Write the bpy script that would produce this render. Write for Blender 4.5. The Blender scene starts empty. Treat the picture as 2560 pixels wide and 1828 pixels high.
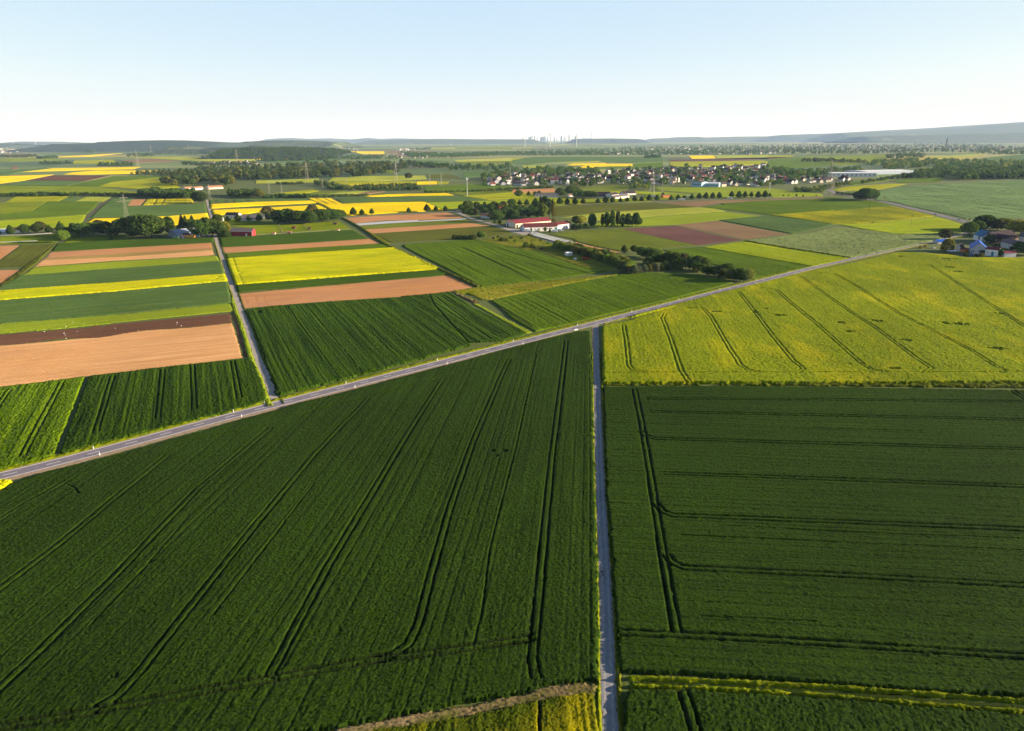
import bpy, bmesh, math, random
import numpy as np
from mathutils import Vector, Matrix, Euler, noise as mnoise
R = math.radians
random.seed(7); rng = np.random.default_rng(11)
sc = bpy.context.scene
col = sc.collection

# ------------------------------------------------------------------ camera
F_PX, YH, CAMH, W0, H0 = 1790.0, 349.0, 102.0, 2560.0, 1828.0
PITCH = math.atan((H0/2-YH)/F_PX)
cd = bpy.data.cameras.new('camera'); cam = bpy.data.objects.new('camera', cd); col.objects.link(cam)
cam.location = (0, 0, CAMH)
CM = Matrix.Rotation(math.pi/2-PITCH, 3, 'X') @ Matrix.Rotation(R(-0.22), 3, 'Z')
cam.rotation_euler = CM.to_euler()
cd.sensor_width = 36; cd.lens = 36*F_PX/W0
cd.clip_start = 1; cd.clip_end = 200000
sc.camera = cam

ZO = {'V': (0, 0, .88828), 'A': (0, 320, 3.5547), 'B': (640, 320, 3.5547), 'C': (1280, 320, 3.5547), 'D': (1920, 280, 3.5547),
      'E': (0, 480, 3.5547), 'F': (480, 480, 3.5547), 'G': (1000, 480, 3.5547), 'H': (1500, 480, 3.5547),
      'I': (0, 840, 3.25), 'J': (600, 760, 2.4728), 'K': (1440, 760, 2.03125), 'L': (2240, 500, 7.109), 'M': (0, 1200, 2.5278),
      'N': (860, 1228, 2.5278), 'O': (1460, 1228, 2.0682), 'P': (400, 500, 7.583), 'Q': (1130, 490, 6.691), 'R': (1280, 320, 7.109),
      'S': (1180, 400, 7.109), 'T': (1500, 400, 7.109), 'U': (1800, 400, 6.319), 'X': (0, 0, 1.0)}
def nat(z, p):
    o = ZO[z]; return (o[0]+p[0]/o[2], o[1]+p[1]/o[2])
def ray(z, p):
    x, y = nat(z, p)
    return CM @ Vector(((x-W0/2)/F_PX, -(y-H0/2)/F_PX, -1.0))
def G(z, p, zz=0.0):
    d = ray(z, p)
    if d.z > -0.0008: d = Vector((d.x, d.y, -0.0008))
    t = (zz-CAMH)/d.z
    return Vector((d.x*t, d.y*t, zz))
def top_z(z, base, h):
    g = G(z, base); d = ray(z, (base[0], base[1]-h))
    return CAMH+d.z*(g.y/d.y)
def at_dist(z, p, Y):
    d = ray(z, p); t = Y/d.y
    return Vector((d.x*t, Y, CAMH+d.z*t))

# ------------------------------------------------------------------ materials
def newmat(name):
    m = bpy.data.materials.new(name); m.use_nodes = True
    nt = m.node_tree; nt.nodes.clear()
    out = nt.nodes.new('ShaderNodeOutputMaterial')
    b = nt.nodes.new('ShaderNodeBsdfPrincipled')
    nt.links.new(b.outputs[0], out.inputs[0])
    b.inputs['Roughness'].default_value = .9
    b.inputs['Specular IOR Level'].default_value = .15
    return m, nt, b, out
def nd(nt, t, **kw):
    n = nt.nodes.new(t)
    for k, v in kw.items(): setattr(n, k, v)
    return n
def mixc(nt, fac, a, b):
    n = nd(nt, 'ShaderNodeMix', data_type='RGBA')
    for s, v in ((0, fac), (6, a), (7, b)):
        if hasattr(v, 'is_output'): nt.links.new(v, n.inputs[s])
        elif s == 0: n.inputs[0].default_value = v
        else: n.inputs[s].default_value = (*v, 1)
    return n.outputs[2]
def noi(nt, scale, vec, detail=3.0, rough=.6):
    n = nd(nt, 'ShaderNodeTexNoise'); n.inputs['Scale'].default_value = scale
    n.inputs['Detail'].default_value = detail; n.inputs['Roughness'].default_value = rough
    nt.links.new(vec, n.inputs['Vector']); return n.outputs['Fac']
def rampf(nt, v, a, b):
    n = nd(nt, 'ShaderNodeMapRange'); n.inputs[1].default_value = a; n.inputs[2].default_value = b
    nt.links.new(v, n.inputs[0]); return n.outputs[0]
def mapped(nt, src, scale):
    n = nd(nt, 'ShaderNodeMapping'); n.inputs['Scale'].default_value = scale
    nt.links.new(src, n.inputs['Vector']); return n.outputs[0]
_crop = {}
def crop_mat(name, c1, c2, c3=None, patch=.02, row=.5, rowamt=.5, bump=.5, sheen=.0, soil=(.10, .07, .045), fine=1.6, patchlo=.5):
    """base colours c1/c2 vary along the drilled rows (local y), c3 comes in patches"""
    key = (name, c1, c2, c3, patch, row, rowamt, bump, sheen, soil, fine, patchlo)
    if key in _crop: return _crop[key]
    sat = lambda c: tuple(max(.003, (l := .25*c[0]+.65*c[1]+.1*c[2])+(x-l)*1.15) for x in c)
    warm = lambda c: (min(c[0]*1.13, c[1]*.9), c[1], c[2]*.7) if c and c[1] > c[0] and c[2] < .4*c[1] else c
    c1, c2, c3 = warm(c1), warm(c2), warm(c3)
    c1, c2, c3 = sat(c1), sat(c2), (sat(c3) if c3 else None)
    m, nt, b, out = newmat(name)
    tc = nd(nt, 'ShaderNodeTexCoord').outputs['Object']
    rows = noi(nt, 1.0, mapped(nt, tc, (row, row*.02, row)), 3, .7)
    fn = noi(nt, fine, tc, 4, .7)
    mx = nd(nt, 'ShaderNodeMath', operation='MULTIPLY_ADD'); mx.inputs[1].default_value = rowamt
    nt.links.new(rows, mx.inputs[0])
    m2 = nd(nt, 'ShaderNodeMath', operation='MULTIPLY'); m2.inputs[1].default_value = 1-rowamt
    nt.links.new(fn, m2.inputs[0]); nt.links.new(m2.outputs[0], mx.inputs[2])
    c = mixc(nt, rampf(nt, mx.outputs[0], .38, .62), c1, c2)
    if c3:
        p = noi(nt, 1.0, mapped(nt, tc, (patch, patch*.45, patch)), 5, .62)
        c = mixc(nt, rampf(nt, p, patchlo-.12, patchlo+.15), c, c3)
    big = noi(nt, .011, tc, 3, .55)
    hs = nd(nt, 'ShaderNodeHueSaturation'); nt.links.new(c, hs.inputs['Color'])
    mr = nd(nt, 'ShaderNodeMapRange'); mr.inputs[1].default_value = .3; mr.inputs[2].default_value = .7
    mr.inputs[3].default_value = .82; mr.inputs[4].default_value = 1.18
    nt.links.new(big, mr.inputs[0]); nt.links.new(mr.outputs[0], hs.inputs['Value'])
    c = hs.outputs[0]
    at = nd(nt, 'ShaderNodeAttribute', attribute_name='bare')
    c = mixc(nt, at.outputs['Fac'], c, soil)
    nt.links.new(c, b.inputs['Base Color']); b.inputs['Specular IOR Level'].default_value = .03
    if sheen:
        b.inputs['Sheen Weight'].default_value = sheen; b.inputs['Sheen Roughness'].default_value = .45
        nt.links.new(c, b.inputs['Sheen Tint'])
    bp = nd(nt, 'ShaderNodeBump'); bp.inputs['Strength'].default_value = bump; bp.inputs['Distance'].default_value = .5
    nt.links.new(fn, bp.inputs['Height']); nt.links.new(bp.outputs[0], b.inputs['Normal'])
    _crop[key] = m
    return m
_pl = {}
def plain(name, c, rough=.7, var=.12, scale=.6, metal=0, spec=.08, c2=None):
    key = (name, c)
    if key in _pl: return _pl[key]
    m, nt, b, out = newmat(name)
    tc = nd(nt, 'ShaderNodeTexCoord').outputs['Object']
    f = noi(nt, scale, tc, 4, .6)
    c2 = c2 or tuple(x*(1-var*2) for x in c)
    nt.links.new(mixc(nt, rampf(nt, f, .35, .65), c, c2), b.inputs['Base Color'])
    b.inputs['Roughness'].default_value = rough; b.inputs['Metallic'].default_value = metal
    b.inputs['Specular IOR Level'].default_value = spec
    _pl[key] = m; return m
def leaf_mat(name, c, c2, trans=.42):
    m, nt, b, out = newmat(name)
    tc = nd(nt, 'ShaderNodeTexCoord').outputs['Object']
    oi = nd(nt, 'ShaderNodeObjectInfo')
    f = noi(nt, .55, tc, 3, .7)
    cc = mixc(nt, rampf(nt, f, .35, .65), c, c2)
    hs = nd(nt, 'ShaderNodeHueSaturation'); nt.links.new(cc, hs.inputs['Color'])
    for s, lo, hi in (('Hue', .485, .515), ('Value', .75, 1.3)):
        mr = nd(nt, 'ShaderNodeMapRange'); mr.inputs[3].default_value = lo; mr.inputs[4].default_value = hi
        nt.links.new(oi.outputs['Random'], mr.inputs[0]); nt.links.new(mr.outputs[0], hs.inputs[s])
    nt.links.new(hs.outputs[0], b.inputs['Base Color'])
    t = nd(nt, 'ShaderNodeBsdfTranslucent'); nt.links.new(hs.outputs[0], t.inputs['Color'])
    ms = nd(nt, 'ShaderNodeMixShader'); ms.inputs[0].default_value = trans
    nt.links.new(b.outputs[0], ms.inputs[1]); nt.links.new(t.outputs[0], ms.inputs[2])
    nt.links.new(ms.outputs[0], out.inputs[0])
    return m
LEAF = {'dark': leaf_mat('foliage_dark', (.040, .080, .013), (.082, .136, .020)),
        'mid': leaf_mat('foliage_mid', (.056, .092, .015), (.088, .132, .020)),
        'bright': leaf_mat('foliage_bright', (.12, .19, .018), (.17, .24, .025)),
        'olive': leaf_mat('foliage_olive', (.13, .15, .022), (.19, .20, .03)),
        'gold': leaf_mat('foliage_gold', (.22, .215, .022), (.28, .25, .03)),
        'brown': leaf_mat('foliage_brown', (.058, .066, .024), (.085, .085, .03)),
        'grey': leaf_mat('foliage_grey', (.075, .095, .05), (.10, .12, .06))}
BARK = plain('bark', (.09, .065, .045), .95)

# ------------------------------------------------------------------ object helpers
def tag(o, label=None, cat=None, group=None, kind=None):
    if label: o['label'] = label
    if cat: o['category'] = cat
    if group: o['group'] = group
    if kind: o['kind'] = kind
    return o
def link(name, me, mats=(), parent=None, loc=None, rz=0):
    o = bpy.data.objects.new(name, me); col.objects.link(o)
    if me is not None and not me.materials:
        for m in (mats if isinstance(mats, (list, tuple)) else [mats]): me.materials.append(m)
    if parent: o.parent = parent
    if loc is not None: o.location = loc
    o.rotation_euler.z = rz
    return o
def empty(name, loc=(0, 0, 0), rz=0):
    o = bpy.data.objects.new(name, None); col.objects.link(o); o.location = loc; o.rotation_euler.z = rz
    o.empty_display_size = 1
    return o
class MB:
    def __init__(s): s.v = []; s.f = []; s.m = []
    def face(s, pts, mi=0):
        n = len(s.v); s.v += [tuple(p) for p in pts]; s.f.append(tuple(range(n, n+len(pts)))); s.m.append(mi)
    def box(s, x0, x1, y0, y1, z0, z1, mi=0):
        n = len(s.v)
        s.v += [(x, y, z) for z in (z0, z1) for x, y in ((x0, y0), (x1, y0), (x1, y1), (x0, y1))]
        for q in ((3, 2, 1, 0), (4, 5, 6, 7), (0, 1, 5, 4), (1, 2, 6, 5), (2, 3, 7, 6), (3, 0, 4, 7)):
            s.f.append(tuple(n+i for i in q)); s.m.append(mi)
    def bar(s, a, b, r, mi=0, r2=None, n=4):
        a, b = Vector(a), Vector(b); d = (b-a).normalized()
        u = d.orthogonal().normalized(); w = d.cross(u); k = len(s.v)
        for p, rr in ((a, r), (b, r if r2 is None else r2)):
            for i in range(n):
                an = 2*math.pi*(i+.5)/n; s.v.append(tuple(p+(u*math.cos(an)+w*math.sin(an))*rr))
        for i in range(n):
            s.f.append((k+i, k+(i+1) % n, k+n+(i+1) % n, k+n+i)); s.m.append(mi)
        s.f.append(tuple(k+n+i for i in range(n))); s.m.append(mi)
        s.f.append(tuple(k+n-1-i for i in range(n))); s.m.append(mi)
    def mesh(s, name):
        me = bpy.data.meshes.new(name); me.from_pydata(s.v, [], s.f); me.polygons.foreach_set('material_index', s.m); me.update(); return me
    def build(s, name, mats, parent=None, loc=None, rz=0): return link(name, s.mesh(name), mats, parent, loc, rz)
def np_mesh(name, V, Q, attr=None):
    me = bpy.data.meshes.new(name); n = len(Q)
    me.vertices.add(len(V)); me.vertices.foreach_set('co', np.ascontiguousarray(V, np.float32).ravel())
    me.loops.add(n*4); me.loops.foreach_set('vertex_index', np.ascontiguousarray(Q, np.int32).ravel())
    me.polygons.add(n); me.polygons.foreach_set('loop_start', np.arange(0, n*4, 4, dtype=np.int32))
    if attr is not None:
        a = me.attributes.new('bare', 'FLOAT', 'POINT'); a.data.foreach_set('value', np.ascontiguousarray(attr, np.float32))
    me.update(calc_edges=True); return me
def sm(x): x = np.clip(x, 0, 1); return x*x*(3-2*x)
def vnoise(shape, cu, cv, r):
    """smooth value noise on a grid; cu, cv are feature sizes in cells"""
    nu, nv = shape; a = r.standard_normal((int(nu/cu)+3, int(nv/cv)+3))
    x = np.arange(nu)/cu; y = np.arange(nv)/cv
    i = x.astype(int); j = y.astype(int); fx = sm(x-i)[:, None]; fy = sm(y-j)[None, :]
    return (a[np.ix_(i, j)]*(1-fx)*(1-fy)+a[np.ix_(i+1, j)]*fx*(1-fy)+a[np.ix_(i, j+1)]*(1-fx)*fy+a[np.ix_(i+1, j+1)]*fx*fy)
def seg_dist(PX, PY, a, b):
    dx, dy = b[0]-a[0], b[1]-a[1]; L = dx*dx+dy*dy+1e-9
    t = np.clip(((PX-a[0])*dx+(PY-a[1])*dy)/L, 0, 1)
    return np.hypot(PX-a[0]-t*dx, PY-a[1]-t*dy)
NF = [0]
def field(name, z, pts, rows, mat, h, label, cat, kind='stuff', tracks=(), wheel=.55, gauge=.95, amp=.12, rowamp=.05, rag=.35, cell=None,
          single=(), holes=(), bare_all=False, zrow=None, along=1.7, lines=None, lstr=(.15, .5), depth=1.0):
    """a field as one sheet of standing crop or soil: a fine grid in the field's own axes, ragged edges, wheel tracks pressed down to the soil"""
    NF[0] += 1; r = np.random.default_rng(NF[0]*13+5)
    W = [G(*( (p[0], p[1:]) if isinstance(p[0], str) else (z, p))) for p in pts]
    a, b = [G(*((p[0], p[1:]) if isinstance(p[0], str) else (zrow or z, p))) for p in rows]
    ang = math.atan2(b.y-a.y, b.x-a.x)-math.pi/2
    cx = sum(w.x for w in W)/len(W); cy = sum(w.y for w in W)/len(W)
    ca, sa = math.cos(ang), math.sin(ang)
    loc = lambda w: ((w.x-cx)*ca+(w.y-cy)*sa, -(w.x-cx)*sa+(w.y-cy)*ca)
    P = [loc(w) for w in W]
    dist = min(math.hypot(w.x, w.y, CAMH) for w in W)
    cu = cell or max(.3, dist/1100.0); cv = cu*along
    # walls must be resolved
    x0 = min(p[0] for p in P)-1.5; x1 = max(p[0] for p in P)+1.5; y0 = min(p[1] for p in P)-1.5; y1 = max(p[1] for p in P)+1.5
    while ((x1-x0)/cu)*((y1-y0)/cv) > 1400000: cu *= 1.1; cv *= 1.1
    us = np.arange(x0, x1+cu, cu); vs = np.arange(y0, y1+cv, cv)
    U, Vv = np.meshgrid(us, vs, indexing='ij'); sh = U.shape
    inside = np.zeros(sh, bool); dm = np.full(sh, 1e9)
    n = len(P)
    for i in range(n):
        p, q = P[i], P[(i+1) % n]
        cond = (p[1] > Vv) != (q[1] > Vv)
        with np.errstate(divide='ignore', invalid='ignore'):
            xi = (q[0]-p[0])*(Vv-p[1])/((q[1]-p[1]) or 1e-9)+p[0]
        inside ^= cond & (U < xi)
        dm = np.minimum(dm, seg_dist(U, Vv, p, q))
    D = np.where(inside, dm, -dm)
    D = D+rag*(.6*vnoise(sh, max(1, 2.5/cu), max(1, 2.5/cv), r)+.4*r.standard_normal(sh))
    up = sm(D/max(.35, cu*.9))
    Z = np.full(sh, float(h))
    Z += amp*(.9*r.standard_normal(sh)+.12*vnoise(sh, max(1, .8/cu), max(1, .8/cv), r))*min(1, h+.2)
    Z += rowamp*(vnoise(sh, max(1, .7/cu), max(2, 60/cv), r)+.8*vnoise(sh, max(1.2, 2.2/cu), max(3, 90/cv), r))
    Z += .03*h*vnoise(sh, max(1, 9/cu), max(1, 14/cv), r)
    if kind == 'structure': Z = np.maximum(Z, .05)
    bare = np.full(sh, 1.0 if bare_all else 0.0)
    tr = []
    for t in tracks:
        w_ = wheel
        if isinstance(t[0], (int, float)): w_, t = t[0], t[1:]
        pl = [loc(G(*((p[0], p[1:]) if isinstance(p[0], str) else (z, p)))) for p in t]
        for sgn in (-1, 1):
            off = []
            for i, p in enumerate(pl):
                q0, q1 = pl[max(0, i-1)], pl[min(len(pl)-1, i+1)]
                dx, dy = q1[0]-q0[0], q1[1]-q0[1]; L = math.hypot(dx, dy) or 1
                off.append((p[0]-dy/L*gauge*sgn, p[1]+dx/L*gauge*sgn))
            tr.append((off, w_))
    for t in single:
        w = wheel
        if isinstance(t[0], (int, float)): w, t = t[0], t[1:]
        tr.append(([loc(G(*((p[0], p[1:]) if isinstance(p[0], str) else (z, p)))) for p in t], w))
    wob = .06*vnoise(sh, max(1, 1.5/cu), max(1, 1.5/cv), r)
    press = np.zeros(sh)
    for pl, w in tr:
        hw = max(w/2, cu*.55)
        for i in range(len(pl)-1):
            (ax, ay), (bx, by) = pl[i], pl[i+1]; mg = hw+1
            iu = slice(max(0, int((min(ax, bx)-mg-x0)/cu)), max(0, int((max(ax, bx)+mg-x0)/cu)+2))
            iv = slice(max(0, int((min(ay, by)-mg-y0)/cv)), max(0, int((max(ay, by)+mg-y0)/cv)+2))
            if U[iu, iv].size == 0: continue
            d = seg_dist(U[iu, iv], Vv[iu, iv], pl[i], pl[i+1])+wob[iu, iv]
            press[iu, iv] = np.maximum(press[iu, iv], 1-sm((d-hw)/max(.15, cu*.5)+.5))
    press *= depth
    if lines is None and kind == 'stuff' and h >= .4 and not tracks: lines = r.uniform(9, 15)
    if lines:
        for k in range(int((x1-x0)/lines)+1):
            c = x0+(k+r.uniform(.3, .7))*lines; d = np.abs(U-c)+wob*2; press = np.maximum(press, r.uniform(*lstr)*(1-sm((d-max(.2, cu*.5))/max(.2, cu*.5)+.5)))
    for hx in holes:
        c = loc(G(*((hx[0][0], hx[0][1:]) if isinstance(hx[0][0], str) else (z, hx[0])))); rx, ry = hx[1], hx[2]
        d = np.hypot((U-c[0])/rx, (Vv-c[1])/ry)+.35*vnoise(sh, max(1, 1.5/cu), max(1, 1.5/cv), r)
        press = np.maximum(press, .7*(1-sm((d-.6)/.6)))
    Z = Z*(1-.92*press); bare = np.maximum(bare, np.sqrt(press)*.85*depth)  # track colour also climbs the trench walls, painting in the canopy's shade
    Z = np.where(up < .02, -.25, Z*up-.12*(1-up))
    keep = D > -1.6
    kc = keep[:-1, :-1] | keep[1:, :-1] | keep[1:, 1:] | keep[:-1, 1:]
    zmax = np.maximum(np.maximum(Z[:-1, :-1], Z[1:, :-1]), np.maximum(Z[1:, 1:], Z[:-1, 1:]))
    kc &= zmax > -.2
    idx = np.arange(U.size).reshape(sh)
    Q = np.stack([idx[:-1, :-1][kc], idx[1:, :-1][kc], idx[1:, 1:][kc], idx[:-1, 1:][kc]], 1)
    used, inv = np.unique(Q.ravel(), return_inverse=True)
    jit = .25*cu*r.standard_normal((2, len(used)))
    Vt = np.stack([U.ravel()[used]+jit[0], Vv.ravel()[used]+jit[1], Z.ravel()[used]], 1)
    me = np_mesh(name, Vt, inv.reshape(-1, 4), bare.ravel()[used])
    o = link(name, me, mat, None, (cx, cy, 0), ang)
    return tag(o, label, cat, None, kind)
NFF = [0]
def flat_field(name, z, pts, rows, mat, label, cat, kind='stuff', h=None):
    """a far field: a low slab of crop or soil"""
    NFF[0] += 1; h = h or .35+.05*(NFF[0] % 13)
    W = [G(*((p[0], p[1:]) if isinstance(p[0], str) else (z, p))) for p in pts]
    a, b = [G(*((p[0], p[1:]) if isinstance(p[0], str) else (z, p))) for p in rows]
    ang = math.atan2(b.y-a.y, b.x-a.x)-math.pi/2
    cx = sum(w.x for w in W)/len(W); cy = sum(w.y for w in W)/len(W); ca, sa = math.cos(ang), math.sin(ang)
    P = [((w.x-cx)*ca+(w.y-cy)*sa, -(w.x-cx)*sa+(w.y-cy)*ca) for w in W]
    if sum(P[i][0]*P[(i+1) % len(P)][1]-P[(i+1) % len(P)][0]*P[i][1] for i in range(len(P))) < 0: P.reverse()
    mb = MB(); mb.face([(x, y, h) for x, y in P])
    for i in range(len(P)):
        p, q = P[i], P[(i+1) % len(P)]; mb.face([(p[0], p[1], -.3), (q[0], q[1], -.3), (q[0], q[1], h), (p[0], p[1], h)])
    o = mb.build(name, mat, None, (cx, cy, 0), ang)
    return tag(o, label, cat, None, kind)
ORD = ['first', 'second', 'third', 'fourth', 'fifth', 'sixth', 'seventh', 'eighth', 'ninth', 'tenth', 'eleventh', 'twelfth', 'thirteenth', 'fourteenth',
       'fifteenth', 'sixteenth', 'seventeenth', 'eighteenth', 'nineteenth', 'twentieth', 'twenty-first', 'twenty-second', 'twenty-third',
       'twenty-fourth', 'twenty-fifth', 'twenty-sixth', 'twenty-seventh', 'twenty-eighth', 'twenty-ninth', 'thirtieth']
#@@PART2
# ------------------------------------------------------------------ sky, sun, air
SUN_EL, SUN_AZ = 12.5, 3.0        # azimuth from +x towards +y
w = bpy.data.worlds.new('World'); sc.world = w; w.use_nodes = True
nt = w.node_tree; bg = nt.nodes['Background']
sky = nt.nodes.new('ShaderNodeTexSky'); sky.sky_type = 'NISHITA'; sky.sun_disc = False
sky.sun_elevation = R(SUN_EL); sky.sun_rotation = R(90-SUN_AZ)
sky.altitude = 150; sky.air_density = .6; sky.dust_density = .25; sky.ozone_density = 1.6
EXPO = 1.75; BGS = .065; K = BGS*2**EXPO
def vmix(bt, f, a, b):
    n = nt.nodes.new('ShaderNodeMix'); n.data_type = 'RGBA'; n.blend_type = bt
    for s, v in ((0, f), (6, a), (7, b)):
        if hasattr(v, 'is_output'): nt.links.new(v, n.inputs[s])
        elif s == 0: n.inputs[0].default_value = v
        else: n.inputs[s].default_value = (*v, 1)
    return n.outputs[2]
# a thin bright veil low over the plain, fading out towards the zenith
veil = vmix('ADD', 1.0, vmix('MULTIPLY', 1.0, sky.outputs[0], (1.4*.1/K, .75*.1/K, .05*.1/K)), (.40/K, .60/K, .94/K))
lowz = nt.nodes.new('ShaderNodeMapRange'); lowz.interpolation_type = 'SMOOTHSTEP'; lowz.inputs[1].default_value = .10; lowz.inputs[2].default_value = .0; lowz.inputs[3].default_value = 0; lowz.inputs[4].default_value = .85
geo_ = nt.nodes.new('ShaderNodeTexCoord'); sz = nt.nodes.new('ShaderNodeSeparateXYZ'); nt.links.new(geo_.outputs['Generated'], sz.inputs[0])
mr_ = nt.nodes.new('ShaderNodeMapRange'); mr_.interpolation_type = 'SMOOTHSTEP'; mr_.inputs[1].default_value = .17; mr_.inputs[2].default_value = .45; mr_.inputs[3].default_value = 1; mr_.inputs[4].default_value = 0
nt.links.new(sz.outputs[2], mr_.inputs[0]); nt.links.new(sz.outputs[2], lowz.inputs[0]); veil = vmix('MIX', lowz.outputs[0], veil, (.77/K, .81/K, .88/K))
nt.links.new(vmix('MIX', mr_.outputs[0], sky.outputs[0], veil), bg.inputs[0]); bg.inputs[1].default_value = BGS
sl = bpy.data.lights.new('sun', 'SUN'); sl.energy = 5.0; sl.angle = R(.5); sl.color = (1, .83, .62)
so = bpy.data.objects.new('sun', sl); col.objects.link(so)
sd = Vector((math.cos(R(SUN_EL))*math.cos(R(SUN_AZ)), math.cos(R(SUN_EL))*math.sin(R(SUN_AZ)), math.sin(R(SUN_EL))))
so.rotation_euler = sd.to_track_quat('Z', 'Y').to_euler(); so.location = (300, 0, 400)
sc.view_settings.view_transform = 'Standard'; sc.view_settings.look = 'None'
sc.view_settings.exposure = EXPO; sc.view_settings.gamma = 1
sc.render.engine = 'CYCLES'
sc.cycles.use_denoising = True; sc.cycles.denoising_prefilter = 'ACCURATE'; sc.cycles.denoising_input_passes = 'RGB_ALBEDO_NORMAL'; sc.cycles.max_bounces = 5; sc.cycles.diffuse_bounces = 3; sc.cycles.volume_bounces = 0
sc.cycles.transparent_max_bounces = 4; sc.cycles.caustics_reflective = False; sc.cycles.caustics_refractive = False

hm = bpy.data.materials.new('hazy_air'); hm.use_nodes = True; nt = hm.node_tree; nt.nodes.clear()
o_ = nt.nodes.new('ShaderNodeOutputMaterial'); pv = nt.nodes.new('ShaderNodeVolumePrincipled')
pv.inputs['Color'].default_value = (.44, .66, 1.0, 1); pv.inputs['Absorption Color'].default_value = (1, 1, 1, 1); pv.inputs['Density'].default_value = 2.3e-5; pv.inputs['Anisotropy'].default_value = 0
nt.links.new(pv.outputs[0], o_.inputs['Volume'])
mb = MB(); mb.box(-52000, 52000, -3000, 62000, -1.5, 800)
tag(mb.build('haze', hm), 'pale blue haze lying over the whole plain', 'haze', None, 'stuff')

# ------------------------------------------------------------------ ground sheet
gm, nt, b, out = newmat('ground_mix')
geo = nd(nt, 'ShaderNodeNewGeometry').outputs['Position']
far = mapped(nt, geo, (.0011, .0030, 1))
vo = nd(nt, 'ShaderNodeTexVoronoi'); vo.inputs['Scale'].default_value = 1; vo.inputs['Randomness'].default_value = .85
nt.links.new(far, vo.inputs['Vector'])
cr = nd(nt, 'ShaderNodeValToRGB'); cr.color_ramp.interpolation = 'CONSTANT'
els = [(0, (.09, .14, .04)), (.18, (.14, .20, .055)), (.33, (.20, .23, .075)), (.45, (.07, .115, .04)), (.58, (.17, .20, .055)), (.68, (.28, .27, .09)), (.77, (.075, .125, .04)), (.86, (.34, .27, .03)), (.91, (.17, .125, .08)), (.95, (.09, .15, .04))]
while len(cr.color_ramp.elements) < len(els): cr.color_ramp.elements.new(.5)
for e, (p, c) in zip(cr.color_ramp.elements, els): e.position = p; e.color = (*c, 1)
sx = nd(nt, 'ShaderNodeSeparateColor'); nt.links.new(vo.outputs['Color'], sx.inputs[0]); nt.links.new(sx.outputs[0], cr.inputs[0])
n1 = noi(nt, .9, geo, 5, .7); n2 = noi(nt, .03, geo, 4, .6)
near = mixc(nt, rampf(nt, n1, .3, .7), (.050, .082, .014), (.115, .142, .028))
near = mixc(nt, rampf(nt, n2, .4, .7), near, (.10, .12, .03))
sp = nd(nt, 'ShaderNodeSeparateXYZ'); nt.links.new(geo, sp.inputs[0])
nt.links.new(mixc(nt, rampf(nt, sp.outputs[1], 1900, 2100), near, cr.outputs[0]), b.inputs['Base Color'])
bp = nd(nt, 'ShaderNodeBump'); bp.inputs['Strength'].default_value = .6; bp.inputs['Distance'].default_value = .4
nt.links.new(n1, bp.inputs['Height']); nt.links.new(bp.outputs[0], b.inputs['Normal'])
xs = sorted([s*v for v in (0, 60, 130, 220, 330, 460, 620, 820, 1100, 1500, 2100, 3000, 4500, 7000, 11000, 17000, 26000, 38000, 50000) for s in (-1, 1)][1:])
ys = [-2500, -800, -200, 0, 60, 120, 180, 240, 320, 400, 500, 620, 760, 920, 1100, 1400, 1800, 2300, 3000, 4000, 5500, 7500, 10000, 14000, 19000, 26000, 36000, 48000, 60000]
V = [(x, y, 0) for x in xs for y in ys]; ny = len(ys)
Q = [(i*ny+j, (i+1)*ny+j, (i+1)*ny+j+1, i*ny+j+1) for i in range(len(xs)-1) for j in range(ny-1)]
tag(link('ground', np_mesh('ground', np.array(V), np.array(Q)), gm), kind='structure')

# ------------------------------------------------------------------ roads
def smooth(P, n=4):
    out = []
    for i in range(len(P)-1):
        p0, p1, p2, p3 = P[max(0, i-1)], P[i], P[i+1], P[min(len(P)-1, i+2)]
        for k in range(n):
            t = k/n
            out.append(tuple(.5*(2*p1[c]+(p2[c]-p0[c])*t+(2*p0[c]-5*p1[c]+4*p2[c]-p3[c])*t*t+(3*p1[c]-p0[c]-3*p2[c]+p3[c])*t**3) for c in (0, 1)))
    out.append(tuple(P[-1][:2])); return out
def relax(P, k=3):
    P = [tuple(p[:2]) for p in P]
    for _ in range(k):
        P = [P[0]]+[tuple((P[i-1][c]+2*P[i][c]+P[i+1][c])/4 for c in (0, 1)) for i in range(1, len(P)-1)]+[P[-1]]
    return P
def normals(P):
    N = []
    for i in range(len(P)):
        a, b = P[max(0, i-1)], P[min(len(P)-1, i+1)]; dx, dy = b[0]-a[0], b[1]-a[1]; L = math.hypot(dx, dy) or 1
        N.append((-dy/L, dx/L))
    return N
def ribbon(mb, P, o0, o1, z, mi=0, ragged=0, thick=0):
    """strip between two offsets to the left (+) of the line"""
    N = normals(P); n0 = len(mb.v)
    for p, nn in zip(P, N):
        for o in (o0, o1):
            o2 = o+(ragged*random.gauss(0, 1) if ragged else 0)
            mb.v.append((p[0]+nn[0]*o2, p[1]+nn[1]*o2, z))
    for i in range(len(P)-1):
        mb.f.append((n0+2*i, n0+2*i+2, n0+2*i+3, n0+2*i+1) if o1 > o0 and False else (n0+2*i, n0+2*i+1, n0+2*i+3, n0+2*i+2)); mb.m.append(mi)
def resample(P, step):
    out = [P[0]]; acc = 0
    for a, b in zip(P, P[1:]):
        L = math.hypot(b[0]-a[0], b[1]-a[1]); t = step-acc
        while t <= L: out.append((a[0]+(b[0]-a[0])*t/L, a[1]+(b[1]-a[1])*t/L)); t += step
        acc = (acc+L) % step
    return out
asph = plain('asphalt', (.20, .18, .205), .85, .12, .35, c2=(.165, .15, .17))
paint = plain('road_paint', (.80, .78, .74), .6, .06)
sand = plain('sandy_shoulder', (.36, .26, .17), .95, .15, .8)
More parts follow.
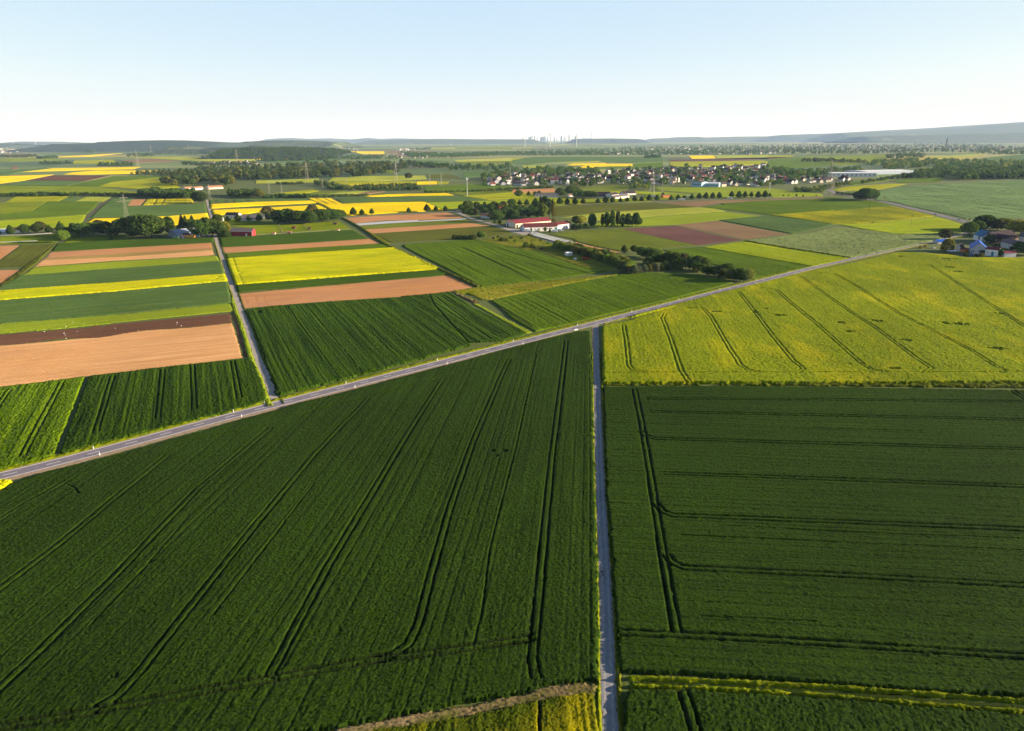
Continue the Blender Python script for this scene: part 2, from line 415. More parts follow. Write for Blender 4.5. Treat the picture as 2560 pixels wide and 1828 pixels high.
conc = plain('pale_track', (.40, .35, .30), .9, .1, .5, c2=(.30, .26, .22))
blueish = plain('worn_tarmac', (.25, .25, .255), .9, .1, .4, c2=(.19, .19, .195))
road_px = [(-150, 1226), (-60, 1206.5), (23, 1186.8), (123, 1162), (221.5, 1136.5), (313.5, 1112), (400, 1088.5), (480, 1066), (557, 1045.5), (630.8, 1026), (707, 1007), (836.6, 974.6), (951, 946),
           (1052.9, 919.6), (1156, 892.8), (1247, 870), (1331, 848), (1408.8, 829), (1481.6, 810.3), (1550.6, 792.3), (1617, 775.5), (1674.4, 760.7), (1733, 746), (1788.3, 731),
           (1862.9, 712.5), (1922, 698), (1983.8, 681.5), (2050, 665), (2118, 648.5), (2173, 637.5), (2232, 625.5), (2290, 612.5), (2345, 600.5), (2406, 586), (2450, 574.5)]
RD = relax(smooth(relax([G('X', p) for p in road_px], 4), 5), 4)
RD = resample(RD, 3.0)
mb = MB(); ribbon(mb, RD, -3.15, 3.15, .09)
ribbon(mb, RD, 3.15, 3.5, .02); ribbon(mb, RD, -3.5, -3.15, .02)
tag(mb.build('road', asph), kind='structure')
mb = MB(); ribbon(mb, RD, 2.60, 2.94, .096); ribbon(mb, RD, -2.94, -2.60, .096)
d1 = resample(RD, 1.0); g0 = G('X', (23, 1186.8)); k0 = min(range(len(d1)), key=lambda i: (d1[i][0]-g0.x)**2+(d1[i][1]-g0.y)**2)
for s in range((k0-2) % 12, len(d1)-6, 12): ribbon(mb, d1[s:s+5], -.12, .12, .096)
tag(mb.build('road_markings', paint), kind='structure')
nr = [p for p in RD if p[0] < 0]; ne = [p for p in RD if 0 <= p[0] < 470]
mb = MB(); ribbon(mb, resample(nr, 1.0), -5.6, -3.1, .035, 0, .25); ribbon(mb, resample(nr, 1.0), 3.1, 4.0, .035, 0, .16)
ribbon(mb, resample(ne, 1.0), 3.1, 3.55, .03, 0, .1); ribbon(mb, resample(ne, 1.0), -3.7, -3.1, .03, 0, .12)
tag(mb.build('road_shoulder', sand), kind='structure')
def lane(name, z, pts, wdt, mat, zz=.05, rag=.12, st=2.0, kind='structure'):
    P = resample(relax(smooth([G(*((p[0], p[1:]) if isinstance(p[0], str) else (z, p))) for p in pts], 5), 3), st)
    mb = MB(); ribbon(mb, P, -wdt/2, wdt/2, zz, 0, rag); tag(mb.build(name, mat), kind=kind); return P
TRK = lane('farm_track', 'N', [('N', 1700, 1900), (1690, 1700), (1682, 1517), (1668, 1200), (1655, 700), (1638, 350), (1620, 0), ('K', 113, 660), ('K', 107, 430), ('K', 102, 250), ('K', 99, 100)], 2.7, blueish, .05, .1, 1.0)
mb = MB(); ribbon(mb, TRK, 1.2, 1.9, .03, 0, .2); ribbon(mb, TRK, -1.7, -1.25, .03, 0, .2)
tag(mb.build('track_edge', sand), kind='structure')
mb = MB()
for o_ in (-.68, .68): ribbon(mb, TRK, o_-.24, o_+.24, .056, 0, .07)
tag(mb.build('track_wheel_wear', plain('pale_grit', (.36, .34, .32), .95, .15, .9)), kind='structure')
LANE = lane('gravel_lane', 'E', [('I', 2262, 560), ('I', 2225, 500), ('I', 2165, 330), ('I', 2100, 200), ('I', 2035, 0), (2195, 1190), (2142, 1060), (2100, 935), (2058, 825), (2000, 660), (1968, 560), (1915, 405),
             ('A', 1915, 970), ('A', 1905, 890), ('A', 1878, 780), ('A', 1850, 690), ('A', 1838, 640)], 3.3, conc, .05, .15, 1.5)
lane('farm_lane', 'Q', [('B', 1700, 742), ('B', 1790, 748), (130, 290), (300, 368), (560, 440), (800, 510), (1000, 580), (1200, 632)], 7, conc, .055)
mb = MB(); mb.face([tuple(G('Q', p, .062)) for p in ((860, 530), (1080, 548), (1350, 612), (1400, 640), (1200, 650), (1020, 610))]); tag(mb.build('farm_yard', conc), kind='structure')
lane('greenhouse_path', 'Q', [(1000, 690), (1200, 655), (1320, 668), (1560, 750), (1800, 800)], 4.5, conc, .058)
lane('field_path', 'B', [(740, 800), (1060, 776), (1340, 761), (1700, 744), ('C', 0, 700), ('C', 380, 690), ('C', 760, 672), ('C', 1290, 654), ('C', 1900, 631), ('U', 300, 618), ('U', 700, 603), ('U', 1600, 575)], 4, conc, .05)
RD2 = lane('country_road', 'D', [(540, 690), (600, 722), (700, 745), (830, 765), (960, 785), (1100, 812), (1250, 850), (1480, 906), (1650, 950), (1760, 978), ('L', 1350, 410)], 9.5, asph, .08)
lane('junction_road', 'D', [(600, 722), (700, 700), (760, 680), (900, 655), (1040, 640)], 6, conc, .085)
lane('dirt_path', 'E', [(520, 455), (430, 560), (300, 665), (200, 730), (100, 800), (-40, 890)], 2.6, plain('dirt', (.16, .14, .06), .95), .05)
lane('hedge_path', 'B', [(690, 860), (760, 790), (850, 700), (930, 655)] if False else [('E', 690, 300), ('E', 770, 230), ('E', 860, 150), ('E', 950, 70)], 4.5, plain('dirt_dark', (.10, .09, .05), .95), .06)
yard = plain('yard_gravel', (.14, .125, .11), .95)
mb = MB(); mb.face([tuple(G('L', p, .03)) for p in ((1100, 1000), (1180, 930), (1640, 990), (2150, 1010), (2150, 1036), (1250, 1030))]); tag(mb.build('farmyard_ground', yard), kind='structure')
mb = MB(); mb.face([tuple(G('P', p, .035)) for p in ((60, 760), (380, 745), (760, 725), (1000, 705), (930, 620), (300, 640))]); tag(mb.build('farmyard_apron', yard), kind='structure')

# ------------------------------------------------------------------ crops: colours
WHEAT = crop_mat('winter_wheat', (.0062, .0158, .0028), (.031, .0650, .0080), None, fine=2.0, row=.9, rowamt=.22, sheen=.22, soil=(.008, .010, .004))  # track soil near black: trench shade put into its colour
WHEAT2 = crop_mat('winter_wheat_row', (.015, .037, .006), (.045, .090, .012), None, row=.55, rowamt=.75, sheen=.15, soil=(.008, .010, .004))  # same near-black track soil with the trench shade painted in
WHEATB = crop_mat('young_wheat', (.050, .10, .010), (.095, .165, .018), None, row=.6, rowamt=.7, sheen=.15, soil=(.05, .05, .02))
BARLEY = crop_mat('blue_green_barley', (.050, .092, .0372), (.078, .134, .050), None, row=.5, rowamt=.6, sheen=.12)
GREEN = crop_mat('mid_green_crop', (.048, .094, .014), (.084, .142, .022), None, row=.5, rowamt=.55, sheen=.12)
DEEP = crop_mat('deep_green_crop', (.026, .058, .013), (.046, .090, .020), None, row=.5, rowamt=.6, sheen=.12)
LIGHT = crop_mat('light_green_crop', (.135, .20, .045), (.19, .265, .06), None, row=.5, rowamt=.4, sheen=.12)
LIME = crop_mat('lime_crop', (.19, .26, .018), (.26, .32, .022), (.16, .24, .02), patch=.03, row=.4, sheen=.12)
RAPEB = crop_mat('rape_in_bloom', (.38, .375, .022), (.56, .53, .024), (.30, .33, .028), patch=.03, row=.35, rowamt=.55, sheen=.1, soil=(.12, .13, .03))
RAPEF = crop_mat('rape_far_bloom', (.60, .46, .010), (.70, .53, .012), None, row=.3, rowamt=.5, sheen=.1, soil=(.12, .13, .03))
RAPEN = crop_mat('rape_fading', (.100, .155, .007), (.18, .235, .010), (.33, .315, .008), patch=.035, row=.45, rowamt=.15, sheen=.15, soil=(.05, .055, .02), fine=1.1, patchlo=.61)
TAN = crop_mat('dry_soil', (.52, .29, .14), (.72, .435, .23), (.50, .28, .135), row=.35, rowamt=.85, bump=.25, soil=(.58, .31, .13))
SOIL = crop_mat('red_brown_soil', (.39, .195, .088), (.55, .295, .14), (.37, .20, .11), row=.5, rowamt=.7, bump=.25, soil=(.36, .18, .09))
DARKS = crop_mat('moist_soil', (.105, .056, .036), (.135, .073, .046), None, row=.35, rowamt=.8, bump=.3, soil=(.1, .06, .04))
PURP = crop_mat('purple_brown_soil', (.115, .060, .050), (.14, .075, .062), None, row=.6, rowamt=.5, bump=.3, soil=(.13, .08, .07))
BROWN = crop_mat('olive_brown_soil', (.185, .125, .07), (.225, .155, .09), None, row=.6, rowamt=.6, bump=.3, soil=(.17, .12, .07))
OLIVE = crop_mat('olive_crop', (.080, .118, .032), (.115, .155, .042), None, row=.6, rowamt=.6, sheen=.1)
ODARK = crop_mat('dark_olive_crop', (.060, .078, .024), (.078, .098, .030), None, row=.6, rowamt=.6, sheen=.1)
PALE = crop_mat('pale_crop', (.23, .255, .075), (.29, .31, .095), None, row=.5, rowamt=.5, sheen=.1)
REED = crop_mat('rough_barley', (.10, .145, .055), (.23, .27, .12), (.15, .19, .08), patch=.14, row=.25, rowamt=.2, fine=1.0, sheen=.15)
GRASS = crop_mat('rough_grass', (.075, .115, .014), (.15, .175, .024), (.19, .175, .04), patch=.08, row=.6, rowamt=.3, sheen=.1, fine=1.2)
VERGE = crop_mat('verge_grass', (.10, .135, .014), (.17, .19, .02), (.22, .20, .03), patch=.15, row=.6, rowamt=.2, sheen=.1, fine=1.5)
MEADOW = crop_mat('meadow', (.085, .145, .016), (.12, .19, .022), (.15, .18, .03), patch=.05, row=.3, rowamt=.3, sheen=.1)
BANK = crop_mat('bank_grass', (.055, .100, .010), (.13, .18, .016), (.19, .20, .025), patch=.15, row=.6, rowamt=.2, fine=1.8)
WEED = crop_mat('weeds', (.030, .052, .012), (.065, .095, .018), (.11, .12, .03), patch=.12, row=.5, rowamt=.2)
DRYG = crop_mat('dry_grass', (.13, .10, .055), (.25, .19, .11), (.08, .09, .03), patch=.25, row=.5, rowamt=.2, fine=1.8)

# ------------------------------------------------------------------ the near fields
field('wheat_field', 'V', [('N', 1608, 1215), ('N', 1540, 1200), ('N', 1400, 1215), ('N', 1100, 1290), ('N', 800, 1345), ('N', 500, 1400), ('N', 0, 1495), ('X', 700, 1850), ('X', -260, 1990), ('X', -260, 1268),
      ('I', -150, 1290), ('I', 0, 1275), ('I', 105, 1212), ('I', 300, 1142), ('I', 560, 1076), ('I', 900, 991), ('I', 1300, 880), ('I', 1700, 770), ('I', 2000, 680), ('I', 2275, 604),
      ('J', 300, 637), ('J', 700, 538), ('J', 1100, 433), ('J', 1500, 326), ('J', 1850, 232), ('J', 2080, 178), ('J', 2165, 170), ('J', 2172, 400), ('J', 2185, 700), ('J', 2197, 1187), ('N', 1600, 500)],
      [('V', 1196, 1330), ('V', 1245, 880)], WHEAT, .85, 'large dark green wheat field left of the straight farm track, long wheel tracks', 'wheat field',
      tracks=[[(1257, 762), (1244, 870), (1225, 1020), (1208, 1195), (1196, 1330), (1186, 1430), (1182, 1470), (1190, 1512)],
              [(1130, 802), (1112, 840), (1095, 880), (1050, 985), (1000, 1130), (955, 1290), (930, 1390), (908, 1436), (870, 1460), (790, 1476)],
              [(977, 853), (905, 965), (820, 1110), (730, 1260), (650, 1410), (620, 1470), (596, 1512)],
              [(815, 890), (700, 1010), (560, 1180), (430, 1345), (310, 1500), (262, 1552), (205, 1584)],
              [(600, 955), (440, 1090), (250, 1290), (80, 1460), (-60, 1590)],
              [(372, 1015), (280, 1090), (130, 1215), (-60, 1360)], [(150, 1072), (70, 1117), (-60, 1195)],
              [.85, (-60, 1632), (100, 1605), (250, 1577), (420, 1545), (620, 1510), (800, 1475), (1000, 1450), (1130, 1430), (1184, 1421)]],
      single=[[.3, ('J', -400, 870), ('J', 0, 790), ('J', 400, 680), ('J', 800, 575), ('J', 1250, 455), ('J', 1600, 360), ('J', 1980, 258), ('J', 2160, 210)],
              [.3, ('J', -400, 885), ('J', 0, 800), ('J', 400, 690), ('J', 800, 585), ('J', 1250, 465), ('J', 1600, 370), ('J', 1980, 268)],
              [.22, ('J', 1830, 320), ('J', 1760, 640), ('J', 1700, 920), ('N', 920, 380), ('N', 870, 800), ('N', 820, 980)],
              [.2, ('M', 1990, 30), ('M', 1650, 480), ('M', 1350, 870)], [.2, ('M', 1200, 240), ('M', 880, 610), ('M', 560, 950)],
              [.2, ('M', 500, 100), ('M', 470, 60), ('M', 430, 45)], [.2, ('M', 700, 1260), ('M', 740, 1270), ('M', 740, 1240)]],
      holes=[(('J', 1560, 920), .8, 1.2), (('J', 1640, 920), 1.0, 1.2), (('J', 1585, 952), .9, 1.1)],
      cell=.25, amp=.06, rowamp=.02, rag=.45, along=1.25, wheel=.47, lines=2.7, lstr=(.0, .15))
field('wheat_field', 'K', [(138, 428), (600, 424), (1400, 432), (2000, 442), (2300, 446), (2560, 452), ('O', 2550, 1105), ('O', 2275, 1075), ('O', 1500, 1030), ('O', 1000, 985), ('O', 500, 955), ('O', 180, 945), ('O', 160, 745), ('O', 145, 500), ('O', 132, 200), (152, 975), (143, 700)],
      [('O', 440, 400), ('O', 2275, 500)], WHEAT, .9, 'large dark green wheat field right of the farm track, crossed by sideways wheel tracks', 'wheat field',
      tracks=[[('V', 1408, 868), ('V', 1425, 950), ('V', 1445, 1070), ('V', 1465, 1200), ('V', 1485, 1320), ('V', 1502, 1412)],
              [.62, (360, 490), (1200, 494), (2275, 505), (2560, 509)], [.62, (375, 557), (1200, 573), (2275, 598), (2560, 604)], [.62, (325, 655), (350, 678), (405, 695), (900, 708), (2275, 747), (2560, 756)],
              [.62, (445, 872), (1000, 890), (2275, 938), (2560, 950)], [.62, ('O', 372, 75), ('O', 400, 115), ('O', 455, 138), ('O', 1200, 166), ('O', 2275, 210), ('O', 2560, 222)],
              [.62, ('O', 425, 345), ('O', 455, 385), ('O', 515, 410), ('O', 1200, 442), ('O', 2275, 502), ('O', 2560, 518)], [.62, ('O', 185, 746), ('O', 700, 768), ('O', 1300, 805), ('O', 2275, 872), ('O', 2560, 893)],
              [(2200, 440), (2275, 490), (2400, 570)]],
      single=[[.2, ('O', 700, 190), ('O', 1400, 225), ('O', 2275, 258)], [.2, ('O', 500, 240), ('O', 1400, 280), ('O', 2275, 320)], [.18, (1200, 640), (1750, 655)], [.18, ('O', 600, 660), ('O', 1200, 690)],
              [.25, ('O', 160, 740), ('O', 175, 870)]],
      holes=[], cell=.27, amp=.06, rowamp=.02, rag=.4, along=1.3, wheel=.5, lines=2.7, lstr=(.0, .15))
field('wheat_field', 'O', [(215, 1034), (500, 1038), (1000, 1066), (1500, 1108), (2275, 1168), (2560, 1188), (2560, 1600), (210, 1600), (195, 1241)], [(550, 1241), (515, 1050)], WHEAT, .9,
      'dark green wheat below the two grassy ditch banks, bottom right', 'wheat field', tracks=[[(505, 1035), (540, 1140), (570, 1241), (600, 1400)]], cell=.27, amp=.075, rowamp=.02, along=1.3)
field('grass_bank', 'O', [(230, 961), (330, 961), (700, 978), (1200, 1003), (1700, 1038), (2275, 1081), (2560, 1098), (2560, 1121), (2275, 1104), (1700, 1061), (1200, 1026), (700, 1001), (330, 984), (230, 984)], [(300, 970), (2275, 1092)], BANK, .75,
      'upper bank of tall yellow-green grass along the ditch', 'grass bank', cell=.2, amp=.12, rag=.2, lines=0)
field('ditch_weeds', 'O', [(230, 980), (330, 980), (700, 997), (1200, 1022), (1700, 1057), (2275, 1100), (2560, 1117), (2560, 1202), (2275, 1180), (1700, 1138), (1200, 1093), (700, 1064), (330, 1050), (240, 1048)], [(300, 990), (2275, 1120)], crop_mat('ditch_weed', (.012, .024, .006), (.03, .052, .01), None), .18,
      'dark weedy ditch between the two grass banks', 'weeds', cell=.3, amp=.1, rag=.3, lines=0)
field('grass_bank', 'O', [(240, 1003), (330, 1005), (700, 1019), (1200, 1048), (1700, 1093), (2275, 1135), (2560, 1157), (2560, 1179), (2275, 1157), (1700, 1115), (1200, 1070), (700, 1041), (330, 1027), (240, 1025)], [(300, 1016), (2275, 1148)], BANK, .7,
      'lower bank of tall yellow-green grass along the ditch', 'grass bank', cell=.2, amp=.12, rag=.2, lines=0)
field('rapeseed_field', 'N', [(1585, 1300), (1500, 1300), (1280, 1338), (1000, 1405), (600, 1475), (200, 1535), (-100, 1600), (-100, 1800), (1640, 1800), (1608, 1517)], [(1240, 1517), (1230, 1320)],
      crop_mat('rape_flowering_close', (.026, .046, .009), (.070, .100, .012), (.32, .28, .010), patch=.10, row=.8, rowamt=.05, fine=3.5, patchlo=.58, sheen=.1, soil=(.03, .03, .01)), 1.35, 'corner of blooming yellow rapeseed at the bottom edge by the track', 'rapeseed field',
      single=[[.5, (1235, 1330), (1235, 1800)]], cell=.2, amp=.07, rag=.35, along=1.1, lines=0)
field('dry_grass', 'N', [(1612, 1225), (1400, 1222), (1100, 1296), (800, 1352), (500, 1407), (0, 1500), (-250, 1560), (-250, 1650), (-80, 1600), (200, 1540), (600, 1480), (1000, 1410), (1280, 1342), (1500, 1305), (1600, 1300)], [(0, 1520), (1300, 1260)], DRYG, .4,
      'band of dry brownish grass between wheat and rapeseed', 'dry grass', cell=.22, amp=.14, rag=.5)
field('rapeseed_field', 'I', [(-300, 1230), (0, 1192), (60, 1186), (108, 1190), (60, 1238), (0, 1272), (-300, 1330)], [(-100, 1250), (100, 1195)], RAPEB, 1.2, 'small yellow rapeseed patch below the road at the left edge', 'rapeseed field', cell=.3, amp=.2)
field('rapeseed_field', 'K', [(132, 120), (270, 92), (400, 52), (520, 18), ('H', 200, 1142), ('H', 380, 1088), ('H', 820, 972), ('H', 1210, 872), ('H', 1600, 776), ('H', 2000, 690), ('H', 2275, 632), ('L', 0, 950), ('L', 300, 952), ('L', 560, 968), ('L', 900, 990), ('L', 1250, 1042), ('L', 1700, 1042), ('L', 2275, 1050), ('L', 2800, 1055),
      ('X', 2860, 650), ('X', 2860, 976), (2275, 405), (1400, 410), (1000, 408), (600, 408), (135, 412)], [(500, 190), (445, 70)], RAPEN, 1.35, 'large fading yellow-green rapeseed field right of the road, with curved wheel tracks', 'rapeseed field',
      tracks=[[(240, 118), (256, 220), (266, 325), (285, 348), (350, 357)], [(452, 58), (437, 80), (480, 195), (530, 350), (572, 412)], [(556, 29), (640, 30), (680, 70), (760, 210), (830, 322), (870, 347), (925, 358)],
              [('H', 1230, 905), ('H', 1370, 1080), (905, 50), (1000, 178), (1100, 300), (1152, 342), (1120, 358)], [('H', 1420, 868), ('H', 1560, 880), ('H', 1700, 1010), (1200, 95), (1330, 210), (1440, 310), (1500, 345), (1572, 358)],
              [('H', 1780, 765), ('H', 1950, 890), ('H', 2275, 1120), (1500, 118), (1700, 270), (1800, 338), (1765, 358)], [('H', 1940, 735), ('H', 2080, 740), ('H', 2275, 850), (1640, 60), (1800, 140), (2000, 245), (2130, 330), (2180, 350), (2275, 356), (2400, 358)],
              [('V', 2060, 590), ('V', 2274, 730), ('V', 2400, 810)]],
      single=[[.3, (140, 362), (900, 360), (2275, 358)]],
      holes=[(('K', 705, 48), 3.2, 2.4), (('K', 905, 50), 2.2, 3), (('K', 1033, 68), 3.6, 2.6), (('K', 1340, 105), 2.4, 2.2), (('K', 1530, 97), 3.4, 2.8), (('K', 1930, 112), 5, 3), (('K', 1865, 105), 2, 2), (('K', 2130, 237), 3.4, 2.4), (('K', 1670, 195), 3, 1.6), (('K', 2150, 58), 3, 2),
             (('L', 880, 1070), 9, 3), (('L', 60, 1025), 3, 3), (('L', 940, 1220), 5, 2.4), (('L', 1070, 1297), 5, 2.4), (('K', 960, 33), 1.6, 1.6), (('K', 1610, 338), 3, 1.4), (('K', 1385, 150), 2, 1.2)],
      cell=.46, amp=.095, rowamp=.02, rag=.4, along=1.15, wheel=.3, depth=.42, lines=0)
field('weed_strip', 'K', [(140, 413), (600, 412), (1300, 411), (2275, 407), (2560, 406), (2560, 440), (2275, 430), (1400, 420), (600, 415), (140, 417)], [(140, 415), (2275, 425)], WEED, .7, 'strip of dark weeds between the fading rapeseed and the wheat', 'weeds', cell=.4, amp=.35, rag=.5)
# verges of the road and the track
def verge(name, P, o0, o1, mat, h, label, z=0, cell=.35, amp=.2):
    N = normals(P); A = [(p[0]+n[0]*o0, p[1]+n[1]*o0) for p, n in zip(P, N)]; B = [(p[0]+n[0]*o1, p[1]+n[1]*o1) for p, n in zip(P, N)]
    nn = max(2, int(abs(o1-o0)/cell)); L = len(P); V = []; Q = []
    for i in range(L):
        for k in range(nn+1):
            t = k/nn; e = min(1, 4*min(t, 1-t)+.15)
            V.append((A[i][0]*(1-t)+B[i][0]*t+random.gauss(0, .1), A[i][1]*(1-t)+B[i][1]*t+random.gauss(0, .1), z+max(.02, h*e*(.75+amp*random.gauss(0, 1.3)))))
    for i in range(L-1):
        for k in range(nn): a = i*(nn+1)+k; Q.append((a, a+1, a+nn+2, a+nn+1))
    tag(link(name, np_mesh(name, np.array(V), np.array(Q)), mat), label, 'grass verge', None, 'stuff')
r1 = resample(RD, .8)
verge('grass_verge', [p for p in r1 if -175 < p[0] < 560], 3.9, 6.6, BANK, .5, 'ragged yellow-green grass verge on the far side of the main road', amp=.3)
verge('grass_verge', [p for p in r1 if -20 < p[0] < 46], -4.6, -3.8, BANK, .2, 'thin grass verge between the main road and the dark wheat', amp=.3)
verge('grass_verge', [p for p in r1 if 50 < p[0] < 560], -5.2, -3.7, VERGE, .4, 'grass verge between the main road and the fading rapeseed', amp=.3)
t1 = resample(TRK, .6)
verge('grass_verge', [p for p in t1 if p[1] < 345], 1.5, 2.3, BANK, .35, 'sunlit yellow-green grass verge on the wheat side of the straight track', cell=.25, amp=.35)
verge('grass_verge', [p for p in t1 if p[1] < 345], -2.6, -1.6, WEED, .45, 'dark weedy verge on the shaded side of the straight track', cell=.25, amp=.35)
l1 = [p for p in resample(LANE, .8) if p[1] < 760]
verge('grass_verge', [p for p in l1 if p[1] < 480], 1.8, 4.4, LIGHT, .6, 'bright green grass verge beside the pale lane and brown field', amp=.3)
verge('grass_verge', [p for p in l1 if p[1] >= 480], 1.8, 2.9, VERGE, .4, 'grass verge on the strip field side of the pale lane', amp=.3)
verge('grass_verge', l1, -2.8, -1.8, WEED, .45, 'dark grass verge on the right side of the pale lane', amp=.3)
#@@PART3
# ------------------------------------------------------------------ strips left of the pale lane (near to far)
rt = [(720, 350), (470, 950)]
field('wheat_field', 'I', [(-420, 478), (0, 425), (400, 375), (690, 342), (572, 645), (435, 975), (350, 1003), (0, 1098), (-420, 1225)], [(480, 390), (165, 990)], WHEATB, .75, 'bright green wheat at the left edge, between brown soil and the road', 'wheat field',
      tracks=[[(502, 385), (345, 680), (185, 985)], [(70, 450), (-60, 640), (-200, 800)]], amp=.12, rowamp=.06, cell=.3)
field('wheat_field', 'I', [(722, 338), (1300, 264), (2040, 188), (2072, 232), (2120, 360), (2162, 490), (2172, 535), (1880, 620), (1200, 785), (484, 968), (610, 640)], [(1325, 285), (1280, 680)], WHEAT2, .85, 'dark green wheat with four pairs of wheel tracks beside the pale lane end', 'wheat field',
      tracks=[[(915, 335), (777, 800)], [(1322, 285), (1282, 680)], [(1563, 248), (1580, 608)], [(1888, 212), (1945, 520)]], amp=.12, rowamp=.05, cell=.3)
field('ploughed_field', 'I', [(-420, 130), (0, 80), (300, 55), (850, 0), ('E', 1300, 1232), ('E', 1700, 1206), ('E', 2062, 1166), ('E', 2095, 1250), ('E', 2120, 1350), (1975, 178), (1300, 258), (700, 326), (0, 413), (-420, 468)], [(0, 250), (1900, 60)], TAN, .08, 'pale tan harrowed soil at the left edge above bright green wheat', 'ploughed field', 'structure', amp=.12, rowamp=.05, rag=.3, bare_all=False, cell=.4)
field('ploughed_field', 'E', [(-120, 1280), (0, 1270), (600, 1222), (1400, 1140), (2052, 1080), (2064, 1164), (1700, 1204), (1300, 1230), (880, 1300), (570, 1302), (300, 1340), ('I', 0, 78), ('I', -420, 128)], [(0, 1300), (2000, 1120)], DARKS, .1, 'dark moist brown soil band below the light green strip', 'ploughed field', 'structure', amp=.2, rowamp=.1, rag=.6, cell=.4)
field('ploughed_field', 'E', [(2058, 1080), (2098, 1078), (2130, 1180), (2172, 1350), ('I', 2022, 172), ('I', 1985, 178), (2126, 1350), (2098, 1250)], [(2070, 1090), (2140, 1351)], DARKS, .07, 'narrow dark furrowed headland beside the pale lane verge', 'ploughed field', 'structure', amp=.2, rowamp=.2, cell=.35)
field('crop_strip', 'E', [(-120, 1185), (0, 1178), (1100, 1092), (2045, 997), (2085, 1060), (1300, 1136), (600, 1212), (0, 1262), (-120, 1272)], [(0, 1220), (2000, 1030)], LIGHT, .45, 'light green strip just above the dark moist soil', 'crop field', amp=.12)
field('crop_strip', 'E', [(-120, 980), (0, 970), (1000, 893), (2018, 800), (2060, 985), (2045, 994), (1100, 1089), (0, 1175), (-120, 1182)], [(0, 1060), (2000, 880)], BARLEY, .7, 'wide blue-green strip between yellow rapeseed and light green strip', 'crop field', single=[[.5, (0, 1110), (1000, 1045), (2000, 950)]], amp=.1)
field('rapeseed_field', 'E', [(-120, 896), (0, 888), (1000, 818), (2000, 738), (2022, 795), (1000, 890), (0, 967), (-120, 975)], [(0, 930), (2000, 760)], RAPEB, 1.2, 'narrow yellow rapeseed strip left of the pale lane', 'rapeseed field', single=[[.35, (0, 928), (1000, 853), (2000, 766)]], holes=[((1915, 785), 2, 2), ((1950, 765), 2, 1.5), ((1985, 775), 1.5, 2), ((20, 900), 2, 2)], amp=.11, depth=.38, lines=0)
field('crop_strip', 'E', [(175, 748), (1000, 688), (1958, 616), (1998, 736), (900, 822), (0, 884), (-60, 884), (0, 856)], [(0, 860), (2000, 700)], BARLEY, .7, 'blue-green strip above the narrow yellow rapeseed strip', 'crop field', amp=.1)
field('crop_strip', 'E', [(300, 672), (1100, 618), (1800, 576), (1925, 572), (1952, 612), (1000, 685), (195, 742)], [(200, 710), (1940, 590)], LIGHT, .45, 'light green strip below the banded tan soil', 'crop field', amp=.12)
field('ploughed_field', 'E', [(448, 536), (1100, 498), (1882, 452), (1890, 500), (1100, 548), (405, 588)], [(450, 560), (1890, 475)], SOIL, .06, 'upper half of the banded tan soil beside the lane', 'ploughed field', 'structure', amp=.1, cell=.6)
field('stubble_strip', 'E', [(404, 588), (1100, 548), (1890, 500), (1894, 516), (1100, 576), (380, 604)], [(400, 596), (1890, 508)], crop_mat('olive_stubble', (.26, .19, .075), (.30, .225, .09), None), .12, 'thin olive band running through the tan soil', 'stubble strip', 'structure', amp=.12, cell=.6)
field('ploughed_field', 'E', [(378, 604), (1100, 576), (1894, 516), (1908, 560), (1800, 570), (1000, 613), (305, 665)], [(350, 630), (1900, 540)], TAN, .06, 'lower half of the banded tan soil beside the lane', 'ploughed field', 'structure', amp=.1, cell=.6)
field('crop_strip', 'E', [(508, 462), (1100, 427), (1500, 420), (1892, 408), (1898, 448), (1100, 494), (455, 530)], [(480, 500), (1890, 430)], DEEP, .6, 'dark green strip in front of the tree row and machine shed', 'crop field', amp=.1)
field('crop_field', 'E', [(190, 474), (478, 463), (250, 664), (0, 674), (-120, 680), (-120, 655), (0, 606)], [(190, 480), (0, 610)], ODARK, .35, 'dark olive field at the left edge beside the diagonal dirt path', 'crop field', amp=.12)
field('ploughed_field', 'E', [(-160, 482), (0, 478), (180, 474), (0, 604), (-160, 700)], [(180, 480), (0, 604)], SOIL, .06, 'brown soil corner at the left edge above the olive field', 'ploughed field', 'structure', amp=.1, cell=.6)
field('ploughed_field', 'E', [(-120, 700), (0, 696), (185, 690), (0, 826), (-120, 900)], [(180, 690), (0, 820)], SOIL, .06, 'pinkish soil corner at the left edge below the olive field', 'ploughed field', 'structure', amp=.1, cell=.6)
field('paddock', 'E', [(-120, 402), (0, 398), (300, 385), (508, 372), (525, 440), (470, 458), (0, 466), (-120, 470)], [(0, 430), (500, 410)], MEADOW, .2, 'fenced grass paddock at the left edge under tree shade', 'paddock', amp=.15, cell=.7)
field('rough_grass', 'E', [(600, 400), (1180, 385), (1200, 405), (1100, 418), (570, 452)], [(600, 420), (1180, 395)], MEADOW, .3, 'strip of lit grass below the dark tree row', 'grass', amp=.2, cell=.6)
field('weed_strip', 'E', [(490, 462), (505, 462), (300, 662), (200, 730), (0, 872), (-40, 870), (0, 830), (190, 690)], [(490, 470), (0, 850)], WEED, .5, 'weedy margin along the diagonal dirt path at the left', 'weeds', amp=.4, cell=.6)
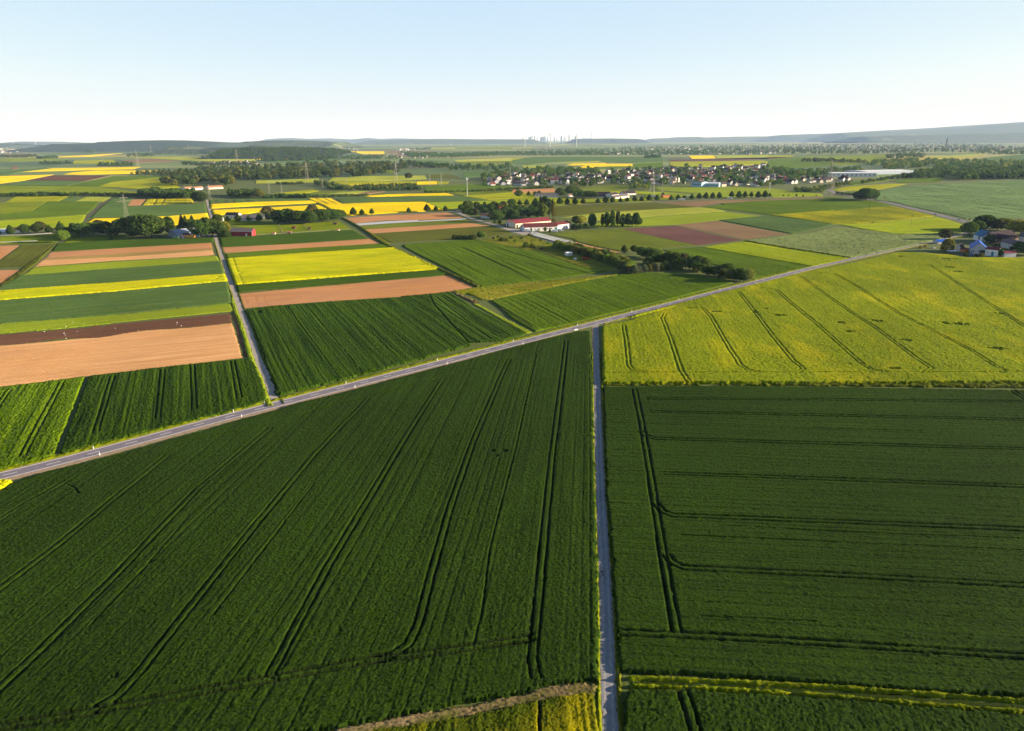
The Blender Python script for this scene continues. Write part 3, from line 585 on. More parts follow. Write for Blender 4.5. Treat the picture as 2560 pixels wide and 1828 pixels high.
# ------------------------------------------------------------------ block between the lane and the diagonal hedge line
field('crop_strip', 'F', [(240, 412), (800, 380), (1425, 340), (1558, 414), (900, 458), (262, 490)], [(250, 450), (1500, 380)], DEEP, .6, 'deep green strip just below the red barn and paddock', 'crop field', amp=.1)
field('ploughed_field', 'F', [(266, 494), (900, 462), (1580, 418), (1680, 458), (1000, 498), (290, 546)], [(270, 520), (1600, 440)], SOIL, .06, 'narrow red-brown soil strip below the deep green strip', 'ploughed field', 'structure', amp=.1, cell=.6)
field('crop_strip', 'F', [(290, 551), (1000, 503), (1692, 463), (1788, 498), (1000, 543), (312, 597)], [(300, 570), (1750, 480)], GREEN, .6, 'mid green strip along the top of the large yellow rapeseed', 'crop field', amp=.1)
field('rapeseed_field', 'F', [(308, 602), (1000, 550), (1792, 502), (2000, 592), (2205, 690), (1200, 766), (385, 828)], [(330, 700), (2000, 600)], RAPEB, 1.25, 'large bright yellow rapeseed field right of the pale lane', 'rapeseed field',
      single=[[.5, (365, 600), (400, 700), (455, 825)], [.35, (440, 700), (1100, 655), (1950, 605)], [.25, (400, 640), (1100, 595), (1850, 545)], [.3, (1820, 515), (2000, 600), (2080, 660)], [.25, (450, 760), (1200, 700), (2080, 650)]], holes=[((2060, 655), 3, 4), ((2110, 665), 3, 2), ((430, 730), 1.5, 2), ((1810, 512), 2, 2)], amp=.11, depth=.38, lines=0)
field('crop_strip', 'F', [(390, 832), (1200, 770), (2205, 694), (2275, 738), (1300, 824), (405, 894)], [(400, 860), (2200, 720)], DEEP, .65, 'dark green strip between yellow rapeseed and red soil', 'crop field', amp=.1)
field('ploughed_field', 'F', [(412, 906), (1300, 826), (2282, 740), (2500, 848), (2290, 886), (1900, 928), (1200, 972), (455, 1034)], [(430, 970), (2400, 820)], SOIL, .06, 'red-brown bare soil above the striped dark wheat', 'ploughed field', 'structure', single=[[.4, (470, 930), (500, 1020)], [.4, (560, 925), (590, 1010)], [.4, (640, 920), (660, 1000)]], amp=.1, cell=.4)
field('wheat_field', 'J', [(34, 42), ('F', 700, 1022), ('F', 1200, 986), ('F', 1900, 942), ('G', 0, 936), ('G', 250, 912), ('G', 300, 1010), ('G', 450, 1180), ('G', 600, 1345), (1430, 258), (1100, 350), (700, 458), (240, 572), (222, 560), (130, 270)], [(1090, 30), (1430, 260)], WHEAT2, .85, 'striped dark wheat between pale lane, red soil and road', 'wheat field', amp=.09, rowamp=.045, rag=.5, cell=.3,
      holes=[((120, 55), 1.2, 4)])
field('wheat_field', 'G', [(258, 911), (440, 892), (650, 1030), (1110, 1262), (1090, 1280), (900, 1330), (610, 1343), (455, 1178), (306, 1008)], [(20, 930), (600, 1340)], DEEP, .8, 'smooth dark wheat wedge with faint tracks beside the light green strip', 'wheat field', tracks=[[(380, 930), (700, 1150), (900, 1270)]], single=[[.3, (300, 925), (620, 1180), (800, 1310)]], amp=.1, rowamp=.08, cell=.4)
field('crop_strip', 'G', [(640, 995), (700, 1000), (900, 1110), (1180, 1248), (1120, 1262)], [(660, 1000), (1140, 1255)], LIGHT, .4, 'thin light green wedge between two dark wheat fields', 'crop field', amp=.12, cell=.45)
field('crop_field', 'G', [(40, 468), (350, 448), (690, 428), (830, 462), (1072, 512), (1200, 530), (1500, 635), (1700, 692), (1845, 708), (1300, 785), (718, 842), (400, 680), (30, 490)], [(700, 520), (1250, 760)], GREEN, .65, 'large smooth green field behind the diagonal hedge line', 'crop field', tracks=[[(860, 500), (1250, 620), (1700, 735)], [(560, 500), (1000, 700), (1150, 780)]], amp=.1, rowamp=.07)
field('rough_grass', 'G', [(722, 850), (1300, 795), (1960, 732), (1500, 815), (1250, 870), (1000, 920), (800, 962), (720, 960), (600, 905), (500, 905), (470, 880)], [(722, 880), (1500, 790)], GRASS, .5, 'rough yellow-green grass wedge below the large green field', 'grass', amp=.35, rag=.8, cell=.5)
field('rough_grass', 'G', [(450, 890), (520, 900), (700, 985), (660, 995), (560, 945)], [(470, 895), (680, 990)], DRYG, .5, 'pale dry grass spot at the corner of the red soil', 'dry grass', amp=.35, rag=.8, cell=.5)
field('crop_field', 'G', [(810, 968), (1000, 925), (1250, 876), (1500, 822), (1960, 740), ('H', 450, 722), ('H', 800, 735), ('H', 1190, 800), ('H', 1180, 812), ('H', 700, 938), ('H', 0, 1108), (1500, 1180), (1200, 1245), (1000, 1130)], [(850, 1000), (1180, 1200)], GREEN, .65, 'green field between the grass wedge and the main road', 'crop field', tracks=[[(640, 900), (850, 1010), (1190, 1210)]], single=[[.35, (850, 1010), (930, 990), (1600, 880), (2275, 780)], [.3, (1050, 1060), (1500, 1000), (2275, 930)]], amp=.1, rowamp=.05)
field('weed_strip', 'F', [(1320, 228), (1345, 232), (1510, 318), (1705, 455), (1900, 545), (2275, 715), ('G', 715, 838), ('G', 690, 852), (2275, 735), (1900, 562), (1690, 462), (1490, 322)], [(1330, 235), (2275, 725)], WEED, 1.0, 'dark weedy hedge line running diagonally between the fields', 'weeds', amp=.4, cell=.6)
field('rough_grass', 'F', [(1350, 232), (1400, 262), (1560, 345), (1760, 455), (1740, 470), (1520, 330)], [(1360, 240), (1750, 460)], GRASS, .3, 'grass margin along the diagonal path below the trees', 'grass', amp=.3, cell=.7)
field('meadow', 'F', [(330, 300), (760, 292), (1300, 262), (1420, 335), (800, 372), (560, 385), (545, 330)], [(340, 330), (1380, 300)], MEADOW, .2, 'bright green horse meadow behind the red barn', 'meadow', amp=.15, cell=.8, single=[[.6, (770, 300), (810, 370)], [.6, (990, 290), (1050, 345)], [.5, (330, 378), (830, 362), (1400, 330)]])
field('meadow', 'P', [(1000, 300), (2100, 420), (2275, 415), (2275, 470), (1320, 480), (1100, 500)], [(1100, 450), (2200, 440)], MEADOW, .2, 'shaded grass garden in front of the long white building', 'meadow', amp=.15, cell=.9)
# ------------------------------------------------------------------ around the farm
field('rapeseed_field', 'B', [(590, 685), (770, 680), (1000, 670), (1500, 662), (1660, 735), (1200, 758), (760, 785), (730, 770)], [(700, 720), (1600, 700)], RAPEF, 1.2, 'yellow rapeseed behind the short avenue of lime trees', 'rapeseed field', single=[[.6, (780, 724), (1640, 698)]], amp=.15)
field('rapeseed_field', 'B', [(460, 628), (660, 628), (775, 683), (590, 688)], [(460, 628), (600, 690)], RAPEF, 1.2, 'tilted yellow rapeseed corner with dark seams', 'rapeseed field', single=[[.6, (530, 630), (650, 685)], [.6, (600, 630), (720, 684)]], amp=.15)
field('ploughed_field', 'B', [(790, 802), (1060, 782), (1400, 768), (1700, 752), (1850, 798), (1440, 820), (1150, 822), (880, 848)], [(800, 820), (1800, 770)], SOIL, .06, 'red soil beside the white crop covers', 'ploughed field', 'structure', amp=.1, single=[[.5, (830, 835), (1800, 775)]])
field('crop_field', 'B', [(905, 870), (1440, 838), (1870, 815), (1900, 842), (1400, 872), (960, 898)], [(900, 880), (1880, 830)], OLIVE, .3, 'thin olive strip below the white crop covers', 'crop field', amp=.1)
field('ploughed_field', 'B', [(950, 902), (1400, 876), (1900, 846), (2080, 868), (1500, 908), (1020, 938)], [(960, 920), (2000, 860)], SOIL, .06, 'narrow red soil strip left of the farm lane', 'ploughed field', 'structure', amp=.1)
field('crop_field', 'B', [(1028, 942), (1500, 912), (2090, 872), ('Q', 1010, 630), ('Q', 870, 650), ('Q', 560, 690), (1750, 990), (1420, 1010), (1190, 1018)], [(1040, 960), (2100, 890)], ODARK, .4, 'dull green field between red soil strip and the dark shrub row', 'crop field', amp=.1)
field('orchard_grass', 'G', [(700, 430), (815, 405), (1050, 388), (1160, 385), (1300, 440), (1420, 475), (1700, 590), (1960, 700), (1860, 706), (1700, 688), (1500, 630), (1205, 525), (1075, 508)], [(830, 430), (1900, 700)], GRASS, .3, 'overgrown meadow with small trees beside the polytunnel', 'meadow', amp=.3, cell=.7)
field('crop_field', 'C', [(330, 948), (560, 918), (980, 900), (1300, 975), (1640, 1046), (1300, 1074), (960, 1095), (700, 1045), (560, 1005), (545, 990)], [(560, 1000), (1000, 1100)], OLIVE, .45, 'dull olive green field right of the white polytunnel', 'crop field', amp=.1)
field('ploughed_field', 'C', [(550, 1008), (700, 1050), (960, 1105), (990, 1120), (880, 1115), (700, 1072), (560, 1025)], [(560, 1015), (960, 1110)], SOIL, .05, 'thin brown soil wedge beside the hedge', 'ploughed field', 'structure', amp=.1)
field('ploughed_field', 'C', [(985, 900), (1200, 885), (1455, 868), (1750, 935), (2050, 998), (1850, 1022), (1645, 1044), (1300, 972)], [(1000, 900), (1640, 1040)], PURP, .08, 'purple-brown ploughed field right of the poplars', 'ploughed field', 'structure', amp=.12)
field('ploughed_field', 'H', [(665, 294), (850, 275), (1040, 258), (1340, 315), (1680, 378), (1480, 400), (1275, 422), (950, 355)], [(670, 296), (1270, 420)], BROWN, .08, 'olive-brown ploughed field next to the purple-brown one', 'ploughed field', 'structure', amp=.12)
field('crop_field', 'H', [(1060, 252), (1260, 232), (1490, 212), (1800, 250), (2080, 292), (1900, 335), (1700, 372), (1380, 314)], [(1060, 252), (1690, 372)], BARLEY, .65, 'blue-green field behind the olive-brown ploughed field', 'crop field', amp=.1)
field('crop_field', 'C', [(640, 868), (740, 850), (1130, 802), (1900, 747), (2230, 786), (2000, 808), (1810, 824), (1450, 862), (1140, 872), (760, 888)], [(1130, 830), (2200, 790)], LIGHT, .4, 'light green field behind the row of poplars', 'crop field', amp=.1)
field('crop_field', 'C', [(420, 800), (640, 772), (900, 747), (1300, 725), (1680, 706), (1790, 718), (1905, 742), (1500, 770), (1130, 797), (640, 832), (560, 800)], [(420, 800), (1900, 740)], PALE, .5, 'pale yellowish crop strip behind the light green field', 'crop field', amp=.1)
field('crop_field', 'C', [(375, 700), (760, 682), (1280, 668), (1480, 688), (1640, 704), (1300, 722), (900, 744), (640, 768), (372, 786)], [(380, 740), (1600, 700)], ODARK, .5, 'dark olive strip below the long lime avenue', 'crop field', amp=.1)
field('ploughed_field', 'C', [(1295, 664), (1700, 646), (2275, 634), ('U', 300, 640), ('U', 700, 622), ('U', 1640, 590), ('U', 1640, 606), ('U', 700, 645), ('U', 0, 685), (1650, 702), (1480, 685)], [(1300, 670), (2275, 640)], BROWN, .06, 'long brown soil strip below the right half of the lime avenue', 'ploughed field', 'structure', amp=.1)
field('crop_field', 'H', [(880, 138), (1100, 118), ('U', 0, 690), ('U', 700, 650), ('U', 1640, 612), ('D', 560, 755), ('D', 760, 785), ('D', 940, 795), ('D', 1090, 835), ('D', 560, 880), (2100, 160), (1500, 206), (1180, 165)], [(900, 140), (1500, 205)], GREEN, .6, 'large green field below the brown strip and the lone thicket', 'crop field', amp=.1)
field('rapeseed_field', 'H', [(1510, 208), (2100, 162), ('D', 560, 884), ('D', 1100, 840), ('D', 1300, 885), ('D', 1480, 930), ('D', 980, 983), ('D', 620, 998), (2060, 290), (1800, 248)], [(1520, 208), (2060, 290)], crop_mat('rape_thin', (.12, .17, .02), (.20, .24, .022), (.36, .33, .015), patch=.02, row=.1, rowamt=.5, patchlo=.54), .9, 'yellowish green field with two power poles left of the country road', 'rapeseed field', amp=.1)
field('crop_field', 'D', [(625, 1002), (980, 987), (1500, 936), (1640, 972), (1735, 1008), (1722, 1066), (1400, 1085), (1100, 1084), (900, 1052)], [(640, 1000), (1700, 960)], LIME, .5, 'vivid yellow-green field beside the road junction trees', 'crop field', amp=.1)
field('crop_field', 'D', [(100, 1108), (330, 1082), (600, 1024), (900, 1058), (1130, 1090), (1700, 1075), (1580, 1115), (1490, 1142), (1100, 1225), (800, 1286), (735, 1300), (300, 1232), (-60, 1175), (-190, 1145)], [(0, 1190), (740, 1300)], REED, .7, 'rough grey-green barley wedge left of the main road bend', 'crop field', amp=.17, rag=.8, lines=0)
field('rough_grass', 'H', [(1620, 398), (1720, 376), (1820, 392), (1780, 412), (1690, 414)], [(1620, 398), (1800, 400)], PALE, .3, 'pale grass triangle at the tip of the ploughed field', 'grass', amp=.2)
field('crop_field', 'H', [(910, 492), (1120, 462), (1280, 442), (1700, 512), (2220, 592), (2050, 630), (1890, 664), (1400, 578)], [(1280, 442), (2220, 590)], LIME, .5, 'bright lime green field along the main road', 'crop field', amp=.1)
field('weed_strip', 'H', [(1270, 438), (1300, 438), (1750, 510), (2225, 584), (2220, 592), (1700, 514)], [(1280, 440), (2220, 590)], WEED, .9, 'dark weedy ditch line beside the lime green field', 'weeds', amp=.3)
field('crop_field', 'H', [(555, 518), (890, 494), (1400, 582), (1870, 668), (1600, 728), (1355, 775), (1330, 700), (960, 640), (800, 580)], [(600, 520), (1500, 740)], GREEN, .55, 'green field behind the row of round trees by the road', 'crop field', amp=.1)
field('crop_field', 'D', [(945, 785), (1000, 692), (1250, 662), (1500, 642), (2275, 604), (2700, 590), (2700, 935), (2275, 945), (1760, 950), (1500, 890), (1250, 836), (1100, 800)], [(1000, 720), (2275, 880)], crop_mat('pale_green_crop', (.115, .178, .072), (.158, .228, .092), None, row=.3, rowamt=.6, sheen=.12), .6, 'wide pale green field right of the country road', 'crop field', amp=.1, rowamp=.12, single=[[.8, (1560, 702), (2060, 722)], [.6, (1200, 740), (1700, 800), (2275, 880)], [.6, (1600, 880), (1850, 875)]], cell=1.1)
# ------------------------------------------------------------------ beyond the left tree row
for (z, pts, rows, m, h, lab, kw) in [
    ('A', [(710, 880), (830, 812), (1100, 805), (1500, 790), (1840, 762), (1862, 818), (1700, 850), (1400, 880), (900, 900)], [(830, 840), (1850, 790)], RAPEF, 1.1, 'yellow rapeseed behind the dark tree row at left', dict(single=[[.7, (830, 828), (1300, 800), (1850, 775)]])),
    ('A', [(800, 800), (900, 700), (1000, 628), (1180, 632), (1120, 698), (1400, 695), (1825, 672), (1840, 756), (1500, 784), (1100, 800)], [(850, 760), (1830, 700)], BARLEY, .6, 'blue-green field around the left lattice pylon', {}),
    ('A', [(1128, 692), (1165, 636), (1300, 634), (1250, 690)], [(1130, 690), (1165, 636)], SOIL, .06, 'small red soil patch right of the left lattice pylon', {}),
    ('A', [(1268, 688), (1310, 636), (1700, 632), (1722, 668), (1500, 678)], [(1268, 688), (1310, 636)], crop_mat('rape_pale', (.40, .37, .03), (.50, .44, .03), None, row=.3), 1.0, 'pale yellow striped field below the dark hedge wood', dict(single=[[.8, (1440, 685), (1465, 634)], [.5, (1370, 688), (1395, 634)]])),
    ('A', [(1868, 682), (2275, 662), ('B', 490, 650), ('B', 540, 668), ('B', 0, 694), (1870, 718)], [(1870, 700), (2275, 680)], RAPEF, 1.1, 'upper of two yellow rapeseed strips behind the white house', {}),
    ('A', [(1880, 735), (2275, 718), ('B', 560, 690), ('B', 630, 726), ('B', 400, 735), ('B', 0, 752), (2200, 765), (1900, 778)], [(1880, 750), (2275, 740)], RAPEF, 1.1, 'lower of two yellow rapeseed strips behind the white house', {}),
    ('A', [(1860, 645), (2275, 632), ('B', 440, 630), ('B', 490, 646), (2275, 660), (1865, 678)], [(1890, 640), (1910, 680)], BARLEY, .6, 'blue-green strip with tracks above the yellow strips', dict(tracks=[[(1905, 640), (1930, 676)], [(1990, 640), (2015, 672)], [(2060, 638), (2085, 670)], [(2180, 634), (2210, 664)]], gauge=1.5)),
    ('A', [(-60, 800), (0, 826), (400, 800), (765, 775), (740, 830), (680, 880), (300, 890), (0, 896), (-60, 900)], [(0, 860), (700, 820)], LIME, .6, 'yellow-green field above the tree row at the left edge', {}),
    ('A', [(-60, 780), (0, 815), (400, 795), (770, 765), (840, 710), (880, 655), (430, 655), (290, 742), (0, 770)], [(100, 790), (800, 710)], GREEN, .6, 'green field below the blue-green one, upper left', {}),
    ('A', [(0, 668), (60, 660), (425, 655), (285, 742), (0, 768), (-60, 770), (-60, 720)], [(0, 760), (425, 655)], MEADOW, .5, 'bright green field at the left edge below pale yellow field', {}),
    ('A', [(48, 660), (140, 608), (620, 606), (525, 652)], [(60, 655), (530, 650)], crop_mat('yellow_green_crop', (.28, .29, .03), (.34, .34, .035), None, row=.3), .6, 'yellow-green field under the long left hedge', {}),
    ('A', [(530, 652), (625, 608), (720, 612), (670, 655)], [(530, 652), (625, 608)], BARLEY, .6, 'small blue-green gap field between two pale ones', {}),
    ('A', [(668, 655), (760, 612), (985, 618), (920, 656)], [(668, 655), (985, 640)], PALE, .6, 'pale straw field left of the track, upper left', {}),
    ('B', [(780, 680), (700, 628), (950, 618), (1830, 605), (2050, 640), (1850, 655), (1500, 660)], [(780, 660), (2000, 640)], BARLEY, .6, 'blue-green field behind the yellow rapeseed and short avenue', {}),
    ('B', [(960, 608), (1150, 595), (1690, 582), (1760, 600), (1350, 606), (1000, 616)], [(960, 610), (1750, 596)], RAPEF, 1.1, 'long thin yellow rapeseed strip left of the white mast', {}),
    ('B', [(1500, 664), (1870, 656), (2275, 640), ('C', 0, 655), ('C', 0, 680), (1850, 700), (1660, 735)], [(1500, 670), (2275, 660)], LIME, .5, 'yellow-green field behind the farm grove', {}),
    ('C', [(0, 630), (380, 622), (560, 640), (1180, 630), (1240, 655), (760, 668), (300, 695), (0, 690)], [(0, 660), (1200, 640)], RAPEN, 1.0, 'yellowish rapeseed behind the long lime avenue', {}),
    ('C', [(1180, 600), (1330, 580), (1700, 600), (1330, 640), (1180, 630)], [(1180, 610), (1700, 600)], MEADOW, .4, 'green yard meadow behind the avenue sheds', {}),
    ('C', [(1260, 530), (1900, 525), (2275, 540), ('U', 200, 450), ('U', 790, 450), ('U', 1230, 505), ('U', 1580, 535), ('U', 830, 570), ('U', 0, 610), (1330, 600), (1700, 590), (1300, 555)], [(1300, 560), (2275, 580)], LIGHT, .5, 'broad light green field between the avenue and the village', {}),
    ('U', [(820, 575), (1000, 560), (1300, 540), (1580, 535), (1640, 570), (1000, 592), (820, 592)], [(830, 580), (1600, 560)], LIME, .5, 'yellow-green strip at the right end of the avenue', {}),
    ('D', [(570, 690), (700, 665), (1050, 640), (1240, 640), (1000, 690), (800, 700), (620, 705)], [(600, 690), (1200, 640)], crop_mat('yellow_green_crop', (.28, .29, .03), (.34, .34, .035), None, row=.3), .5, 'yellow-green wedge left of the pale green field', {}),
]:
    field('ploughed_field' if m is SOIL else 'rapeseed_field' if m in (RAPEF, RAPEN) else 'crop_field', z, pts, rows, m, h, lab, 'ploughed field' if m is SOIL else 'rapeseed field' if m in (RAPEF, RAPEN) else 'crop field', 'structure' if m is SOIL else 'stuff', **kw)
# ------------------------------------------------------------------ far fields, over a kilometre and a half away
YG = crop_mat('yellow_green_crop', (.28, .29, .03), (.34, .34, .035), None, row=.3)
FARS = [('A', [(0, 430), (480, 415), (230, 465), (0, 495), (-60, 495), (-60, 435)], RAPEF), ('A', [(480, 360), (1250, 348), (1180, 368), (700, 378), (180, 392)], RAPEF), ('A', [(640, 398), (850, 380), (1420, 380), (1200, 408), (700, 418), (560, 415)], RAPEF),
        ('A', [(230, 468), (480, 422), (980, 425), (760, 472)], DARKS), ('A', [(100, 500), (230, 470), (760, 475), (600, 515), (0, 510)], BARLEY), ('A', [(620, 515), (1000, 430), (1500, 425), (1440, 450), (1000, 480), (880, 520)], GREEN),
        ('A', [(880, 522), (1010, 480), (1440, 440), (1600, 530), (1250, 545)], YG), ('A', [(0, 515), (600, 518), (880, 525), (1250, 580), (0, 595)], MEADOW), ('A', [(-40, 400), (400, 352), (460, 362), (170, 395), (60, 425), (-40, 430)], BARLEY),
        ('A', [(450, 262), (900, 235), (1100, 225), (800, 255)], RAPEF), ('A', [(660, 290), (1000, 285), (1060, 320), (640, 318)], YG), ('A', [(1050, 285), (1350, 275), (1600, 300), (1200, 312)], BROWN), ('A', [(1100, 260), (1650, 255), (2275, 290), (1900, 300)], YG),
        ('A', [(1400, 262), (2100, 255), (2275, 275), (2275, 308), (1800, 285)], PALE), ('A', [(1150, 230), (1650, 220), (1670, 240), (1200, 250)], BARLEY), ('A', [(410, 175), (550, 172), (560, 205), (400, 185)], PURP), ('A', [(555, 182), (690, 180), (740, 205), (570, 208)], PURP),
        ('A', [(720, 165), (840, 160), (900, 190), (740, 195)], PALE), ('A', [(1000, 200), (1420, 180), (1440, 195), (1050, 212)], PALE), ('A', [(0, 235), (330, 232), (250, 262), (0, 262)], BROWN), ('A', [(0, 275), (350, 265), (600, 285), (100, 300), (0, 300)], MEADOW), ('A', [(100, 345), (160, 340), (165, 365), (105, 368)], BROWN),
        ('A', [(2150, 240), (2275, 240), ('B', 380, 240), ('B', 360, 285), ('B', 0, 282), (2170, 262)], RAPEF), ('B', [(380, 240), (520, 236), (640, 262), (360, 285)], PALE), ('B', [(0, 286), (600, 268), (780, 275), (700, 300), (200, 312)], BARLEY),
        ('B', [(840, 208), (1140, 208), (1140, 232), (920, 230)], RAPEF), ('B', [(1150, 205), (1550, 205), (1600, 225), (1180, 225)], BROWN), ('B', [(1300, 285), (1600, 290), (1740, 295), (1620, 310), (1280, 312)], BARLEY), ('B', [(1760, 285), (2275, 268), (2275, 292), (1780, 300)], crop_mat('cream_crop', (.36, .37, .10), (.42, .42, .12), None)),
        ('B', [(1740, 302), (2275, 295), (2275, 345), (1900, 330)], OLIVE), ('B', [(1540, 180), (1750, 172), (1790, 188), (1560, 190)], YG), ('B', [(1750, 165), (2275, 165), (2275, 190), (1800, 188)], MEADOW),
        ('B', [(1000, 370), (1240, 378), (1200, 400), (1060, 400)], MEADOW), ('B', [(0, 470), (560, 452), (520, 485), (0, 495)], PALE), ('B', [(680, 445), (1000, 430), (1500, 425), (1520, 455), (1000, 478), (640, 480)], PALE), ('B', [(700, 482), (1420, 478), (1430, 505), (800, 520)], YG),
        ('B', [(820, 500), (1250, 495), (1230, 515), (830, 520)], crop_mat('mustard_crop', (.38, .34, .05), (.44, .38, .05), None)), ('B', [(1430, 480), (1540, 478), (1610, 478), (1610, 502), (1430, 505)], RAPEF), ('B', [(1616, 478), (1720, 478), (1700, 500), (1616, 502)], YG), ('B', [(1520, 415), (1720, 410), (1830, 445), (1530, 448)], ODARK),
        ('B', [(1830, 395), (2200, 385), (2000, 430), (1850, 440)], BARLEY), ('B', [(1500, 520), (2275, 490), (2275, 545), (1700, 575), (1500, 570)], GREEN), ('B', [(140, 585), (500, 550), (560, 560), (400, 590)], YG), ('B', [(400, 592), (560, 565), (800, 560), (650, 595)], OLIVE),
        ('B', [(640, 590), (900, 562), (1020, 565), (860, 590)], PALE), ('B', [(880, 590), (1030, 562), (1150, 568), (1000, 588)], BROWN), ('B', [(1500, 575), (2275, 550), ('C', 300, 545), (2000, 600), (1850, 605), (1700, 580)], OLIVE), ('B', [(1840, 608), (2275, 575), ('C', 350, 590), ('C', 350, 618), (2060, 640)], YG),
        ('C', [(0, 555), (380, 540), (380, 570), (0, 582)], SOIL), ('C', [(590, 535), (900, 512), (1080, 520), (1000, 560), (640, 570)], OLIVE), ('C', [(640, 575), (1100, 562), (1180, 590), (760, 582)], YG), ('C', [(1090, 565), (1350, 572), (1640, 598), (1200, 592)], LIME),
        ('C', [(255, 285), (430, 258), (660, 258), (620, 275), (400, 285)], RAPEF), ('C', [(410, 310), (780, 292), (770, 300), (480, 314)], PALE), ('C', [(480, 335), (540, 318), (830, 312), (840, 320), (680, 322), (660, 333)], RAPEF), ('C', [(660, 335), (690, 320), (1070, 320), (1075, 340), (840, 342), (740, 345), (710, 370), (550, 358)], RAPEF),
        ('C', [(0, 275), (200, 258), (1330, 258), (1340, 300), (1080, 312), (830, 308), (780, 290), (430, 300), (150, 325), (0, 318)], BARLEY), ('C', [(840, 345), (1080, 342), (1085, 318), (1340, 305), (1340, 345), (1000, 358), (740, 365)], GREEN), ('C', [(0, 268), (110, 268), (0, 290)], YG), ('C', [(80, 335), (340, 332), (330, 355), (110, 355)], PALE),
        ('C', [(1570, 248), (1790, 246), (1810, 270), (1600, 275)], RAPEF), ('C', [(1800, 246), (2275, 240), (2275, 262), (1820, 270)], PALE), ('C', [(1385, 282), (1700, 278), (2275, 265), (2275, 278), ('D', 230, 400), (2000, 292), (1420, 298)], PURP), ('C', [(1400, 302), (2000, 295), (2230, 292), (2275, 300), (2275, 320), (1700, 348), (1410, 345)], YG),
        ('D', [(60, 400), (250, 402), (700, 470), (550, 480), (200, 500), (0, 500), (0, 440)], GREEN), ('D', [(250, 395), (1080, 380), (1050, 420), (850, 460), (640, 478), (430, 430)], MEADOW), ('D', [(0, 388), (240, 385), (200, 398), (0, 402)], YG), ('D', [(1420, 400), (1900, 370), (1960, 372), (1800, 398), (1480, 414)], PALE),
        ('D', [(1750, 430), (2050, 395), (2275, 378), (2600, 370), (2600, 450), (2275, 455), (1900, 445)], BARLEY), ('D', [(900, 450), (1030, 435), (1080, 450), (960, 465)], YG), ('D', [(1080, 615), (1250, 598), (1600, 580), (1500, 625), (1200, 630)], GREEN), ('D', [(1240, 235), (1560, 212), (2275, 208), (2600, 208), (2600, 262), (1700, 262)], BARLEY),
        ('D', [(560, 222), (900, 205), (1040, 210), (880, 225)], YG), ('D', [(0, 250), (230, 238), (480, 240), (200, 255)], PALE), ('D', [(640, 640), (900, 600), (1080, 590), (1060, 610), (760, 650)], GREEN), ('D', [(1340, 500), (1460, 495), (1420, 515), (1340, 520)], YG),
        ('R', [(980, 345), (1680, 362), (1100, 358)], PALE), ('R', [(1000, 262), (2275, 232), (2275, 270), (1600, 305), (1100, 312)], OLIVE), ('R', [(0, 350), (360, 340), (360, 355), (0, 360)], YG), ('R', [(700, 305), (1000, 285), (980, 300), (760, 312)], PALE), ('R', [(1380, 300), (2000, 285), (1700, 300)], YG)]
FL = {}
for z, pts, m in FARS:
    z0 = z; n_ = m.name.split('.')[0].replace('_', ' '); k = FL[m.name] = FL.get(m.name, 0)+1
    xs_ = sum(nat(p[0], p[1:])[0] if isinstance(p[0], str) else nat(z, p)[0] for p in pts)/len(pts)
    place = 'far left of the plain' if xs_ < 450 else 'left of the plain' if xs_ < 900 else 'middle of the plain' if xs_ < 1500 else 'right of the plain' if xs_ < 2050 else 'far right of the plain'
    FL[(m.name, place)] = q = FL.get((m.name, place), 0)+1
    flat_field('far_field', z, pts, [pts[0], pts[1]], m, f'{ORD[q-1]} distant patch of {n_} towards the {place}', 'field', 'structure' if m in (SOIL, DARKS, PURP, BROWN) else 'stuff')
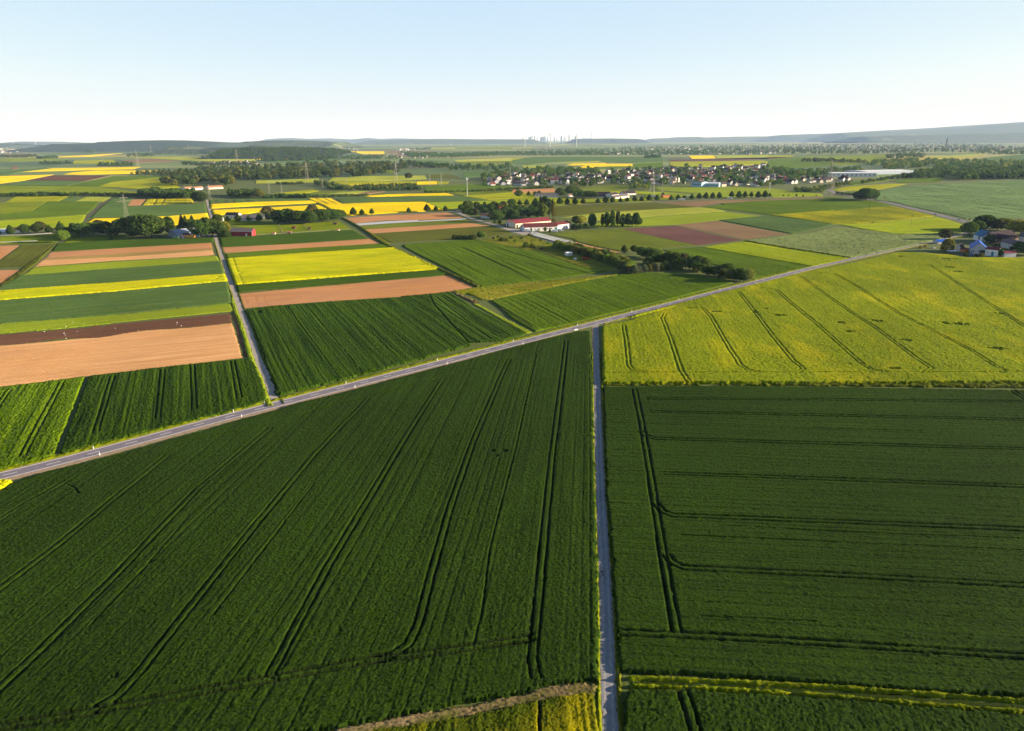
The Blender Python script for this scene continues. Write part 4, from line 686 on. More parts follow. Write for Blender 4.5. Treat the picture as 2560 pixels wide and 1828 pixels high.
#@@PART4
# ------------------------------------------------------------------ trees
PROF = {'round': (.22, lambda t: .50*max(0, math.sin(math.pi*min(1, t*.93+.05)))**.55),
        'lime': (.16, lambda t: .43*min(1, (t/.22))**.5*(max(0, 1-t)**.62)*1.12),
        'oak': (.20, lambda t: .60*max(0, math.sin(math.pi*(t*.8+.16)))**.5),
        'poplar': (.10, lambda t: .135*max(0, math.sin(math.pi*(t*.92+.06)))**.45),
        'tall': (.18, lambda t: .30*max(0, math.sin(math.pi*(t*.88+.08)))**.5),
        'conifer': (.08, lambda t: .26*(1-t)**.8+.01),
        'willow': (.06, lambda t: .50*max(0, math.sin(math.pi*(t*.75+.22)))**.5),
        'shrub': (.0, lambda t: .62*max(0, 1-t**2.2)**.5)}
def leaf_cloud(shape, seed, n, leaf):
    """unit-height crown: leaf-clump quads spread through the outer part of a lobed volume"""
    r = random.Random(seed); cb, rad = PROF[shape]; V = []; Q = []
    lob = [(r.random(), r.random()*6.28, r.uniform(.06, .30), r.uniform(.10, .22)) for _ in range(11)]
    off = Vector((r.random()*50, r.random()*50, r.random()*50)); k = 0; tries = 0
    while k < n and tries < n*12:
        tries += 1
        t = r.random(); a = r.random()*6.2832; base = rad(t)
        b = 1.0
        for lt, la, amp, wd in lob:
            da = (a-la+3.1416) % 6.2832-3.1416; b += amp*math.exp(-((t-lt)/wd)**2-(da/.75)**2)
        b *= .84
        if r.random() > (base/.45+.25): continue
        rr = base*b*(1-.45*r.random()**2.2)
        p = Vector((rr*math.cos(a), rr*math.sin(a), cb+(1-cb)*t))
        if mnoise.noise(p*7+off) < -.22: continue
        nrm = Vector((math.cos(a), math.sin(a), (t-.45)*1.6))+Vector((r.gauss(0, .95), r.gauss(0, .95), r.gauss(0, .95)))
        nrm.normalize(); u = nrm.orthogonal().normalized(); u.rotate(Matrix.Rotation(r.random()*6.28, 3, nrm)); v = nrm.cross(u)
        s = leaf*r.uniform(.6, 1.35)
        for du, dv in ((-1, -.7), (.8, -1), (1, .8), (-.7, 1)): V.append(p+u*s*du*r.uniform(.75, 1.1)+v*s*dv*r.uniform(.75, 1.1)+nrm*s*r.uniform(-.25, .25))
        Q.append((k*4, k*4+1, k*4+2, k*4+3)); k += 1
    return np.array([tuple(v) for v in V]), np.array(Q)
def trunk_mb(shape, seed):
    r = random.Random(seed); cb, rad = PROF[shape]; mb = MB(); h = cb+(1-cb)*.55
    a = Vector((0, 0, -.02)); w0 = .026 if shape != 'shrub' else .02
    for i in range(4):
        b = Vector((r.gauss(0, .006), r.gauss(0, .006), h*(i+1)/4)); mb.bar(a, b, w0*(1-.2*i), 0, w0*(1-.2*(i+1)), 6); a = b
    for i in range(6 if shape != 'conifer' else 0):
        z = cb*.8+(h-cb*.8)*(i+.6)/6; an = r.random()*6.28; L = rad(min(.9, .25+i*.09))*.75
        mb.bar((0, 0, z), (L*math.cos(an), L*math.sin(an), z+L*.7), w0*.42, 0, w0*.12, 5)
    return mb
_tp = {}
def tproto(shape, leaf, var):
    k = (shape, leaf, var)
    if k not in _tp:
        if (shape, var) not in _tp:
            V, Q = leaf_cloud(shape, 17*var+len(shape)*101, 1500 if shape != 'poplar' else 900, .036 if shape not in ('poplar',) else .028)
            tm = trunk_mb(shape, var+5).mesh(shape+'_trunk'); tm.materials.append(BARK); _tp[(shape, var)] = (V, Q, tm)
        V, Q, tm = _tp[(shape, var)]
        me = np_mesh(shape+'_crown', V, Q); me.materials.append(LEAF[leaf]); _tp[k] = (me, tm)
    return _tp[k]
def tree_at(p, h, shape, leaf, label, name='tree', cat='tree', group=None, wide=1.0, var=None):
    me, tm = tproto(shape, leaf, random.randrange(3) if var is None else var)
    e = empty(name, p, random.random()*6.28); s = h*1.1; wide *= {'lime': 1.12, 'poplar': 1.1, 'shrub': 1.25, 'conifer': 1.1}.get(shape, 1.12)
    e.scale = (s*wide, s*wide*random.uniform(.92, 1.08), s)
    c = link('crown', me, (), e); t = link('trunk', tm, (), e)
    tag(e, label, cat, group); return e
def tree(z, x, y, hp, shape, leaf, label, name='tree', cat='tree', group=None, wide=1.0):
    p = G(z, (x, y)); h = top_z(z, (x, y), hp)
    return tree_at(p, h, shape, leaf, label, name, cat, group, wide)
_lp = {}
def lowproto(shape, leaf, var, n=260, ls=.062):
    k = (shape, leaf, var)
    if k not in _lp:
        V, Q = leaf_cloud(shape, 31*var+len(shape)*7, n, ls)
        t = MB(); t.bar((0, 0, -.02), (0, 0, .5), .026, 1, .012, 4)
        nv = len(V); V2 = np.vstack([V, np.array(t.v)]); fs = [f for f in t.f if len(f) == 4]
        Q2 = np.vstack([Q, np.array(fs)+nv]); me = np_mesh('far_'+shape, V2, Q2)
        me.materials.append(LEAF[leaf]); me.materials.append(BARK)
        mi = np.zeros(len(Q2), np.int32); mi[len(Q):] = 1; me.polygons.foreach_set('material_index', mi); _lp[k] = me
    return _lp[k]
NT = [0]
def far_tree(p, h, shape, leaf, label, group, wide=1.0, name='tree'):
    NT[0] += 1
    o = link(name, lowproto(shape, leaf, random.randrange(3)), (), None, p, random.random()*6.28)
    o.scale = (h*wide, h*wide, h); return tag(o, label, 'tree', group)
def wood(name, items, label, kind='stuff', n=90, ls=.10, cat='wood', zoff=None):
    """many tree crowns that read as one mass; items = (x, y, h, wide, leaf)"""
    mats = sorted({i[4] for i in items}); protos = [leaf_cloud(s, 900+j, n, ls) for j, s in enumerate(('round', 'oak', 'round', 'tall', 'round', 'shrub' if cat == 'hedge' else 'lime'))]
    VV = []; QQ = []; MI = []; nv = 0
    for (x, y, h, wd, lf) in items:
        V, Q = random.choice(protos); a = random.random()*6.28; ca, sa = math.cos(a), math.sin(a)
        X = (V[:, 0]*ca-V[:, 1]*sa)*h*wd+x; Y = (V[:, 0]*sa+V[:, 1]*ca)*h*wd+y
        Z = V[:, 2]*h+(zoff(x, y) if zoff else 0)
        VV.append(np.stack([X, Y, Z], 1)); QQ.append(Q+nv); MI.append(np.full(len(Q), mats.index(lf), np.int32)); nv += len(V)
    c = np.array([np.mean([i[0] for i in items]), np.mean([i[1] for i in items]), 0])
    me = np_mesh(name, np.vstack(VV)-c, np.vstack(QQ))
    for m in mats: me.materials.append(LEAF[m])
    me.polygons.foreach_set('material_index', np.concatenate(MI))
    return tag(link(name, me, (), None, tuple(c)), label, cat, None, kind)
def in_poly(x, y, P):
    c = False
    for i in range(len(P)):
        (x0, y0), (x1, y1) = P[i], P[(i+1) % len(P)]
        if (y0 > y) != (y1 > y) and x < (x1-x0)*(y-y0)/(y1-y0)+x0: c = not c
    return c
def scatter(z, poly, n, mind, seed):
    """ground points spread over the area that a polygon bounds, at least mind metres apart"""
    r = random.Random(seed); P = [nat(p[0], p[1:]) if isinstance(p[0], str) else nat(z, p) for p in poly]
    xs_ = [p[0] for p in P]; ys_ = [p[1] for p in P]; out = []; tries = 0
    while len(out) < n and tries < n*30:
        tries += 1; x, y = r.uniform(min(xs_), max(xs_)), r.uniform(min(ys_), max(ys_))
        if not in_poly(x, y, P): continue
        g = G('X', (x, y))
        if any((g.x-q.x)**2+(g.y-q.y)**2 < mind*mind for q in out): continue
        out.append(g)
    return out
# the lime avenue
AV = [(425, 685, 65), (490, 682, 52), (560, 682, 58), (630, 680, 52), (763, 672, 45), (830, 668, 57), (892, 668, 52), (963, 664, 44), (1022, 660, 42), (1088, 655, 50), (1150, 655, 45), (1220, 653, 60), (1287, 650, 52),
      (1413, 645, 45), (1475, 642, 46), (1598, 637, 48), (1663, 634, 52), (1722, 632, 56), (1782, 630, 52), (1840, 629, 54), (1950, 620, 54), (2015, 625, 60), (2070, 622, 54), (2125, 618, 46), (2185, 625, 57), (2245, 624, 62), (2288, 614, 34)]
for i, (x, y, h) in enumerate(AV):
    tree('C', x, y, h, 'lime', 'dark', f'{ORD[i]} lime tree from the left in the long avenue before the village', 'lime_tree', group='lime trees of the long avenue', wide=1.02)
SA = [(778, 795, 60), (865, 780, 68), (942, 775, 50), (1030, 772, 52), (1357, 752, 42), (1520, 748, 65), (1598, 740, 45), (1682, 740, 45)]
for i, (x, y, h) in enumerate(SA):
    tree('B', x, y, h, 'lime', 'dark', f'{ORD[i]} lime tree from the left in the short row before yellow rapeseed', 'lime_tree', group='lime trees of the short row', wide=1.02)
# dark tree row on the left and the trees about the machine shed
LT = [(-20, 955, 60, 'lime', 'dark'), (100, 955, 85, 'lime', 'dark'), (225, 945, 82, 'round', 'dark'), (325, 940, 80, 'round', 'dark'), (360, 925, 85, 'round', 'brown'), (440, 938, 70, 'lime', 'dark'), (545, 930, 90, 'lime', 'dark'), (600, 965, 75, 'round', 'mid'),
      (660, 955, 100, 'tall', 'dark'), (740, 968, 112, 'oak', 'dark'), (765, 920, 60, 'conifer', 'dark'), (830, 950, 100, 'oak', 'dark'), (880, 920, 92, 'round', 'brown'), (945, 955, 112, 'oak', 'dark'), (1010, 900, 70, 'conifer', 'dark'),
      (1075, 935, 112, 'oak', 'dark'), (1145, 955, 145, 'oak', 'dark'), (1230, 965, 170, 'oak', 'dark'), (1290, 985, 192, 'oak', 'dark'), (1350, 978, 182, 'oak', 'dark'), (1408, 925, 122, 'round', 'olive'), (1180, 985, 100, 'round', 'dark'), (1010, 965, 80, 'oak', 'dark'),
      (1510, 950, 145, 'tall', 'dark'), (1622, 900, 115, 'conifer', 'brown'), (1655, 900, 108, 'conifer', 'dark'), (1690, 890, 70, 'round', 'dark'), (1712, 870, 88, 'conifer', 'dark'), (1790, 975, 145, 'oak', 'dark'), (1842, 972, 160, 'tall', 'dark'), (1885, 962, 135, 'round', 'mid'), (1828, 900, 90, 'round', 'dark')]
for i, (x, y, h, s, l) in enumerate(LT):
    lab = 'dark tree in the unbroken tree row behind the left strips' if x < 1460 and l == 'dark' else 'brownish tree standing out of the dark left tree row' if l == 'brown' and x < 1460 else f'{["tall dark", "slim pointed", "bushy dark", "broad dark", "brown pointed"][i % 5]} tree beside the blue machine shed, {ORD[max(0, i-23)]} from the left'
    tree('A', x, y, h, s, l, lab, 'tree', group='trees of the left tree row' if x < 1460 else 'trees by the machine shed', wide=1.0 if s != 'oak' else .95)
tree('A', 558, 1018, 98, 'round', 'bright', 'bright green round bush at the corner of the paddock', 'bush', 'bush')
tree('A', 672, 978, 48, 'shrub', 'bright', 'small bright shrub in front of the dark tree row', 'shrub', 'shrub')
tree('A', 990, 992, 28, 'shrub', 'mid', 'low shrub on the lit grass below the tree row', 'shrub', 'shrub')
tree('A', 1930, 850, 75, 'round', 'mid', 'grey-green tree beside the small white annex', 'tree')
tree('A', 1955, 965, 115, 'oak', 'dark', 'dark tree between the pale lane and the golden willow', 'tree')
tree('A', 1995, 960, 118, 'willow', 'gold', 'golden-green willow left of the red barn', 'willow_tree', 'willow')
tree('A', 2015, 968, 55, 'shrub', 'dark', 'dark shrub against the left end of the red barn', 'shrub', 'shrub')
for i, (x, y, h) in enumerate([(2025, 838, 52), (2118, 835, 68), (2212, 832, 52)]):
    tree('A', x, y, h, 'lime', 'dark', f'{ORD[i]} tree from the left in front of the white farmhouse', 'lime_tree', group='trees in front of the white farmhouse')
for i, (x, y, h, s, l, lab) in enumerate([(105, 780, 75, 'oak', 'brown', 'broad brownish tree behind the low white building'), (115, 828, 62, 'round', 'dark', 'dark round tree before the low white building'), (30, 835, 66, 'lime', 'dark', 'dark tree at the right end of the long white building'), (500, 762, 72, 'oak', 'brown', 'brown-crowned tree rising behind the dark grove')]):
    tree('B', x, y, h, s, l, lab)
for i, (x, y, h) in enumerate([(200, 852, 112), (250, 852, 110), (310, 852, 112), (370, 852, 106), (430, 850, 102), (490, 852, 98), (540, 842, 92), (590, 838, 106), (640, 832, 92), (690, 828, 96), (730, 815, 82), (280, 835, 105), (460, 838, 100), (615, 825, 88), (660, 815, 88)]):
    tree('B', x, y, h, 'oak' if i % 2 else 'round', 'dark', 'dark tree in the dense grove behind the horse meadow', 'tree', group='grove behind the horse meadow')
# farm grove
for (x, y, h, s, l) in [(150, 252, 100, 'round', 'dark'), (265, 242, 145, 'oak', 'dark'), (235, 322, 112, 'oak', 'dark'), (330, 340, 120, 'oak', 'dark'), (395, 342, 130, 'tall', 'brown'), (410, 222, 112, 'round', 'mid'), (545, 192, 90, 'lime', 'dark'), (480, 262, 112, 'oak', 'dark'), (640, 272, 130, 'oak', 'dark'),
                       (700, 222, 118, 'round', 'brown'), (780, 265, 130, 'oak', 'dark'), (860, 222, 120, 'round', 'brown'), (1000, 172, 110, 'oak', 'dark'), (980, 232, 92, 'round', 'mid'), (1130, 162, 92, 'lime', 'dark'), (1250, 166, 102, 'lime', 'dark'), (1395, 202, 152, 'lime', 'dark'), (1150, 372, 152, 'oak', 'dark'), (1285, 372, 152, 'tall', 'dark'),
                       (1380, 352, 140, 'oak', 'dark'), (1040, 392, 152, 'oak', 'dark'), (930, 392, 130, 'conifer', 'mid'), (735, 432, 172, 'oak', 'dark'), (800, 392, 130, 'oak', 'dark'), (865, 352, 112, 'round', 'dark'), (580, 262, 100, 'oak', 'dark'), (900, 300, 122, 'oak', 'dark'), (1200, 300, 120, 'oak', 'dark'), (1330, 262, 102, 'oak', 'dark'), (1440, 282, 122, 'oak', 'dark'),
                       (1680, 160, 98, 'lime', 'dark'), (1430, 372, 110, 'round', 'dark'), (690, 360, 110, 'oak', 'dark'), (540, 300, 95, 'oak', 'dark'), (1080, 250, 90, 'oak', 'dark')]:
    tree('Q', x, y, h, s, l, {'dark': 'dark broadleaf tree in the farm grove behind the red-roofed halls', 'brown': 'brownish tree among the dark farm grove', 'mid': 'lighter green tree among the dark farm grove'}[l], 'tree', group='trees of the farm grove')
tree('Q', 1515, 382, 232, 'tall', 'bright', 'tall bright green tree behind the red-roofed hall', 'tree')
for i, (x, y, h, l) in enumerate([(1480, 182, 155, 'mid'), (1530, 282, 250, 'dark'), (1570, 282, 250, 'dark'), (1622, 332, 255, 'dark')]):
    tree('Q', x, y, h, 'poplar', l, f'{ORD[i]} dark poplar from the left at the right end of the farm grove', 'poplar_tree', group='dark poplars by the farm grove', wide=1.1)
tree('Q', 1688, 362, 250, 'poplar', 'gold', 'thin golden poplar at the right end of the farm grove', 'poplar_tree', wide=.75)
for i, (x, y, h, w_) in enumerate([(22, 302, 95, 1.3), (58, 312, 118, 1.5), (108, 322, 150, 1.05), (157, 302, 122, 1.15), (200, 312, 104, 1.5)]):
    tree('H', x, y, h, 'poplar', 'dark', f'{ORD[i]} poplar from the left in the row before the light green field', 'poplar_tree', group='row of poplars', wide=w_)
for i, (x, y, h, s) in enumerate([(248, 310, 105, 'tall'), (285, 308, 82, 'round'), (318, 308, 112, 'tall'), (335, 306, 75, 'round')]):
    tree('H', x, y, h, s, 'dark', f'{ORD[i]} bushy tree from the left at the right end of the poplar row', group='bushy trees after the poplars')
tree('C', 711, 890, 115, 'tall', 'dark', 'single tall tree left of the poplar row', wide=.95)
for (x, y, h, s, l, lab) in [(2085, 482, 122, 'round', 'dark', 'round dark tree right of the white block of flats'), (2135, 490, 132, 'round', 'gold', 'yellow-lit tree right of the white block of flats'), (2055, 560, 92, 'shrub', 'dark', 'dark bush at the right end of the farm'), (2150, 562, 85, 'round', 'dark', 'dark round bush in the farm corner'), (2230, 545, 75, 'shrub', 'mid', 'last bush right of the farm'),
                             (1325, 598, 62, 'conifer', 'dark', 'slim dark conifer beside the silver car'), (1635, 612, 78, 'conifer', 'dark', 'slim dark conifer before the white farm building'), (1290, 682, 46, 'round', 'dark', 'round dark bush at the head of the polytunnel'), (1560, 600, 70, 'tall', 'olive', 'sparse tree before the white farm building'), (1440, 590, 55, 'shrub', 'olive', 'olive shrub before the white farm building'),
                             (1700, 430, 50, 'shrub', 'olive', 'pale bush behind the long red-roofed hall'), (800, 480, 70, 'round', 'dark', 'dark bush beside the farm lane'), (720, 460, 50, 'shrub', 'dark', 'low dark bush beside the farm lane'), (1160, 545, 48, 'shrub', 'dark', 'shrub at the corner of the cream hall')]:
    tree('Q', x, y, h, s, l, lab)
for i, (x, y, h) in enumerate([(485, 422, 40), (515, 422, 34), (545, 422, 36), (580, 422, 36), (620, 422, 37), (655, 422, 42)]):
    tree('G', x, y, h, 'shrub', 'dark', 'dark shrub in the short row between two green fields', 'shrub', 'shrub', 'short row of shrubs', wide=.9)
tree('G', 710, 414, 56, 'round', 'dark', 'dark round tree ending the short shrub row'); tree('G', 742, 412, 48, 'round', 'bright', 'bright round bush ending the short shrub row', 'bush', 'bush')
for i, (x, y, h, l) in enumerate([(830, 425, 22, 'mid'), (900, 435, 30, 'mid'), (950, 440, 30, 'olive'), (1020, 450, 26, 'bright'), (1120, 490, 40, 'mid'), (1175, 500, 34, 'mid'), (870, 410, 20, 'dark'), (1000, 410, 22, 'olive'), (1080, 420, 20, 'mid'), (1250, 440, 20, 'olive'), (1320, 465, 20, 'bright'), (980, 420, 24, 'mid')]):
    tree('G', x, y, h, 'shrub' if i % 3 else 'round', l, 'small orchard bush in the overgrown meadow by the polytunnel', 'bush', 'bush', 'orchard bushes', wide=1.1)
# hedgerow from the polytunnel to the main road
rh = random.Random(5); HP = [(1405, 492), (1560, 520), (1740, 565), (1880, 605), (2000, 650), (2060, 690)]
for i in range(96):
    t = i/95*4.999; k = int(t); t -= k; row = i % 3
    x = HP[k][0]+(HP[k+1][0]-HP[k][0])*t+rh.gauss(0, 5)-row*10; y = HP[k][1]+(HP[k+1][1]-HP[k][1])*t+row*(7+9*i/95)+rh.gauss(0, 3)
    tree('G', x, y, rh.uniform(40, 60)+14*i/95, 'shrub', rh.choice(['olive', 'bright', 'gold', 'bright', 'mid', 'olive']), 'leafy bush in the long hedge from polytunnel to roadside trees', 'bush', 'bush', 'bushes of the long hedge', wide=rh.uniform(.85, 1.05))
for i, (x, y, h, s, l) in enumerate([(215, 547, 68, 'lime', 'dark'), (300, 543, 62, 'round', 'dark'), (365, 575, 78, 'oak', 'dark'), (410, 592, 82, 'oak', 'dark'), (470, 600, 86, 'oak', 'dark'), (520, 595, 80, 'round', 'bright'), (610, 660, 112, 'oak', 'dark'), (665, 662, 112, 'oak', 'dark'), (730, 662, 105, 'oak', 'brown'), (795, 692, 108, 'tall', 'dark'), (870, 690, 112, 'round', 'mid'), (925, 692, 98, 'round', 'mid'),
                                     (975, 748, 82, 'oak', 'dark'), (1050, 740, 78, 'round', 'dark'), (1130, 750, 102, 'oak', 'dark'), (1185, 785, 92, 'oak', 'dark'), (1245, 797, 104, 'oak', 'dark'), (1300, 792, 102, 'oak', 'olive'), (1080, 775, 55, 'shrub', 'dark'), (700, 690, 50, 'shrub', 'mid'), (850, 705, 45, 'shrub', 'olive')]):
    lab = {'dark': 'dark tree', 'bright': 'bright green tree', 'brown': 'brownish tree', 'mid': 'lighter green tree', 'olive': 'olive tree'}[l]
    tree('H', x, y, h, s, l, f'{ORD[i]} tree along the hedge running to the main road, a {lab}', group='roadside hedge trees', wide=.95)
for i, (x, y, h, l) in enumerate([(215, 725, 58, 'grey'), (255, 728, 60, 'grey'), (300, 728, 72, 'grey'), (340, 722, 62, 'grey'), (390, 712, 62, 'grey'), (440, 706, 58, 'olive'), (500, 704, 58, 'grey'), (550, 698, 50, 'olive'), (600, 694, 48, 'brown'), (460, 690, 60, 'dark'), (560, 690, 55, 'dark')]):
    tree('H', x, y, h, 'shrub', l, f'{ORD[i]} grey-green shrub from the left before the roadside hedge', 'shrub', 'shrub', 'grey-green shrubs', wide=.75)
tree('H', 70, 545, 32, 'shrub', 'brown', 'reddish shrub in the long hedge', 'shrub', 'shrub')
for i, (x, y, h, s, l) in enumerate([(440, 580, 78, 'round', 'mid'), (560, 640, 80, 'oak', 'mid'), (640, 690, 70, 'oak', 'dark'), (585, 690, 66, 'round', 'olive'), (760, 685, 84, 'oak', 'mid'), (835, 695, 84, 'oak', 'dark'), (905, 712, 66, 'oak', 'mid'), (945, 735, 70, 'oak', 'dark'), (1015, 752, 72, 'round', 'mid'), (1095, 765, 74, 'oak', 'mid'), (1160, 785, 70, 'oak', 'olive'), (1215, 792, 80, 'oak', 'dark'), (1275, 798, 82, 'oak', 'mid'), (530, 640, 72, 'oak', 'dark'), (480, 640, 70, 'oak', 'mid'), (430, 650, 66, 'shrub', 'mid')]):
    tree('H', x, y, h, s, l, 'leafy tree closing the gaps in the roadside hedge', group='gap trees of the roadside hedge')
# lone thicket and right-hand farm
for i, (x, y, h) in enumerate([(795, 786, 72), (830, 790, 85), (872, 790, 100), (910, 788, 95), (932, 780, 80), (855, 775, 90)]):
    tree('D', x, y, h, 'oak', 'dark', 'dark tree in the lone thicket beside the country road', group='lone thicket', wide=.95)
for (x, y, h, s, l, lab) in [(868, 705, 165, 'oak', 'brown', 'big dark tree standing on the main road edge'), (1290, 622, 205, 'oak', 'dark', 'large dark tree at the road junction'), (1215, 600, 120, 'round', 'dark', 'smaller dark tree at the road junction'), (1500, 525, 215, 'oak', 'dark', 'tall dark tree behind the blue-roofed house'), (1590, 530, 235, 'oak', 'dark', 'tallest dark tree behind the blue-roofed house'), (1430, 560, 170, 'oak', 'dark', 'dark tree left of the blue-roofed house'),
                             (1800, 545, 185, 'oak', 'brown', 'brownish tree behind the dark barns'), (1720, 520, 170, 'round', 'olive', 'olive tree behind the dark barns'), (1950, 540, 190, 'oak', 'olive', 'broad olive tree behind the dark barns'), (2100, 605, 215, 'oak', 'olive', 'broad golden-olive tree right of the dark barns'), (2250, 620, 230, 'oak', 'gold', 'golden tree at the right edge behind the farm'), (2360, 620, 230, 'oak', 'gold', 'golden tree just past the right edge'), (2150, 560, 190, 'oak', 'olive', 'olive tree behind the tall grey house'), (1890, 500, 160, 'oak', 'dark', 'dark tree far behind the barns'), (2480, 760, 300, 'oak', 'dark', 'tall tree shading the farm from beyond the right edge'), (2560, 900, 320, 'oak', 'dark', 'tallest tree shading the farmyard from beyond the edge'), (2440, 980, 260, 'oak', 'dark', 'near tree shading the garage from beyond the edge'), (2620, 650, 300, 'oak', 'dark', 'back tree shading the barns from beyond the edge'),
                             (905, 905, 190, 'willow', 'olive', 'big yellowish tree before the white gable'), (1510, 1022, 68, 'shrub', 'olive', 'pale flowering bush before the blue door'), (1850, 1012, 130, 'tall', 'dark', 'dark conifer-like tree before the red-roofed shed'), (2170, 905, 145, 'oak', 'dark', 'dark tree beside the grey house at the right'), (2260, 925, 120, 'round', 'dark', 'dark round tree at the right edge of the farm'), (2050, 900, 70, 'round', 'mid', 'small tree before the lavender house'), (430, 862, 42, 'shrub', 'gold', 'small yellow-green bush beside the main road'), (520, 842, 40, 'shrub', 'gold', 'second yellow-green bush beside the main road'),
                             (1300, 360, 35, 'conifer', 'dark', 'small conifer at the end of the country road'), (1000, 760, 55, 'round', 'olive', 'low olive tree behind the yellowish tree'), (1655, 770, 130, 'oak', 'dark', 'dark tree between blue-roofed and teal-roofed houses'), (1775, 900, 110, 'round', 'mid', 'green tree behind the white shed'), (1235, 1002, 62, 'shrub', 'mid', 'green bush before the orange shed'), (2300, 985, 190, 'oak', 'dark', 'dark tree at the right edge behind the garage'), (1425, 1018, 52, 'shrub', 'dark', 'low dark bush before the blue-roofed gable')]:
    tree('L', x, y, h, s, l, lab)
for (z, x, y, h, s, l, lab) in [('C', 58, 620, 62, 'round', 'dark', 'dark round tree left of the long white sheds'), ('C', 147, 606, 40, 'lime', 'dark', 'small pointed tree left of the long white sheds'), ('C', 205, 600, 32, 'round', 'dark', 'small dark tree at the end of the white shed'), ('C', 240, 596, 34, 'round', 'dark', 'small dark tree behind the white shed'), ('C', 430, 606, 66, 'oak', 'dark', 'broad dark tree right of the long white shed'), ('C', 520, 598, 78, 'oak', 'mid', 'tall broad tree between the white sheds'), ('C', 560, 592, 60, 'oak', 'dark', 'dark tree behind the clipped grove'),
                                 ('C', 1340, 618, 40, 'tall', 'brown', 'bare brownish small tree in the avenue gap'), ('C', 1530, 632, 30, 'round', 'dark', 'small tree among the parked trucks'), ('C', 575, 862, 72, 'round', 'dark', 'round dark tree left of the single tall tree'), ('C', 612, 858, 70, 'round', 'gold', 'yellow-lit round tree left of the single tall tree'),
                                 ('U', 1000, 578, 28, 'round', 'olive', 'first sapling right of the avenue end'), ('U', 1080, 575, 26, 'round', 'olive', 'second sapling right of the avenue end'), ('U', 1205, 580, 40, 'tall', 'olive', 'third sapling right of the avenue end'), ('U', 1308, 585, 28, 'round', 'dark', 'fourth sapling right of the avenue end'), ('U', 1520, 572, 20, 'round', 'dark', 'fifth sapling right of the avenue end'),
                                 ('A', 1770, 668, 92, 'oak', 'mid', 'large round tree beside the lane at the far hedge'), ('A', 1730, 650, 60, 'round', 'dark', 'darker tree behind the large round tree at the far hedge'), ('A', 1795, 672, 95, 'round', 'dark', 'dark half of the tree clump at the far hedge'), ('B', 35, 625, 65, 'oak', 'olive', 'olive tree right of the power pylon pair'), ('B', 1355, 455, 50, 'oak', 'brown', 'lone brownish tree on the pale meadow')]:
    tree(z, x, y, h, s, l, lab)
for i in range(10):
    tree('C', 560+i*20, 622+random.uniform(-6, 4), random.uniform(44, 54), 'oak', 'dark', 'dark tree in the dense clump between the white sheds', group='clump between the sheds', wide=.8)
#@@PART5
# ------------------------------------------------------------------ woods, hedges, village trees far off
def items(z, poly, n, h0, h1, mind, leaves, seed, wd=(.8, 1.15)):
    r = random.Random(seed)
    return [(g.x, g.y, r.uniform(h0, h1), r.uniform(*wd), r.choice(leaves)) for g in scatter(z, poly, n, mind, seed)]
DK = ['dark', 'dark', 'mid', 'dark']; MX = ['dark', 'mid', 'mid', 'olive', 'dark']
wood('wood', items('A', [(1420, 495), (1600, 412), (1850, 365), (2275, 365), ('B', 500, 318), ('B', 1270, 325), ('B', 1385, 350), ('B', 1330, 390), ('B', 1050, 430), ('B', 950, 440), ('B', 700, 445), ('B', 0, 468), (2100, 470), (2080, 530), (1830, 480), (1640, 530), (1500, 515)], 620, 13, 21, 7, MX, 1), 'large mixed wood across the middle left of the plain', n=110)
wood('wood', items('A', [(1150, 415), (1400, 395), (1650, 395), (1850, 410), (1850, 440), (1500, 430), (1160, 420)], 110, 8, 13, 7, MX, 2), 'scrubby left end of the mixed wood', n=90)
wood('wood', items('A', [(1255, 600), (1400, 585), (1560, 600), (1730, 605), (1720, 632), (1500, 632), (1260, 622)], 120, 10, 15, 5, ['dark'], 3), 'dense dark wood above the pale striped field')
wood('wood', items('A', [(2030, 595), (2275, 590), (2275, 622), (2040, 620)], 40, 9, 14, 5, ['dark'], 4)+items('B', [(0, 590), (30, 600), (30, 625), (0, 625)], 8, 9, 13, 5, ['dark', 'mid'], 41), 'dark clump of trees right of the pylon pair')
def hedge(label, z, a, b, n, h0, h1, jit, leaves, seed):
    r = random.Random(seed); it = []
    for i in range(n):
        t = (i+r.random())/n; g = G(z, (a[0]+(b[0]-a[0])*t, a[1]+(b[1]-a[1])*t+r.gauss(0, jit)))
        it.append((g.x, g.y, r.uniform(h0, h1), r.uniform(.7, 1.2), r.choice(leaves)))
    wood('hedge', it, label, 'thing', 70, .13, 'hedge')
hedge('long dark hedge along the upper edge of the left fields', 'A', (-30, 610), (690, 603), 90, 4, 8, 3, DK, 5)
hedge('hedge continuing right towards the dark wood', 'A', (700, 603), (1260, 608), 60, 4, 7, 2, DK, 6)
hedge('low dark hedge above the blue-green strip with tracks', 'B', (60, 620), (480, 622), 50, 4, 8, 3, ['dark'], 7)
hedge('thin hedge right of the low dark hedge', 'B', (480, 620), (1000, 605), 50, 3, 5, 2, MX, 8)
hedge('row of bushes above the far pale fields', 'B', (640, 550), (1470, 550), 80, 4, 10, 4, MX, 9)
hedge('bush line in the pale far meadow', 'B', (880, 525), (1430, 515), 50, 4, 7, 3, MX, 10)
hedge('dark bush line over the straw meadow', 'B', (180, 505), (430, 500), 30, 4, 7, 2, DK, 11)
hedge('scrub between the straw fields', 'B', (520, 500), (800, 545), 50, 5, 11, 6, MX, 12)
hedge('bush line above the yellow far strip', 'B', (1500, 580), (2275, 560), 60, 3, 5, 3, MX, 13)
hedge('hedge below the village at its left end', 'S', (0, 570), (900, 525), 60, 3, 6, 3, MX, 14)
hedge('bushes along the brown field left of the village', 'S', (900, 520), (1450, 495), 40, 3, 6, 3, MX, 15)
hedge('dark line of trees far left', 'A', (360, 325), (650, 322), 30, 10, 16, 3, DK, 16)
